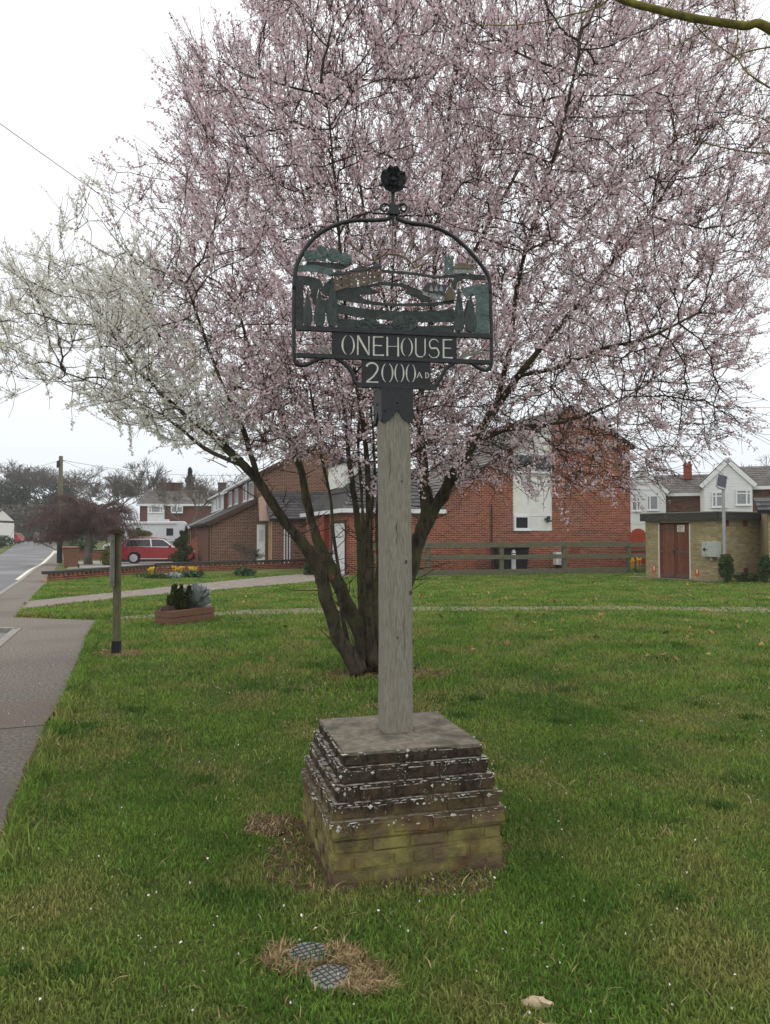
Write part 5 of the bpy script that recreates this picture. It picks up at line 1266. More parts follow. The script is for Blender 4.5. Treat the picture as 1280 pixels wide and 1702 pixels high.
gb = empty('gas_bottle', tuple(gc), 'slim white cylinder standing between two black bins', 'cylinder'); m = MB(); m.lathe(gc, [(.07, .10), (.09, .13), (.10, .2), (.10, .82), (.09, .92), (.05, 1.0), (.03, 1.02)], 14); m.build('body', 'white_upvc', gb, smooth=True)
m = MB(); m.lathe(gc, [(.12, 0), (.12, .06), (.06, .10)], 12); m.build('foot', 'grey_white', gb); m = MB(); m.lathe(gc, [(.105, .84), (.105, .87)], 14); m.build('band', 'ink_black', gb)

# ---------------------------------------------------------------- chalet house with long dormer, left of the garage
def chalet(name, O, label, dormer_mat, wood, n_len=13.5, winpane='pane'):
    h = empty(name, tuple(O + E2 * 4), label, 'house'); z0 = g(O.y)
    t0, t1, t2, t3, t4 = -2.25, 0, 1.05, 3.6, 8.2      # low eave, dormer face, verge, ridge, far eave   (t measured from dormer face)
    ze, zd0, zd1, zr = 2.3, 3.40, 4.75, 6.7
    poly = [(t0, 0), (t4, 0), (t4, 3.6), (t3, zr), (0, zd1 - .05), (0, zd0), (t0, ze)]
    b = MB(); b.prism([O + E2 * .11 + E1 * t + EZ * z for t, z in [(t0 + .02, 0), (t4, 0), (t4, 3.6), (t3, zr - .03), (0.02, zd1 - .06), (0.02, zd0 - .02), (t0 + .02, ze - .02)]], E2 * n_len); b.build('walls', 'brick_brown', h)
    if n_len > 10: brick_face('gable', h, O, E1, -E2, [(t0, 0), (t4, 0), (t4, 3.6), (t3, zr), (0, zd1 - .05), (-.001, zd0), (t0, ze)], (), 'brick_brown', 'mortar', L=.235, H=.078, thick=.015)
    for a, za, b_, zb in ((t0 - .35, ze - .16, .08, zd0 + .05), (-.25, zd1 - .1, t3 + .04, zr + .05), (t4 + .3, 3.4, t3 - .02, zr + .0)):
        roof_slab(h, a, za, b_, zb, -.25, n_len + .2, O=O)
    vb = MB()
    for a, za, b_, zb in ((t0 - .3, ze - .13, .0, zd0 + .02), (-.2, zd1 - .07, t3, zr + .04)):
        u = E1 * (b_ - a) + EZ * (zb - za); L_ = u.length; u = u / L_; n = u.cross(E2).normalized(); n = n if n.z > 0 else -n
        vb.box(O + E1 * (a + b_) / 2 + EZ * ((za + zb) / 2) + n * .02 - E2 * .265, (L_, .03, .22), (u, E2, n))
    vb.build('verge_board', wood, h)
    d = MB(); d.box(O + E1 * .03 + E2 * (n_len / 2) + EZ * ((zd0 + zd1) / 2), (.10, n_len, zd1 - zd0), (E1, E2, EZ)); d.build('dormer_face', dormer_mat, h)
    gt = MB(); gt.box(O - E1 * .30 + E2 * n_len / 2 + EZ * (zd1 - .02), (.12, n_len + .4, .13), (E1, E2, EZ)); gt.build('gutter', 'white_upvc', h)
    for s_ in (.5, 3.0, 7.2, 10.6):
        if s_ + 1.6 < n_len: window(h, O - E1 * .045, E2, -E1, s_, s_ + 1.6, zd0 + .18, zd1 - .15, (1, 1.2), pane=winpane, fw=.09)
    dpipe = MB(); dpipe.tube([O - E1 * .12 + E2 * 2.6 + EZ * z for z in (zd0 - .3, zd1)], .05, 8); dpipe.build('downpipe', 'white_upvc', h)
    fr2 = MB(); fr2.box(O + E1 * (t0 - .1) + E2 * .5 + EZ * 1.1, (.12, .14, 2.2), (E1, E2, EZ)); fr2.build('porch_post', 'pale_wood', h)
    fr2 = MB(); fr2.box(O + E1 * (t0 - .16) + E2 * .12 + EZ * 1.1, (.07, .07, 2.2), (E1, E2, EZ)); fr2.build('downpipe', 'dark_wood', h)
    return h
OB = P(424, 890, 40.6); OB.z = 0
hB = chalet('chalet_house', OB, 'brown brick chalet house with long upper dormer, between garage and red car', 'brick_brown', 'dark_wood')
# its side porch: rendered gablet, tiled slope towards us, white door and window
PO = P(452, 890, 38.4); PO.z = 0
slope(hB, 'porch_roof', PO - E1 * .15 - E2 * .3 + EZ * 2.42, E1, GU, GN, 4.4, 3.0, 'roof_tile', single=True, tw=.33, tl=.30)
m = MB(); m.prism([PO - E1 * .62 + E2 * .1 + EZ * 2.35, PO + E1 * .05 + E2 * .1 + EZ * 2.35, PO - E1 * .05 + E2 * 1.6 + EZ * 3.85, PO - E1 * .45 + E2 * 1.6 + EZ * 3.6], E2 * .12); m.build('gablet', 'render_pink', hB)
brick_face('porch_wall', hB, PO, E1, -E2, [(0, 0), (4.2, 0), (4.2, 2.4), (0, 2.4)], [(.62, .95, .2, 2.25)], 'brick_brown', 'mortar', thick=.4)
window(hB, PO, E1, -E2, .62, .95, .22, 2.24, (1, 1), fw=.06)
m = MB(); m.box(PO - E1 * .42 + E2 * .9 + EZ * 1.12, (.42, .06, 2.1), (E1, E2, EZ)); dd_ = m.build('front_door', 'white_upvc', hB)
m = MB(); m.box(PO - E1 * .42 + E2 * .86 + EZ * 1.6, (.22, .03, .6), (E1, E2, EZ)); m.build('door_panel', 'grey_white', dd_)
m = MB(); m.box(PO - E1 * .06 + E2 * .35 + EZ * 1.2, (.10, .10, 2.4), (E1, E2, EZ)); m.build('porch_post', 'pale_wood', hB)
aer = MB(); c = OB + E1 * 2.6 + E2 * .3; aer.tube([c + EZ * 5.0, c + EZ * 6.2], .02, 6); aer.tube([c + EZ * 6.0 - E1 * .4, c + EZ * 6.0 + E1 * .2], .015, 6); aer.build('aerial', 'white_upvc', hB)
OC_ = OB + E2 * 17.0; OC_.z = 0
chalet('chalet_house', OC_, 'chalet house with white boarded dormer behind the brown chalet', 'white_upvc', 'white_upvc', 9)

# ---------------------------------------------------------------- substation hut of yellow brick
HC = P(1192, 890, 26.2); HC.z = 0                                     # near corner
far_l = P(1073, 890, 28.6); far_l.z = 0; HA1 = (far_l - HC); LA = HA1.length; HA1.normalize()     # along the door face, going left
HB1 = Vector((math.cos(R(24)), math.sin(R(24)), 0)); LB = 3.6; HH = 2.16
NA1 = Vector((HA1.y, -HA1.x, 0)); NA1 = NA1 if NA1.y < 0 else -NA1; NB1 = Vector((HB1.y, -HB1.x, 0)); NB1 = NB1 if NB1.y < 0 else -NB1
hut = empty('substation_hut', tuple(HC), 'flat roofed yellow brick hut with brown double doors', 'hut')
def tH(px): k = (px - CX) / FPX / math.cos(ALPHA); return (k * HC.y - HC.x) / (HA1.x - k * HA1.y)
d1, d0_ = tH(1093.5), tH(1147)
brick_face('door_wall', hut, HC, HA1, NA1, [(0, 0), (LA, 0), (LA, HH), (0, HH)], [(d0_, d1, -1, 2.06)], 'brick_yellow', 'mortar_dark', L=.232, H=.0765, single=290, single_mat='brick_yellow_obj')
brick_face('side_wall', hut, HC, HB1, NB1, [(0, 0), (LB, 0), (LB, HH), (0, HH)], (), 'brick_yellow', 'mortar_dark', L=.232, H=.0765)
bk = HC + HA1 * LA + HB1 * LB
m = MB(); q4 = [HC - NA1 * .12 - NB1 * .12, HC + HB1 * LB, bk, HC + HA1 * LA]
m.prism([q4[1], q4[2], q4[2] - (q4[2] - q4[1]).normalized().cross(EZ) * .1, q4[1] - (q4[2] - q4[1]).normalized().cross(EZ) * .1], EZ * HH); m.prism([q4[2], q4[3], q4[3] + HB1 * -.0 - HA1 * .1, q4[2] - HA1 * .1], EZ * HH); m.build('back_wall', 'brick_yellow', hut)
m = MB(); ov = .14; pts = [HC + (NA1 + NB1) * ov * .8, HC + HB1 * LB + NB1 * ov, bk, HC + HA1 * (LA + .1) + NA1 * ov]; m.prism([p + EZ * (HH - .02) for p in pts], EZ * .05); m.build('roof', 'roof_base', hut)
for a, b in ((0, 3), (0, 1)):
    p, q = pts[a], pts[b]; u = (q - p); L_ = u.length; u.normalize(); n = Vector((u.y, -u.x, 0)); n = n if n.y < 0 else -n
    m = MB(); m.box((p + q) / 2 + n * .02 + EZ * (HH + .11), (L_ + .02, .045, .27), (u, n, EZ)); m.build('fascia', 'fascia_dark', hut)
    m = MB(); m.box((p + q) / 2 + n * .035 + EZ * (HH + .262), (L_ + .05, .07, .03), (u, n, EZ)); m.build('roof_edging', 'board_grey', hut)
ax = (HA1, NA1, EZ); dmid = (d0_ + d1) / 2
for nm, a, b in (('door', dmid + .006, d1 - .05), ('door', d0_ + .05, dmid - .006)):
    dr = MB(); dr.box(HC + HA1 * ((a + b) / 2) - NA1 * .055 + EZ * 1.03, (b - a, .02, 1.98), ax); dro = dr.build(nm, 'dark_wood', hut); k = 5; wdt = (b - a) / k
    for i in range(k):
        pk = MB(); pk.box(HC + HA1 * (a + wdt * (i + .5)) - NA1 * (.036 + .003 * (i % 2)) + EZ * 1.03, (wdt - .008, .02, 1.97), ax); pk.build('plank', 'door_brown', dro)
    for z in (1.86, 1.0, .13):
        pk = MB(); pk.box(HC + HA1 * ((a + b) / 2) - NA1 * .018 + EZ * z, (b - a - .04, .018, .07 if z > .5 else .12), ax); pk.build('strap_hinge' if z > .5 else 'kick_board', 'door_rail', dro)
m = MB()
for t in (d0_ + .025, d1 - .025): m.box(HC + HA1 * t - NA1 * .02 + EZ * 1.03, (.045, .05, 2.02), ax)
m.build('door_frame', 'sign_white', hut)
m = MB(); m.box(HC + HA1 * dmid - NA1 * .012 + EZ * 1.02, (.10, .05, .09), ax); m.build('padlock', 'iron', hut)
# signs on the doors and walls
def plate(parent, t, z, w_, h_, mat): m = MB(); m.box(HC + HA1 * t + NA1 * .012 + EZ * z, (w_, .006, h_), ax); return m.build('sign_plate', mat, parent)
HT = lambda px, py: (tH(px), Zat(py, (HC + HA1 * tH(px)).y))
t, z = HT(1131.3, 878.5); sp_ = MB(); c = HC + HA1 * t - NA1 * .002 + EZ * z; sp_.box(c, (.29, .008, .25), ax); spo = sp_.build('sign_plate', 'sign_white', hut)
def dig(seq, t0, z0, w_, h_, mat, par, n_off):
    for ch, dx in seq:
        mm = MB()
        S7 = {'4': [((.7, 0), (.7, 1)), ((.7, 1), (.0, .35)), ((0, .35), (1, .35))], '2': [((0, .9), (.9, .95)), ((.9, .95), (.9, .55)), ((.9, .55), (0, .05)), ((0, .05), (1, .05))], '1': [((.5, 0), (.5, 1)), ((.5, 1), (.2, .75))],
              '3': [((0, 1), (.9, 1)), ((.9, 1), (.9, 0)), ((.9, 0), (0, 0)), ((.2, .5), (.9, .5))], '-': [((0, .5), (1, .5))], '7': [((0, 1), (1, 1)), ((1, 1), (.35, 0))]}[ch]
        for si, ((x0, y0), (x1, y1)) in enumerate(S7):
            p = c0_ - HA1 * (dx + x0 * w_) + EZ * (z0 + y0 * h_); q = c0_ - HA1 * (dx + x1 * w_) + EZ * (z0 + y1 * h_); u = (q - p); L_ = u.length; u.normalize()
            mm.box((p + q) / 2 + NA1 * (n_off + .0006 * si), (L_ + w_ * .2, .003, w_ * .26), (u, NA1, u.cross(NA1)))
        mm.build('numeral', mat if isinstance(mat, str) else mat[ch], par)
c0_ = c; dig([('4', -.10), ('2', -.03)], 0, -.06, .05, .115, 'ink_black', spo, .006); dig([('1', .045)], 0, -.06, .05, .115, 'ink_red', spo, .006)
mm = MB(); mm.box(c + EZ * .085 + NA1 * .006, (.20, .003, .02), ax); mm.box(c - EZ * .095 + NA1 * .006, (.20, .003, .018), ax); mm.build('print_line', 'ink_black', spo)
for px, py in ((1086.5, 946.5), (1157.5, 952)):
    t, z = HT(px, py); c = HC + HA1 * t + NA1 * .010 + EZ * z; m = MB(); m.box(c, (.15, .008, .26), ax); tg = m.build('warning_tag', 'orange_tag', hut); c0_ = c
    mm = MB(); mm.prism([c + NA1 * .006 + HA1 * a + EZ * b for a, b in ((-.03, .10), (.03, .10), (.0, .03), (.035, .03), (-.02, -.07), (-.005, .0), (-.035, .0))], NA1 * .003); mm.box(c + NA1 * .006 + EZ * .105, (.08, .003, .02), ax); mm.build('flash_symbol', 'sign_white', tg)
axb = (HB1, NB1, EZ)
def tS(px): k = (px - CX) / FPX / math.cos(ALPHA); return (k * HC.y - HC.x) / (HB1.x - k * HB1.y)
for px, py in ((1207, 870), (1238, 870), (1238, 949)):
    c = HC + HB1 * tS(px) + NB1 * .006 + EZ * Zat(py, (HC + HB1 * tS(px)).y); m = MB()
    m.box(c, (.22, .02, .22), axb); av = m.build('air_brick', 'airbrick', hut)
    mm = MB(); [mm.box(c + NB1 * .011 + HB1 * a + EZ * b, (.03, .004, .03), axb) for a in (-.07, -.023, .023, .07) for b in (-.06, 0, .06)]; mm.build('vent_holes', 'ink_black', av, kind='stuff')
ap = MB(); ap.prism([HC + HA1 * -.2 + NA1 * .5, HC + HA1 * (LA + .6) + NA1 * .35, HC + HA1 * (LA + .6), HC - HA1 * .2], EZ * .035); ap.build('concrete_apron', 'kerb', hut)
# meter cabinet on the hut wall, conduit
t, z = HT(1185, 913); cc = HC + HA1 * t + NA1 * .13 + EZ * z
cab = empty('meter_cabinet', tuple(HC + HA1 * t + NA1 * .1), 'pale grey metal cabinet fixed to the yellow brick hut', 'cabinet'); m = MB(); m.box(cc, (.60, .24, .54), ax); m.build('case', 'cabinet_grey', cab, bevel=.01)
m = MB(); m.box(cc + NA1 * .125, (.56, .012, .50), ax); dro = m.build('door', 'cabinet_grey', cab); m = MB(); m.box(cc + NA1 * .14 + HA1 * .16, (.16, .02, .03), ax); m.box(cc + NA1 * .14 + HA1 * .18, (.04, .02, .12), ax); m.build('handle', 'iron', dro)
m = MB(); [m.ball(cc + NA1 * .135 + HA1 * .12 + EZ * s_, (.018,) * 3, 8, 5) for s_ in (.18, -.18)]; m.build('lock', 'iron', dro, kind='stuff')
m = MB(); m.tube([cc - EZ * .27, cc - EZ * .38], .05, 10); m.tube([cc - EZ * .3 - HA1 * .2, cc - EZ * .3 - HA1 * .42 + EZ * .05], .025, 8); m.build('conduit', 'galv', cab)
# solar lamp pole in front of the hut
SPB = P(1203.5, 890, 25.4); SPB.z = 0; ztop = Zat(806, 25.4)
spl = empty('solar_pole', tuple(SPB), 'slim galvanised pole topped by a tilted solar panel beside the hut', 'pole'); m = MB(); m.tube([SPB, SPB + EZ * ztop], .055, 12); m.build('pole', 'galv', spl)
pc = P(1199.5, 800, 25.4); ux = Vector((.97, .1, .0)).normalized(); uy = Vector((.28, .35, .85)).normalized(); ux = (ux - uy * ux.dot(uy)).normalized(); un = ux.cross(uy)
m = MB(); m.box(pc, (.32, .46, .035), (ux, uy, un)); pnl = m.build('solar_panel', 'solar', spl); m = MB()
for s_ in (-1, 1): m.box(pc + ux * s_ * .165, (.02, .49, .045), (ux, uy, un)); m.box(pc + uy * s_ * .235, (.31, .02, .043), (ux, uy, un))
m.box(pc - uy * .27, (.26, .05, .06), (ux, uy, un)); m.build('panel_frame', 'galv', pnl)

# red fence panel behind the hut, wall of garage at the edge
rpb = P(1061, 890, 33.5); rpb.z = 0
rp = empty('red_fence_panel', tuple(rpb), 'orange red arched timber fence panel between gable and hut', 'fence')
for i in range(7):
    a = (i - 3) * .125; m = MB(); m.box(rpb + E1 * a + EZ * (.96 - .018 * (i - 3) ** 2 * .5), (.118, .03, 1.9 - .018 * (i - 3) ** 2), (E1, E2, EZ)); m.build('board', 'red_panel', rp)
for z in (.95, .3): m = MB(); m.box(rpb - E2 * .03 + EZ * z, (.86, .03, .10), (E1, E2, EZ)); m.build('cross_rail', 'fence_wood', rp)
GO = P(1277, 890, 25.6); GO.z = 0; GA = Vector((.96, -.28, 0)).normalized(); GNn = Vector((-.28, -.96, 0)).normalized()
gar = empty('brick_garage', tuple(GO + GA * 1.5), 'yellow brick garage with tiled roof cut off by the picture edge', 'garage')
brick_face('wall', gar, GO, GA, GNn, [(0, 0), (3.5, 0), (3.5, 2.5), (0, 2.5)], (), 'brick_yellow', 'mortar_dark', thick=.2)
gnu = (-GNn * math.cos(R(30)) + EZ * math.sin(R(30))).normalized(); gnn = (GNn * math.sin(R(30)) + EZ * math.cos(R(30))).normalized()
m = MB(); m.box(GO + GA * 1.75 - GNn * 1.6 + EZ * 1.25, (3.46, 2.9, 2.48), (GA, GNn, EZ)); m.build('walls', 'brick_yellow', gar)
slope(gar, 'roof', GO - GA * .35 + GNn * .25 + EZ * 2.42, GA, gnu, gnn, 4.2, 1.0, 'roof_tile', single=True, tw=.33, tl=.30)

# ---------------------------------------------------------------- white gabled houses beyond the hut
def cross_gable_house(name, px_apex, depth, label, gw_px, apex_py, eave_py, ridge_px, base_py, windows, flip=1, chim=None):
    s = depth / FPX; O = P(px_apex, 890, depth); O.z = g(depth); A = Vector((1, -.34, 0)).normalized(); N = Vector((A.y, -A.x, 0)); B = -N
    h = empty(name, tuple(O), label, 'house'); za, ze = Zat(apex_py, depth), Zat(eave_py, depth); hw = gw_px * s
    tt = lambda px: ((px - CX) / FPX / math.cos(ALPHA) * O.y - O.x) / (A.x - (px - CX) / FPX / math.cos(ALPHA) * A.y)
    # projecting gable: white boards
    bd = MB(); bd.prism([O + A * a + EZ * z for a, z in ((-hw, O.z), (hw, O.z), (hw, ze), (0, za), (-hw, ze))], B * 3.2); bd.build('gable_walls', 'white_render', h)
    nbrd = int((za - 2.6) / .17)
    for i in range(nbrd):
        z = 2.6 + .17 * i; wd_ = hw if z < ze else hw * max(0, (za - z - .1) / (za - ze))
        if wd_ < .1: continue
        m = MB(); m.box(O + N * .018 + EZ * (z + .08), (2 * wd_ - .06, .022, .158), (A, (N + EZ * .12).normalized(), EZ)); m.build('board', 'white_upvc', h)
    vb = MB()
    for sg in (-1, 1):
        u = (A * -sg * hw + EZ * (za - ze)); L_ = u.length; u.normalize(); n = u.cross(B).normalized(); n = n if n.z > 0 else -n
        vb.box(O + A * sg * hw / 2 + EZ * (za + ze) / 2 + N * .12 + n * .02, (L_ + .5, .06, .26), (u, N, n))
        rs = MB(); rs.prism([O + A * sg * (hw + .25) + EZ * (ze - .2) + N * .1 + n * .12, O + EZ * za + N * .1 + n * .16, O + EZ * za + B * 4 + n * .16, O + A * sg * (hw + .25) + EZ * (ze - .2) + B * 4 + n * .12], EZ * .08); rs.build('gable_roof', 'roof_tile_m', h)
    vb.build('barge_board', 'white_upvc', h)
    # main range
    r0, r1 = tt(ridge_px[0]), tt(ridge_px[1]); W_ = r1 - r0; m = MB(); m.box(O + A * (r0 + r1) / 2 + B * 4.2 + EZ * ((ze - .15 + O.z) / 2), (W_, 5.4, ze - .15 - O.z), (A, B, EZ)); m.build('main_walls', 'brick_brown', h)
    brick_face('brickwork', h, O + A * r0 + B * 1.5, A, N, [(0, 1.5), (W_, 1.5), (W_, ze - .15), (0, ze - .15)], (), 'brick_brown', 'mortar', L=.24, H=.08, thick=.015)
    pit = math.atan2(za - ze + .15, 3.2); U = (B * math.cos(pit) + EZ * math.sin(pit)).normalized(); Nn = (N * math.sin(pit) + EZ * math.cos(pit)).normalized(); L_ = math.hypot(3.2, za - ze + .15)
    slope(h, 'roof', O + A * (r0 - .3) + B * 1.15 + EZ * (ze - .2), A, U, Nn, W_ + .6, L_ + .2, 'roof_tile_m', tw=.32, tl=.33)
    fm = MB(); fm.box(O + A * (r0 + r1) / 2 + B * 1.12 + EZ * (ze - .22), (W_ + .5, .04, .2), (A, B, EZ)); fm.build('fascia', 'white_upvc', h)
    for a, b, c, d, cols, tr in windows:
        window(h, O + N * .09, A, N, tt(a), tt(b), Zat(d, depth), Zat(c, depth), cols, tr, pane='pane_net', fw=.09)
    if chim:
        m = MB(); c = O + A * tt(chim[0]) + B * 3.6; m.box(c + EZ * (za + .15), (.55, .55, 1.0), (A, B, EZ)); m.box(c + EZ * (za + .68), (.62, .62, .08), (A, B, EZ)); cho = m.build('chimney', 'brick_red', h)
        m = MB(); [m.lathe(c + EZ * (za + .72) + A * q, [(.10, 0), (.09, .22)], 10) for q in (-.14, .14)]; m.build('chimney_pot', 'airbrick', cho, kind='stuff')
    return h
cross_gable_house('gabled_house', 1211, 47, 'house with white boarded gable and two windows above the hut', 37, 763, 800, (1248, 1330), 900,
                  [(1183, 1208, 813, 839, (.42, 1), .28), (1223, 1249, 810, 836, (1, .42), .25)])
cross_gable_house('gabled_house', 1068, 52, 'house with white gable and red chimney, half hidden by the brick gable', 37, 779, 812, (1095, 1182), 900,
                  [(1050, 1065, 822, 845, (1.2, .8), .3), (1075, 1095, 819, 844, (.4, 1), None)], chim=(1149,))

# ---------------------------------------------------------------- far house behind the motorhome, small house at the edge
def far_house(name, px0, px1, depth, label, ridge_py, eave_py, wins, bay=None, chims=(), mat='brick_brown', wallmat=None):
    O = P(px0, 890, depth); O.z = g(depth); A = Vector((1, 0, 0)); N = Vector((0, -1, 0)); B = -N; s = depth / FPX; W_ = (px1 - px0) * s; ze, zr = Zat(eave_py, depth), Zat(ridge_py, depth + 3)
    h = empty(name, tuple(O + A * W_ / 2), label, 'house'); m = MB(); m.box(O + A * W_ / 2 + B * 3.5 + EZ * ((ze - O.z) / 2), (W_, 7, ze - O.z), (A, B, EZ)); m.build('walls', mat, h)
    pit = math.atan2(zr - ze, 3.4); U = (B * math.cos(pit) + EZ * math.sin(pit)).normalized(); Nn = (N * math.sin(pit) + EZ * math.cos(pit)).normalized()
    slope(h, 'roof', O - A * .3 + N * .3 + EZ * (ze - .12), A, U, Nn, W_ + .6, math.hypot(3.7, zr - ze + .1), 'roof_tile_m', tw=.34, tl=.36)
    m = MB(); m.prism([O + EZ * ze, O + EZ * zr + B * 3.4, O + EZ * ze + B * 6.9], A * W_); m.build('gable_ends', mat, h)
    m = MB(); m.box(O + A * W_ / 2 + N * .33 + EZ * (ze - .12), (W_ + .5, .04, .22), (A, B, EZ)); m.build('fascia', 'white_upvc', h)
    if bay:
        a, b, c, d = bay; m = MB(); m.box(O + A * ((a + b) / 2 - px0) * s + N * .12 + EZ * (Zat(c, depth) + Zat(d, depth)) / 2, ((b - a) * s, .3, Zat(c, depth) - Zat(d, depth)), (A, B, EZ)); m.build('bay', 'white_upvc', h)
    for a, b, c, d, cols in wins: window(h, O + N * .30, A, N, (a - px0) * s, (b - px0) * s, Zat(d, depth), Zat(c, depth), cols, fw=.10, pane='pane_net')
    for c in chims:
        m = MB(); p = O + A * (c - px0) * s + B * 3.4; m.box(p + EZ * (zr + .1), (.8, .6, 1.3), (A, B, EZ)); m.box(p + EZ * (zr + .78), (.9, .7, .1), (A, B, EZ)); m.build('chimney', 'dark_wood', h)
    return h
far_house('far_house', 232, 385, 78, 'brown brick house with white bay window behind the motorhome', 815, 838, [(248, 272, 842, 853, (.3, 1, .3)), (285, 305, 842, 853, (1, 1))], (246, 274, 838, 880), (250, 266, 281, 357))
wh = far_house('far_house', -75, -22, 95, 'pale rendered house at the picture edge across the road', 850, 868, [(-20, -8, 872, 882, (1, 1))], None, (), 'white_render')

# ================================================================== STREET THINGS
def vec(p, z=None): return Vector((p[0], p[1], g(p[1]) if z is None else z))
# ---- low front garden wall with black coping
def garden_wall(name, pts_px, h, label, coping=True, step=None):
    P_ = [G(a, b) for a, b in pts_px]; r = empty(name, tuple(P_[0]), label, 'wall')
    for p, q in zip(P_[:-1], P_[1:]):
        u = q - p; L_ = u.length; z0 = min(p.z, q.z); u.z = 0; u.normalize(); n = Vector((u.y, -u.x, 0)); n = n if n.y < 0 else -n
        b0 = Vector((p.x, p.y, z0)); brick_face('wall', r, b0, u, n, [(0, 0), (L_, 0), (L_, h - .10), (0, h - .10)], (), 'brick_red', 'mortar', L=.235, H=.078, thick=.2)
        k = int(L_ / .24); dn = MB()
        for i in range(k): dn.box(b0 + u * (i + .5) * L_ / k + n * .03 + EZ * (h - .06), (L_ / k * .5, .09, .07), (u, n, EZ))
        dn.build('dentil_course', 'brick_red', r, kind='stuff')
        cpn = MB(); k = int(L_ / .24)
        for i in range(k): cpn.box(b0 + u * (i + .5) * L_ / k - n * .09 + EZ * (h + .035), (L_ / k - .012, .30, .11), (u, n, EZ))
        cpn.build('coping', 'fascia_dark', r, kind='stuff'); 
        bk = MB(); bk.box(b0 + u * L_ / 2 - n * .10 + EZ * (h / 2 - .03), (L_ - .01, .18, h - .1), (u, n, EZ)); bk.build('core', 'mortar', r)
    return r
garden_wall('garden_wall', [(78, 967), (260, 952)], .27, 'low brick garden wall with black coping at the footway corner')
garden_wall('garden_wall', [(261, 952.5), (512, 944)], .36, 'low brick garden wall with black coping below the clipped spiral shrub')
garden_wall('garden_wall', [(106, 931), (188, 929)], .62, 'short brick wall with pale coping behind the brown bin')
# high red wall beside the car
rw0, rw1 = vec(P(302, 890, 52)), vec(P(358, 890, 49)); u = (rw1 - rw0); u.z = 0; L_ = u.length; u.normalize(); n = Vector((u.y, -u.x, 0))
rwl = empty('boundary_wall', tuple(rw0), 'orange red brick boundary wall stepping down behind the red car', 'wall')
brick_face('wall', rwl, rw0, u, n if n.y < 0 else -n, [(0, 0), (L_, 0), (L_, 1.75), (L_ * .45, 1.75), (L_ * .22, 1.2), (0, 1.2)], (), 'brick_red', 'mortar', thick=.22)
cp_ = MB(); cp_.box(rw0 + u * L_ * .72 + EZ * 1.79, (L_ * .56, .3, .08), (u, n, EZ)); cp_.build('coping', 'fascia_dark', rwl)

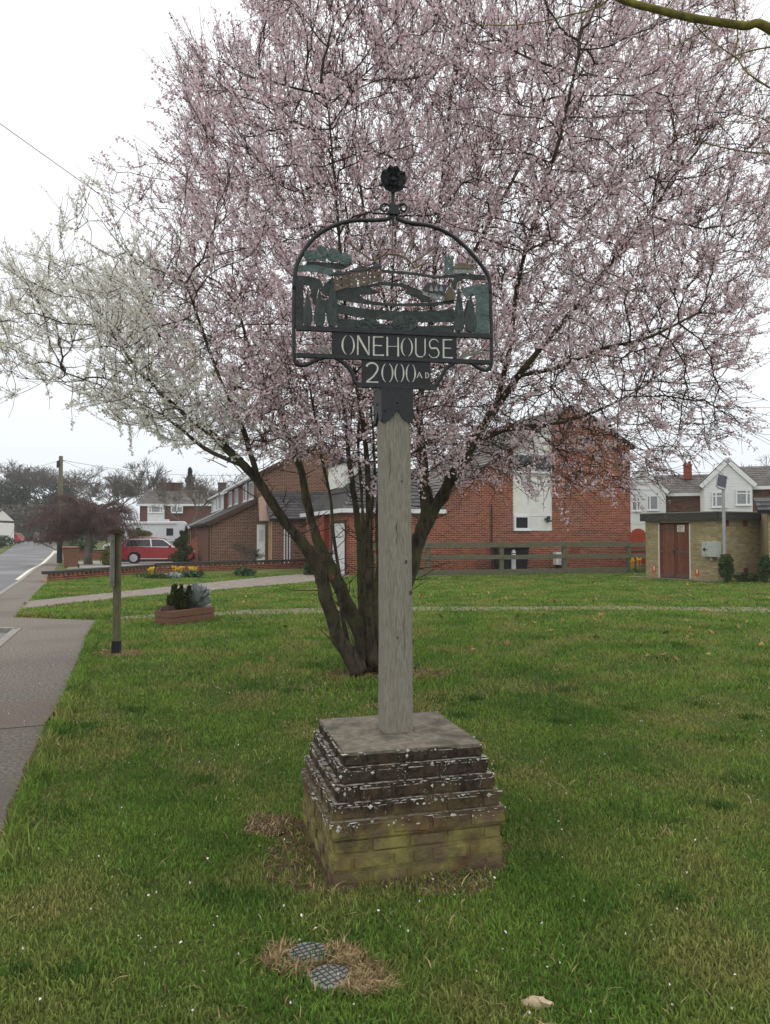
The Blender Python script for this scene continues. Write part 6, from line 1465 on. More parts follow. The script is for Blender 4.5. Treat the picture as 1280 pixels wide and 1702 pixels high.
# ---- cars
def car(name, O, head, label, paint, L=4.65, W=1.88, H=1.66, kind='suv', simple=False):
    a = Vector((math.cos(head), math.sin(head), 0)); b = Vector((-math.sin(head), math.cos(head), 0)); r = empty(name, tuple(O), label, 'car')
    pt = lambda x, y, z: O + a * x + b * y + EZ * z
    wr = .365 if kind == 'suv' else .31; wx = L * .30; wxr = -L * .295; belt = H * .61; cl = .22
    def arch(cx):
        return [(cx + (wr + .05) * math.cos(q), wr + (wr + .05) * math.sin(q)) for q in [R(200) - R(220) * i / 8 for i in range(9)]]
    low = [(-L / 2 + .06, cl + .1)] + [(x, max(z, cl)) for x, z in arch(wxr)] + [(x, max(z, cl)) for x, z in arch(wx)] + [(L / 2 - .12, cl + .05), (L / 2 - .01, H * .36), (L / 2 - .06, H * .46), (L / 2 - .45, H * .555), (L * .235, belt + .0), (-L * .40, belt + .04), (-L / 2 + .10, belt - .02), (-L / 2 + .02, H * .42)]
    mb = MB(); n_ = len(low); rows = []
    for y, k in ((-W / 2, .965), (-W / 2 + .07, 1.0), (W / 2 - .07, 1.0), (W / 2, .965)):
        rows.append([pt(x * (k if k < 1 else 1), y, H * .4 + (z - H * .4) * k) for x, z in low])
    vs = [v for r_ in rows for v in r_]; fs = [tuple(range(n_)), tuple(range(4 * n_ - 1, 3 * n_ - 1, -1))]
    for i in range(3): fs += [(i * n_ + k, i * n_ + (k + 1) % n_, (i + 1) * n_ + (k + 1) % n_, (i + 1) * n_ + k) for k in range(n_)]
    mb.add(vs, fs)
    gh = [(-L * .475, belt - .03), (-L * .445, H * .78), (-L * .385, H * .93), (-L * .29, H * .985), (-L * .04, H), (L * .07, H * .965), (L * .255, belt - .02)]
    hy = lambda z: W / 2 * (.93 - .17 * max(0, (z - belt)) / (H - belt))
    k = len(gh); mb.add([pt(x, -hy(z), z) for x, z in gh] + [pt(x, hy(z), z) for x, z in gh], [tuple(range(k)), tuple(range(2 * k - 1, k - 1, -1))] + [(i, i + 1, k + i + 1, k + i) for i in range(k - 1)])
    mb.build('body', paint, r)
    sk = MB(); sk.box(pt(0, 0, cl - .02), (L * .94, W * .92, .16), (a, b, EZ)); sk.build('sill_cladding', 'black_plastic', r)
    def side_glass(pts, nm, out=.012, mat='pane', par=r):
        for s in (-1, 1):
            m = MB(); m.prism([pt(x, s * (hy(z) + out), z) for x, z in pts], b * (-s) * .02); o = m.build(nm, mat, par)
    zt = H * .925; zb = belt + .04
    if not simple:
        side_glass([(-L * .425, zb + .04), (-L * .385, zt - .03), (-L * .30, zt + .03), (L * .03, zt + .04), (L * .10, zt), (L * .235, zb - .03)], 'window_trim', .006, 'chrome')
        side_glass([(-L * .405, zb + .055), (-L * .375, zt - .07), (-L * .295, zt - .02), (-L * .09, zt - .005), (-L * .075, zb + .03)], 'rear_window', .014)
        side_glass([(-L * .06, zb + .03), (-L * .072, zt - .005), (L * .03, zt - .01), (L * .085, zt - .05), (L * .20, zb + .02)], 'front_window', .014)
        for s in (-1, 1):
            m = MB(); m.box(pt(-.05, s * (W / 2 - .005), cl + .10), (L * .40, .03, .05), (a, b, EZ)); m.build('sill_trim', 'chrome', r)
            m = MB(); m.box(pt(-.05, s * hy(H) * .93, H + .02), (L * .46, .04, .04), (a, b, EZ)); m.build('roof_rail', 'chrome', r)
            m = MB(); m.ball(pt(L * .175, s * (W / 2 + .06), belt + .10), (.10, .09, .08), 8, 6, ax=(a, b, EZ)); m.build('mirror', paint, r)
            m = MB(); m.box(pt(-.30, s * (W / 2 - .02), belt - .16), (.22, .03, .03), (a, b, EZ)); m.box(pt(.72, s * (W / 2 - .02), belt - .16), (.22, .03, .03), (a, b, EZ)); m.build('door_handle', paint, r)
    else: side_glass([(-L * .40, zb), (-L * .35, zt), (L * .08, zt), (L * .20, zb)], 'side_window', .01)
    m = MB(); m.prism([pt(L * .245, y * W * .40, belt + .0) for y in (-1, 1)] + [pt(L * .08, y * W * .35, H * .955) for y in (1, -1)], (a + EZ).normalized() * .015); m.build('windscreen', 'pane', r)
    m = MB(); m.prism([pt(-L * .472, y * W * .38, belt + .05) for y in (-1, 1)] + [pt(-L * .408, y * W * .33, H * .92) for y in (1, -1)], (-a + EZ * .4).normalized() * .015); m.build('rear_screen', 'pane', r)
    for s in (-1, 1):
        m = MB(); m.box(pt(-L / 2 + .06, s * W * .40, H * .47), (.12, W * .16, .16), (a, b, EZ)); m.build('tail_lamp', 'lamp_red', r)
        m = MB(); m.box(pt(L / 2 - .14, s * W * .36, H * .44), (.26, W * .2, .14), (a, b, EZ)); m.build('headlight', 'grey_white', r)
    m = MB(); m.box(pt(-L / 2 - .0, 0, H * .36), (.03, .52, .11), (a, b, EZ)); m.build('number_plate', 'sign_white', r)
    m = MB(); m.box(pt(-L / 2 + .02, 0, cl + .14), (.10, W * .82, .18), (a, b, EZ)); m.box(pt(L / 2 - .05, 0, cl + .12), (.10, W * .8, .2), (a, b, EZ)); m.build('bumper', 'black_plastic', r)
    for x in (wx, wxr):
        for s in (-1, 1):
            c = pt(x, s * (W / 2 - .11), wr); wl = MB(); wl.lathe(c, [(wr * .62, -.11), (wr * .96, -.11), (wr, -.07), (wr, .07), (wr * .96, .11), (wr * .62, .11)], 20, (a, EZ, b)); w_ = wl.build('wheel', 'tyre', r)
            ri = MB(); ri.lathe(c + b * s * .085, [(wr * .66, -.03), (wr * .70, .025), (wr * .63, .025), (wr * .58, -.02)], 20, (a, EZ, b))
            for q in range(5):
                an = q * 2 * math.pi / 5 + .3
                for dq in (-.16, .16):
                    d = a * math.cos(an + dq) + EZ * math.sin(an + dq); d0 = a * math.cos(an) + EZ * math.sin(an); ri.tube([c + b * s * .10 + d0 * wr * .12, c + b * s * .10 + d * wr * .64], wr * .055, 5)
            ri.ball(c + b * s * .10, wr * .14, 8, 6); ri.build('rim', 'chrome', w_)
    return r
so = G(262, 936); car('parked_car', so, R(12), 'red estate car parked on the drive behind the spiral shrub', 'car_red')
sl = P(266, 890, 53.5); sl.z = g(53.5); car('parked_car', sl, R(14), 'silver car glimpsed between the red car and the motorhome', 'car_silver', 4.4, 1.8, 1.5)
rc_ = P(14, 890, 105); rc_.z = g(105) + .0; car('parked_car', rc_, R(178), 'small bright red hatchback parked across the road', 'car_red2', 3.9, 1.7, 1.5, 'h', True)
dc = P(70.5, 890, 112); dc.z = g(112) - .05; car('moving_car', dc, R(104), 'dark grey car driving away down the road', 'car_dark', 4.3, 1.78, 1.5, 'h', True)

# ---- motorhome
mo = P(256, 890, 58); mo.z = g(58); ma = Vector((.985, .17, 0)).normalized(); mbv = Vector((-ma.y, ma.x, 0)); ax = (ma, mbv, EZ)
mh = empty('motorhome', tuple(mo), 'white motorhome parked behind the red car', 'motorhome'); mp = lambda x, y, z: mo + ma * x + mbv * y + EZ * z
m = MB(); prof = [(-1.9, .55), (2.35, .55), (2.45, .7), (2.42, 2.65), (2.25, 2.85), (-1.2, 2.8), (-2.6, 2.62), (-2.75, 2.3), (-2.5, 1.95), (-1.95, 1.9)]; m.prism([mp(x, -1.1, z) for x, z in prof], mbv * 2.2); m.build('body', 'motor_white', mh, bevel=.03)
m = MB(); prof = [(-3.55, .45), (-1.88, .45), (-1.88, 1.92), (-2.35, 1.92), (-3.0, 1.25), (-3.5, 1.05), (-3.62, .8)]; m.prism([mp(x, -.98, z) for x, z in prof], mbv * 1.96); m.build('cab', 'motor_white', mh)
for nm, a, b, c, d in (('side_window', 1.05, 1.55, 1.75, 2.3), ('side_window', -1.15, -.85, 1.55, 2.35), ('side_window', -2.75, -2.1, 1.25, 1.85)):
    m = MB(); m.box(mp((a + b) / 2, -1.115 if a > -2 else -.99, (c + d) / 2), (b - a, .03, d - c), ax); m.build(nm, 'pane', mh, bevel=.01)
m = MB(); m.box(mp(-.7, -1.112, 1.6), (.06, .02, 1.7), ax); m.box(mp(.1, -1.13, 2.66), (3.4, .10, .10), ax); m.build('awning_rail', 'grey_white', mh)
m = MB(); m.prism([mp(x, -1.108, z) for x, z in ((-.4, .95), (1.0, 1.3), (2.4, 1.42), (2.4, 1.3), (1.2, 1.15), (.2, .85))], -mbv * .012); m.build('side_stripe', 'decal', mh)
m = MB(); m.prism([mp(-3.02, y, 1.28) for y in (-.85, .85)] + [mp(-2.40, y, 1.88) for y in (.8, -.8)], (EZ - ma).normalized() * .02); m.build('windscreen', 'pane', mh)
for x in (-2.75, 1.1):
    for s in (-1, 1): m = MB(); m.lathe(mp(x, s * .95, .34), [(.12, -.11), (.34, -.11), (.34, .11), (.12, .11)], 18, (ma, EZ, mbv)); m.build('wheel', 'tyre', mh)
m = MB(); m.box(mp(.6, 0, 2.92), (1.0, .8, .16), ax); m.build('roof_light', 'grey_white', mh)

# ---- notice board post seen edge-on
nbz = G(192, 1087); ncol = Vector((nbz.x, nbz.y, 0)); dep = nbz.y
nbd = empty('notice_board', tuple(ncol), 'timber notice board post with black sleeve seen edge on', 'notice board')
zt = Zat(886, dep); m = MB(); m.box(ncol + EZ * (zt / 2) + Vector((.012, 0, 0)), (.085, .085, zt)); m.build('post', 'post_green', nbd, bevel=.006)
nd = Vector((ncol.x, ncol.y, 0)).normalized(); nd = (nd + Vector((-.015, 0, 0))).normalized(); nx = Vector((nd.y, -nd.x, 0))       # the board runs straight away from the camera
zb0, zb1 = Zat(974, dep), Zat(889, dep); bc = ncol - nx * .052; m = MB(); m.box(bc + nd * .40 + EZ * ((zb0 + zb1) / 2), (.055, 1.0, zb1 - zb0), (nx, nd, EZ)); bdo = m.build('board_edge', 'board_grey', nbd, bevel=.004)
for z in (zb0 + .06, zb1 - .08): m = MB(); m.ball(bc - nd * .105 + EZ * z, .008, 8, 5); m.build('screw', 'iron', bdo)
m = MB(); m.prism([ncol - nd * .14 + nx * x + EZ * z for x, z in ((-.12, zt - .01), (.10, zt - .01), (.10, zt + .02), (-.01, zt + .055), (-.12, zt + .02))], nd * 1.15); m.build('roof_cap', 'dark_wood', nbd)
m = MB(); m.box(ncol + Vector((.012, 0, .085)), (.105, .105, .19)); m.build('sleeve', 'black_rubber', nbd, bevel=.005)

# ---- foliage helpers
def leafball(C, rad, n, size, shell=.55):
    d = rng.normal(size=(n, 3)); d /= np.linalg.norm(d, axis=1, keepdims=True); r = shell + (1 - shell) * rng.random((n, 1)); return np.array(C) + d * r * np.array(rad)
def bush(name, C, rad, n, size, label, mat, cat='shrub', lumps=7, group=None, up=None, spiky=0.0, upright=0.0):
    C = Vector(C); r = empty(name, (C.x, C.y, C.z - rad[2]), label, cat, group); pts = []
    for _ in range(lumps):
        d = rng.normal(size=3); d /= np.linalg.norm(d); c = np.array(C) + d * np.array(rad) * .42; pts.append(leafball(c, np.array(rad) * .62, n // lumps, size))
    pts = np.concatenate(pts); pts = pts[pts[:, 2] > C.z - rad[2]]
    dr_ = None
    if spiky: dr_ = pts - np.array([C.x, C.y, C.z - rad[2] * .6]); dr_ /= np.linalg.norm(dr_, axis=1, keepdims=True) + 1e-9; dr_ = dr_ * (1 - upright) + np.array([0, 0, 1.0]) * upright
    V, Fc = quads(pts, rng.uniform(size * .6, size * 1.3, len(pts)), up=up, aspect=1 + spiky, dirs=dr_); fast('foliage', V, Fc, mat, r, kind='stuff')
    m = MB(); m.ball(C, tuple(x * .36 for x in rad), 10, 7, .3); m.tube([(C.x, C.y, C.z - rad[2] - .02), tuple(C)], [.05 * rad[0] + .02] * 2, 6); m.build('stem', mat, r)
    return r
# ---- planter with shrubs
pl0 = [G(a, b) for a, b in ((262, 1036), (285, 1040), (354, 1030))]
c0, c1, c2 = pl0; c1.z = c0.z = c2.z = 0
u = (c2 - c1).normalized(); v_ = (c0 - c1).normalized(); v_ = Vector((-u.y, u.x, 0)); Lp = (c2 - c1).length; Wp = .36; c0 = c1 + v_ * Wp
plt_ = empty('planter', tuple(c1), 'timber sleeper planter box holding small shrubs on the lawn', 'planter')
for row, z in enumerate((.065, .195)):
    for p, q, n_ in ((c1, c2, -v_), (c0, c0 + u * Lp, v_), (c1, c0, -u), (c2, c2 + v_ * Wp, u)):
        m = MB(); d = (q - p).normalized(); m.box((p + q) / 2 + EZ * (z + random.uniform(-.004, .004)), ((q - p).length - (.05 if abs(n_.dot(u)) > .5 else -.05), .05, .122), (d, n_, EZ)); m.build('sleeper', 'sleeper', plt_, bevel=.006)
m = MB(); m.prism([c1 + EZ * .2, c2 + EZ * .2, c2 + v_ * Wp + EZ * .2, c0 + EZ * .2], -EZ * .15); m.build('compost', 'bare_soil', plt_)
pc = c1 + u * Lp * .40 + v_ * Wp * .5
cf = pc - u * .04; dwc = empty('dwarf_conifer', (cf.x, cf.y, .2), 'small upright green brown conifer growing in the timber planter', 'shrub'); pts, drs = [], []
for k in range(13):
    a_ = random.uniform(0, 6.28); r_ = random.uniform(0, .13); hh_ = random.uniform(.34, .60) * (1 - r_ * 1.6); t = rng.random(230); w_ = .055 * np.sin(np.pi * np.clip(t * .85 + .12, 0, 1)) + .006; an = rng.uniform(0, 6.283, 230); ln_ = np.array([math.cos(a_), math.sin(a_)]) * r_
    pts.append(np.stack([cf.x + ln_[0] * (1 + t * .5) + np.cos(an) * w_, cf.y + ln_[1] * (1 + t * .5) + np.sin(an) * w_, .19 + hh_ * t], 1)); drs.append(np.stack([np.cos(an) * .5 + ln_[0] * 2, np.sin(an) * .5 + ln_[1] * 2, np.ones(230)], 1))
pts = np.concatenate(pts); V, Fc = quads(pts, rng.uniform(.012, .028, len(pts)), aspect=1.6, dirs=np.concatenate(drs)); fast('foliage', V, Fc, 'conifer_green', dwc, kind='stuff'); m = MB(); m.tube([(cf.x, cf.y, .17), (cf.x, cf.y, .6)], [.03, .008], 7); m.build('trunk', 'bark', dwc)
bush('silver_ragwort', pc + u * .36 + EZ * .42, (.30, .22, .20), 900, .055, 'silver leaved plant spilling over the end of the planter', 'silver_leaf', 'plant', spiky=1.0)
bush('heather', pc - u * .34 + EZ * .26, (.22, .18, .10), 900, .016, 'low dark heather at the near end of the planter', 'bare_purple', 'plant')

# ---- garden shrubs round the parked car
c = P(303, 908, 38.6); sh = empty('spiral_shrub', (c.x, c.y, 0), 'clipped spiral conifer in front of the red car', 'shrub')
pts = []
for k in range(3600):
    t = random.random(); z = .05 + 1.75 * t; rr_ = .60 * (1 - t) ** .8 + .14; th = t * 15; off = .16 * (1 - t * .5)
    cc_ = np.array([c.x + off * math.cos(th), c.y + off * math.sin(th), z]); a_ = random.uniform(0, 6.28); s_ = math.sqrt(random.random()); ro = rr_ * (.80 + .2 * math.sin(th * 1.0 + a_))
    pts.append(cc_ + np.array([math.cos(a_) * ro * s_, math.sin(a_) * ro * s_, random.uniform(-.06, .06)]))
V, Fc = quads(np.array(pts), rng.uniform(.03, .07, len(pts))); fast('foliage', V, Fc, 'conifer_green', sh, kind='stuff'); m = MB(); m.tube([(c.x, c.y, -.02), (c.x, c.y, 1.7)], [.09, .03], 8); m.build('trunk', 'bark', sh)
c = P(233, 887, 51.5); bush('golden_conifer', c, (.82, .7, .50), 2600, .06, 'golden green rounded conifer between motorhome and red car', 'conifer_yellow', spiky=.8, upright=.6)
c = P(180, 921, 43.0); c.z = g(43) + .50; bush('golden_conifer', c, (.52, .5, .62), 2000, .05, 'low yellow green dome shrub beside the notice board post', 'conifer_yellow', up=.4)
for px, py, rd, lab, col, flow, nfl in ((295, 947, 29.2, 'clump of yellow daffodils beside the garden wall near the spiral shrub', 'daff_leaf', 'daff', 9), (318, 947.5, 29.0, 'clump of yellow daffodils nearer the chalet end of the wall', 'daff_leaf', 'daff', 8), (247, 950, 28.5, 'small tuft of yellow daffodils by the wall step', 'daff_leaf', 'daff', 8), (1056, 948, 32.6, 'yellow daffodils between the fence post and the hut', 'daff_leaf', 'daff', 12)):
    p = P(px, 890, rd); p.z = 0; r = empty('daffodil_clump', tuple(p), lab, 'flowers'); n_ = 160; x = p.x + rng.normal(size=n_) * .22; y = p.y + rng.normal(size=n_) * .12; h = rng.uniform(.14, .32, n_); a_ = rng.uniform(0, 6.28, n_)
    tipx, tipy = x + np.cos(a_) * .1, y + np.sin(a_) * .1; V = np.stack([np.stack([x - .012, y, 0 * x], 1), np.stack([x + .012, y, 0 * x], 1), np.stack([tipx, tipy, h], 1)], 1).reshape(-1, 3); fast('leaves', V, np.arange(3 * n_).reshape(-1, 3), col, r, kind='stuff')
    for k in range(nfl):
        fx, fy, fz = p.x + random.gauss(0, .16), p.y + random.gauss(0, .08), random.uniform(.26, .40) + (.22 if px == 1056 else 0); m = MB(); m.tube([(fx, fy, .02), (fx, fy, fz)], .006, 4)
        for q in range(6):
            an = q * math.pi / 3; m.add([(fx, fy - .03, fz), (fx + .035 * math.cos(an - .4), fy - .03, fz + .035 * math.sin(an - .4)), (fx + .055 * math.cos(an), fy - .035, fz + .055 * math.sin(an)), (fx + .035 * math.cos(an + .4), fy - .03, fz + .035 * math.sin(an + .4))], [(0, 1, 2, 3)])
        m.lathe((fx, fy - .03, fz), [(.018, 0), (.030, .05)], 7, (Vector((1, 0, 0)), EZ, Vector((0, -1, 0)))); m.build('flower', flow, r)
for px, py, d, rd, lab, mt in ((318, 960, 28.3, (.50, .3, .17), 'green leafy border plant in front of the low wall', 'daff_leaf'), (285, 958, 28.0, (.45, .3, .12), 'low grey blue border plant beside the green one', 'silver_leaf'), (262, 958, 27.8, (.5, .3, .10), 'low dull green mat of border plants', 'shrub_leaf'), (408, 946, 29.5, (.62, .4, .20), 'bluish green clump under the bare shrub', 'daff_leaf'), (515, 945, 30.5, (.38, .3, .30), 'small leafy bush beside the garage drive', 'shrub_leaf')):
    p = P(px, 890, d); bush('border_plant', (p.x, p.y, rd[2] * .8), rd, 700, .05, lab, mt, 'plant', 5)
# ivy by the hut and weeds
p = P(1207, 890, 25.15); bush('ivy', (p.x - .02, p.y, .56), (.24, .2, .58), 1700, .05, 'dark ivy climbing round the foot of the solar pole', 'shrub_leaf', 'plant', 8)
p = P(1271, 890, 25.2); bush('ivy', (p.x, p.y, .50), (.26, .2, .50), 900, .05, 'dark leafy bush at the garage corner beyond the hut', 'shrub_leaf', 'plant', 6)
p = P(1235, 890, 25.7); bush('weeds', (p.x, p.y, .16), (.65, .2, .16), 800, .05, 'low weeds along the foot of the hut side wall', 'shrub_leaf', 'plant', 6)
p = P(1240, 890, 41); bush('bramble', (p.x, p.y, 2.35), (.75, .5, .42), 800, .07, 'straggling shrub top showing above the hut roof', 'conifer_green', 'plant', 6)

# ---- brown wheelie bin, telegraph pole and wires
b_ = G(118, 944); wheelie('wheelie_bin', 0, 0, 'brown wheelie bin beside the garden wall on the footway', 'brown_plastic', 1.08, .66, O=Vector((b_.x, b_.y, b_.z)), lid='brown_plastic', rz=R(10))
tpb = G(99, 936); tz = Zat(758, tpb.y)
tpo = empty('telegraph_pole', tuple(tpb), 'tall mossy timber telegraph pole beside the road', 'pole'); m = MB(); m.tube([tpb - EZ * .05, tpb + EZ * 3, Vector((tpb.x, tpb.y, tz))], [.17, .155, .125], 12); m.build('pole', 'post_green', tpo, smooth=True)
m = MB(); m.tube([tpb + EZ * .0, tpb + EZ * 2.3], [.176, .166], 12); m.build('tarred_base', 'black_rubber', tpo); m = MB(); m.box(Vector((tpb.x - .12, tpb.y - .1, tz - .55)), (.16, .16, .42)); m.build('joint_box', 'iron', tpo)
m = MB(); m.tube([Vector((tpb.x - .2, tpb.y, tz - .3)), Vector((tpb.x + .2, tpb.y, tz - .3))], .03, 6); m.build('pole_step', 'iron', tpo)
pt_ = Vector((tpb.x, tpb.y, tz - .25))
def wire(a, b, sag, label, r=.012):
    q = [a.lerp(b, t / 16) - EZ * (sag * 4 * (t / 16) * (1 - t / 16)) for t in range(17)]; m = MB(); m.tube(q, r, 5); props(m.build('overhead_wire', 'wire', at=tuple(a)), label, 'wire', 'overhead telephone wires')
wire(pt_, P(-90, 785, 30), .3, 'thin wire running from the telegraph pole to the picture edge', .010)
wire(pt_, P(430, 787, 62), .5, 'thin wire running from the telegraph pole over the far house', .012)
wire(pt_, P(360, 838, 60), .5, 'thin wire dropping from the telegraph pole to the chalet', .010)
wire(P(-60, 162, 20), P(640, 640, 34), .2, 'single wire slanting down the sky behind the tree', .011)

# ---- background trees
def bare_tree(seed, height, levels=5, spread=.55, droop=0.0, nb=3, r0=None, trunk=.28, lift=.1):
    rs = random.Random(seed); A, B, ra, rb = [], [], [], []; r0 = r0 or height * .018
    def grow(p, d, L_, r, lv):
        n = 3; q = p
        for k in range(n):
            d = (d + Vector((rs.gauss(0, .10), rs.gauss(0, .10), rs.gauss(0, .06) + (lift - droop * (levels - lv)) * .15))).normalized(); q2 = q + d * (L_ / n); A.append(q); B.append(q2); ra.append(r * (1 - .22 * k / n)); rb.append(r * (1 - .22 * (k + 1) / n)); q = q2
            if lv > 0 and lv < levels and k > 0 and rs.random() < .75: branch(q, d, L_, r, lv)
        if lv > 0:
            for _ in range(nb): branch(q, d, L_, r, lv)
    def branch(q, d, L_, r, lv):
        az = rs.uniform(0, 6.283); side = Vector((math.cos(az), math.sin(az), rs.uniform(-.2, .5))); nd = (d * (1 - spread) + side * spread * rs.uniform(.6, 1.3)).normalized(); grow(q, nd, L_ * rs.uniform(.55, .82), max(r * .58, .006), lv - 1)
    grow(Vector((0, 0, -.05)), Vector((0, 0, 1)), height * trunk, r0, levels)
    A_, B_ = np.array([tuple(x) for x in A]), np.array([tuple(x) for x in B]); k = height / max(B_[:, 2].max(), .1); return A_ * k, B_ * k, np.array(ra), np.array(rb)
def place_tree(name, px, depth, seed, height, label, mat='bare_twig', rmin=.012, cat='tree', **kw):
    p = P(px, 890, depth); p.z = g(depth); A, B, ra, rb = bare_tree(seed, height, **kw); o = np.array(p); r = empty(name, tuple(p), label, cat); ra, rb = np.maximum(ra, rmin), np.maximum(rb, rmin)
    tk = ra > ra.max() * .34; V, Fc = segs(A[tk] + o, B[tk] + o, ra[tk], rb[tk], 6); fast('trunk', V, Fc, mat if mat != 'bare_purple' else 'bare_pale', r); V, Fc = segs(A[~tk] + o, B[~tk] + o, ra[~tk], rb[~tk], 3); fast('crown', V, Fc, mat, r, kind='stuff'); return r
place_tree('bare_tree', 153, 118, 3, 12.0, 'grey bare tree with rounded crown beyond the weeping tree', levels=5, rmin=.025)
place_tree('bare_tree', 205, 105, 5, 10.5, 'slender bare tree just behind the motorhome roof', levels=5, rmin=.022, spread=.42)
place_tree('bare_tree', 236, 98, 8, 11.5, 'bare tree with upright forks next to the far house', levels=5, rmin=.022, spread=.40)
place_tree('silver_birch', 322, 66, 11, 7.4, 'pale stemmed bare birch in front of the far house', 'bare_pale', levels=5, rmin=.012, spread=.42)
place_tree('bare_tree', 345, 108, 13, 10.5, 'faint bare tree behind the far house roof', levels=5, rmin=.02)
place_tree('bare_tree', 392, 96, 21, 9.5, 'bare tree behind the white dormer', levels=5, rmin=.02)
for i, (px, d, h, s) in enumerate(((70, 150, 14.5, 31), (38, 140, 15, 33), (8, 145, 15.5, 37), (105, 160, 13, 39), (128, 150, 12, 41), (54, 165, 16, 43))):
    place_tree('bare_tree', px, d, s, h, ['bare wood tree straight above the dark car', 'tall bare wood tree above the far road bend', 'bare wood tree above the red hatchback', 'bare wood tree just past the telegraph pole', 'low bare wood tree between pole and rounded tree', 'tallest bare wood tree at the back of the wood'][i], levels=5, rmin=.035, spread=.55)
for i, (px, d, h, s) in enumerate(((1262, 95, 11.5, 51), (1225, 100, 10.5, 53), (1190, 105, 9.5, 57))):
    place_tree('bare_tree', px, d, s, h, ['bare tree above the roof of the boarded gable house', 'bare tree over the ridge beside the white gable', 'low bare tree behind the chimney house'][i], levels=5, rmin=.025)
# dark evergreens of the wood
def evergreen(name, px, depth, h, w_, label, n=2600, cone=False, mat='evergreen', size=.28):
    p = P(px, 890, depth); p.z = g(depth); r = empty(name, tuple(p), label, 'tree'); pts = []
    if cone:
        t = rng.random(n); rr_ = w_ * (1 - t) ** .75 * (.75 + .25 * np.sin(t * 40)); a_ = rng.uniform(0, 6.283, n); q = np.sqrt(rng.random(n)); pts = np.stack([p.x + np.cos(a_) * rr_ * q, p.y + np.sin(a_) * rr_ * q, p.z + h * (.12 + .88 * t)], 1)
    else:
        for _ in range(16):
            c = np.array([p.x + random.uniform(-.6, .6) * w_, p.y + random.uniform(-.6, .6) * w_, p.z + h * random.uniform(.35, .9)]); pts.append(leafball(c, (w_ * .42, w_ * .42, h * .14), n // 16, 1))
        pts = np.concatenate(pts)
    V, Fc = quads(pts, rng.uniform(size * .5, size * 1.2, len(pts))); fast('crown', V, Fc, mat, r, kind='stuff'); m = MB(); m.tube([tuple(p - EZ * .1), (p.x, p.y, p.z + h * .75)], [h * .03, h * .012], 8); m.build('trunk', 'bark', r); return r
evergreen('evergreen_tree', 315, 92, 9.6, 1.9, 'dark upright conifer rising behind the far house', cone=True, n=3600, size=.22)
for i, (px, d, h, w_) in enumerate(((20, 135, 9.5, 4.5), (60, 138, 10.5, 5), (100, 140, 11.5, 4.0), (125, 128, 8.0, 4.0), (-15, 130, 11, 5))):
    evergreen('evergreen_tree', px, d, h, w_, ['dark evergreen above the red hatchback roof', 'dark evergreen mass above the dark grey car', 'tall dark evergreen behind the telegraph pole', 'low dark evergreen behind the weeping tree', 'dark evergreen at the picture edge over the pale house'][i])
# wood floor undergrowth reads as one mass
n_ = 9000; px = rng.uniform(-60, 175, n_); d = rng.uniform(122, 150, n_); pts = np.array([tuple(P(a, 890, b)) for a, b in zip(px, d)]); top_ = np.array([g(b) for b in d]); pts[:, 2] = top_ + rng.random(n_) ** 1.4 * 6.0
V, Fc = quads(pts, rng.uniform(.2, .55, n_)); fast('undergrowth', V, Fc, 'bare_twig', kind='stuff', label='brown grey undergrowth of the wood at the road end')
# hedges across the road
for px, d, rd, lab in ((-2, 88, (2.2, 1.5, .9), 'dark green clipped hedge in front of the red hatchback'), (140, 75, (1.6, 1.4, .8), 'dark hedge below the weeping tree crown'), (8, 120, (6, 1.5, 1.2), 'long dark hedge behind the red hatchback')):
    p = P(px, 890, d); bush('hedge', (p.x, p.y, g(d) + rd[2] * .8), rd, 2200, .13, lab, 'shrub_leaf', 'hedge', 8)
# round street sign at the very edge
p = P(-1, 890, 80); p.z = g(80); rs_ = empty('round_sign', tuple(p), 'round white sign seen at the picture edge', 'sign'); m = MB(); m.tube([p, p + EZ * 1.9], .03, 8); m.build('pole', 'galv', rs_); m = MB(); m.lathe(Vector((p.x, p.y - .05, Zat(885, 80))), [(.30, 0), (.30, .02)], 18, (Vector((1, 0, 0)), EZ, Vector((0, -1, 0)))); m.build('disc', 'white_upvc', rs_)
# weeping tree: trunk, arching limbs, curtains of hanging twigs
p = P(147, 890, 45); p.z = g(45) - .02; wt = empty('weeping_tree', tuple(p), 'umbrella shaped weeping tree with reddish brown hanging twigs', 'tree'); A, B, ra, rb, tkm = [], [], [], [], MB()
tkm.tube([p, p + Vector((-.05, 0, .8)), p + Vector((.05, 0, 1.6)), p + Vector((0, 0, 2.2))], [.28, .20, .18, .14], 9)
rs = random.Random(5)
for k in range(46):
    a_ = rs.uniform(0, 6.283); reach = rs.uniform(.8, 2.6) * (1.25 if math.cos(a_) < -.3 else 1.0); zt_ = rs.uniform(2.3, 4.0) - .45 * max(0, reach - 1.7); d = Vector((math.cos(a_), math.sin(a_), 0)); st = p + EZ * rs.uniform(1.7, 2.3)
    limb = [st, st + d * reach * .35 + EZ * (zt_ - 2.1) * .8, st + d * reach * .7 + EZ * (zt_ - 2.1), st + d * reach + EZ * ((zt_ - 2.1) - .15)]; q = spline([tuple(x) for x in limb], 6); tkm.tube([Vector(x) for x in q], [.07 - .05 * i / len(q) for i in range(len(q))], 5)
    for x in q[3:]:
        for _ in range(8):
            s0 = Vector(x) + Vector((rs.gauss(0, .10), rs.gauss(0, .10), rs.gauss(0, .04))); L_ = rs.uniform(.7, 2.1); dd = Vector((rs.gauss(0, .25), rs.gauss(0, .25), .25)) + d * .35
            for j in range(3):
                s1 = s0 + dd * (L_ / 3); A.append(tuple(s0)); B.append(tuple(s1)); ra.append(.009); rb.append(.007); s0 = s1; dd = (dd * .66 + Vector((0, 0, -.52)))
                if dd.length > 1: dd.normalize()
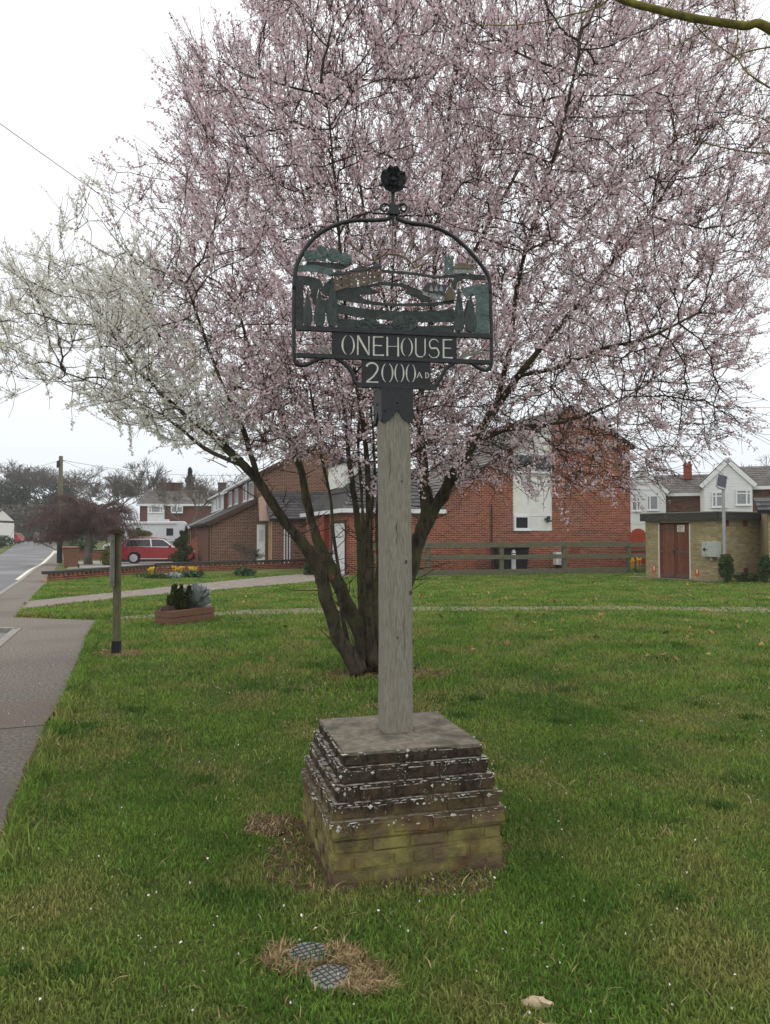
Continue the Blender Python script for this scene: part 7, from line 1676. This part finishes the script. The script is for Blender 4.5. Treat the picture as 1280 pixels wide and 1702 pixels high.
tkm.build('trunk', 'bare_pale', wt, smooth=True); V, Fc = segs(A, B, ra, rb, 3); fast('hanging_twigs', V, Fc, 'bare_purple', wt, kind='stuff')
# bare deciduous shrub in the border
p = P(408, 890, 29.4); p.z = 0; place_tree('bare_shrub', 408, 29.4, 77, 1.35, 'twiggy bare shrub in front of the brown chalet', 'bare_twig', .004, 'shrub', levels=4, spread=.5, trunk=.12, nb=4)

# ================================================================== NEAR GROUND DETAILS
for k, (px, py) in enumerate(lights_px):
    c = G(px, py); r = empty('ground_cover', tuple(c), ['round grid topped ground cover set in dry grass, nearer the plinth', 'round grid topped ground cover set in dry grass, nearer the picture bottom'][k], 'cover')
    m = MB(); m.lathe(c - EZ * .03, [(.076, 0), (.076, .040), (.071, .043), (.02, .045)], 28); m.build('disc', 'grid_concrete', r)
    gl_ = MB(); rot = R(28 + 8 * k)
    for s_ in (-.045, -.0225, 0, .0225, .045):
        hl = math.sqrt(.066 ** 2 - s_ ** 2); x_, y_ = Vector((math.cos(rot), math.sin(rot), 0)), Vector((-math.sin(rot), math.cos(rot), 0)); gl_.box(c + x_ * s_ + EZ * .016, (.0035, 2 * hl, .004), (x_, y_, EZ)); gl_.box(c + y_ * s_ + EZ * .0155, (2 * hl, .0035, .0042), (x_, y_, EZ))
    gl_.build('grid', 'grid_line', r, kind='stuff')
c = G(892, 1674); m = MB(); m.ball(c + EZ * .012, (.053, .022, .020), 12, 8, .16, ax=(Vector((.96, -.22, .05)).normalized(), Vector((.22, .97, 0)).normalized(), EZ)); props(m.build('stone', 'stone', at=tuple(c)), 'single pale buff stone lying on the lawn', 'stone')

# ================================================================== thin damp haze in the air
hz = MB(); hz.box((0, 165, 10.4), (560, 450, 24)); ho = hz.build('haze', 'wire', at=(0, 165, -1.6), kind='stuff'); ho['label'] = 'thin grey haze softening the far trees'
hm = bpy.data.materials.new('haze_air'); hm.use_nodes = True; hm.node_tree.nodes.clear(); ho_ = hm.node_tree.nodes.new('ShaderNodeOutputMaterial'); pv = hm.node_tree.nodes.new('ShaderNodeVolumePrincipled')
pv.inputs['Color'].default_value = (.97, .98, .99, 1); pv.inputs['Density'].default_value = .0007; hm.node_tree.links.new(pv.outputs[0], ho_.inputs['Volume']); ho.data.materials.clear(); ho.data.materials.append(hm)
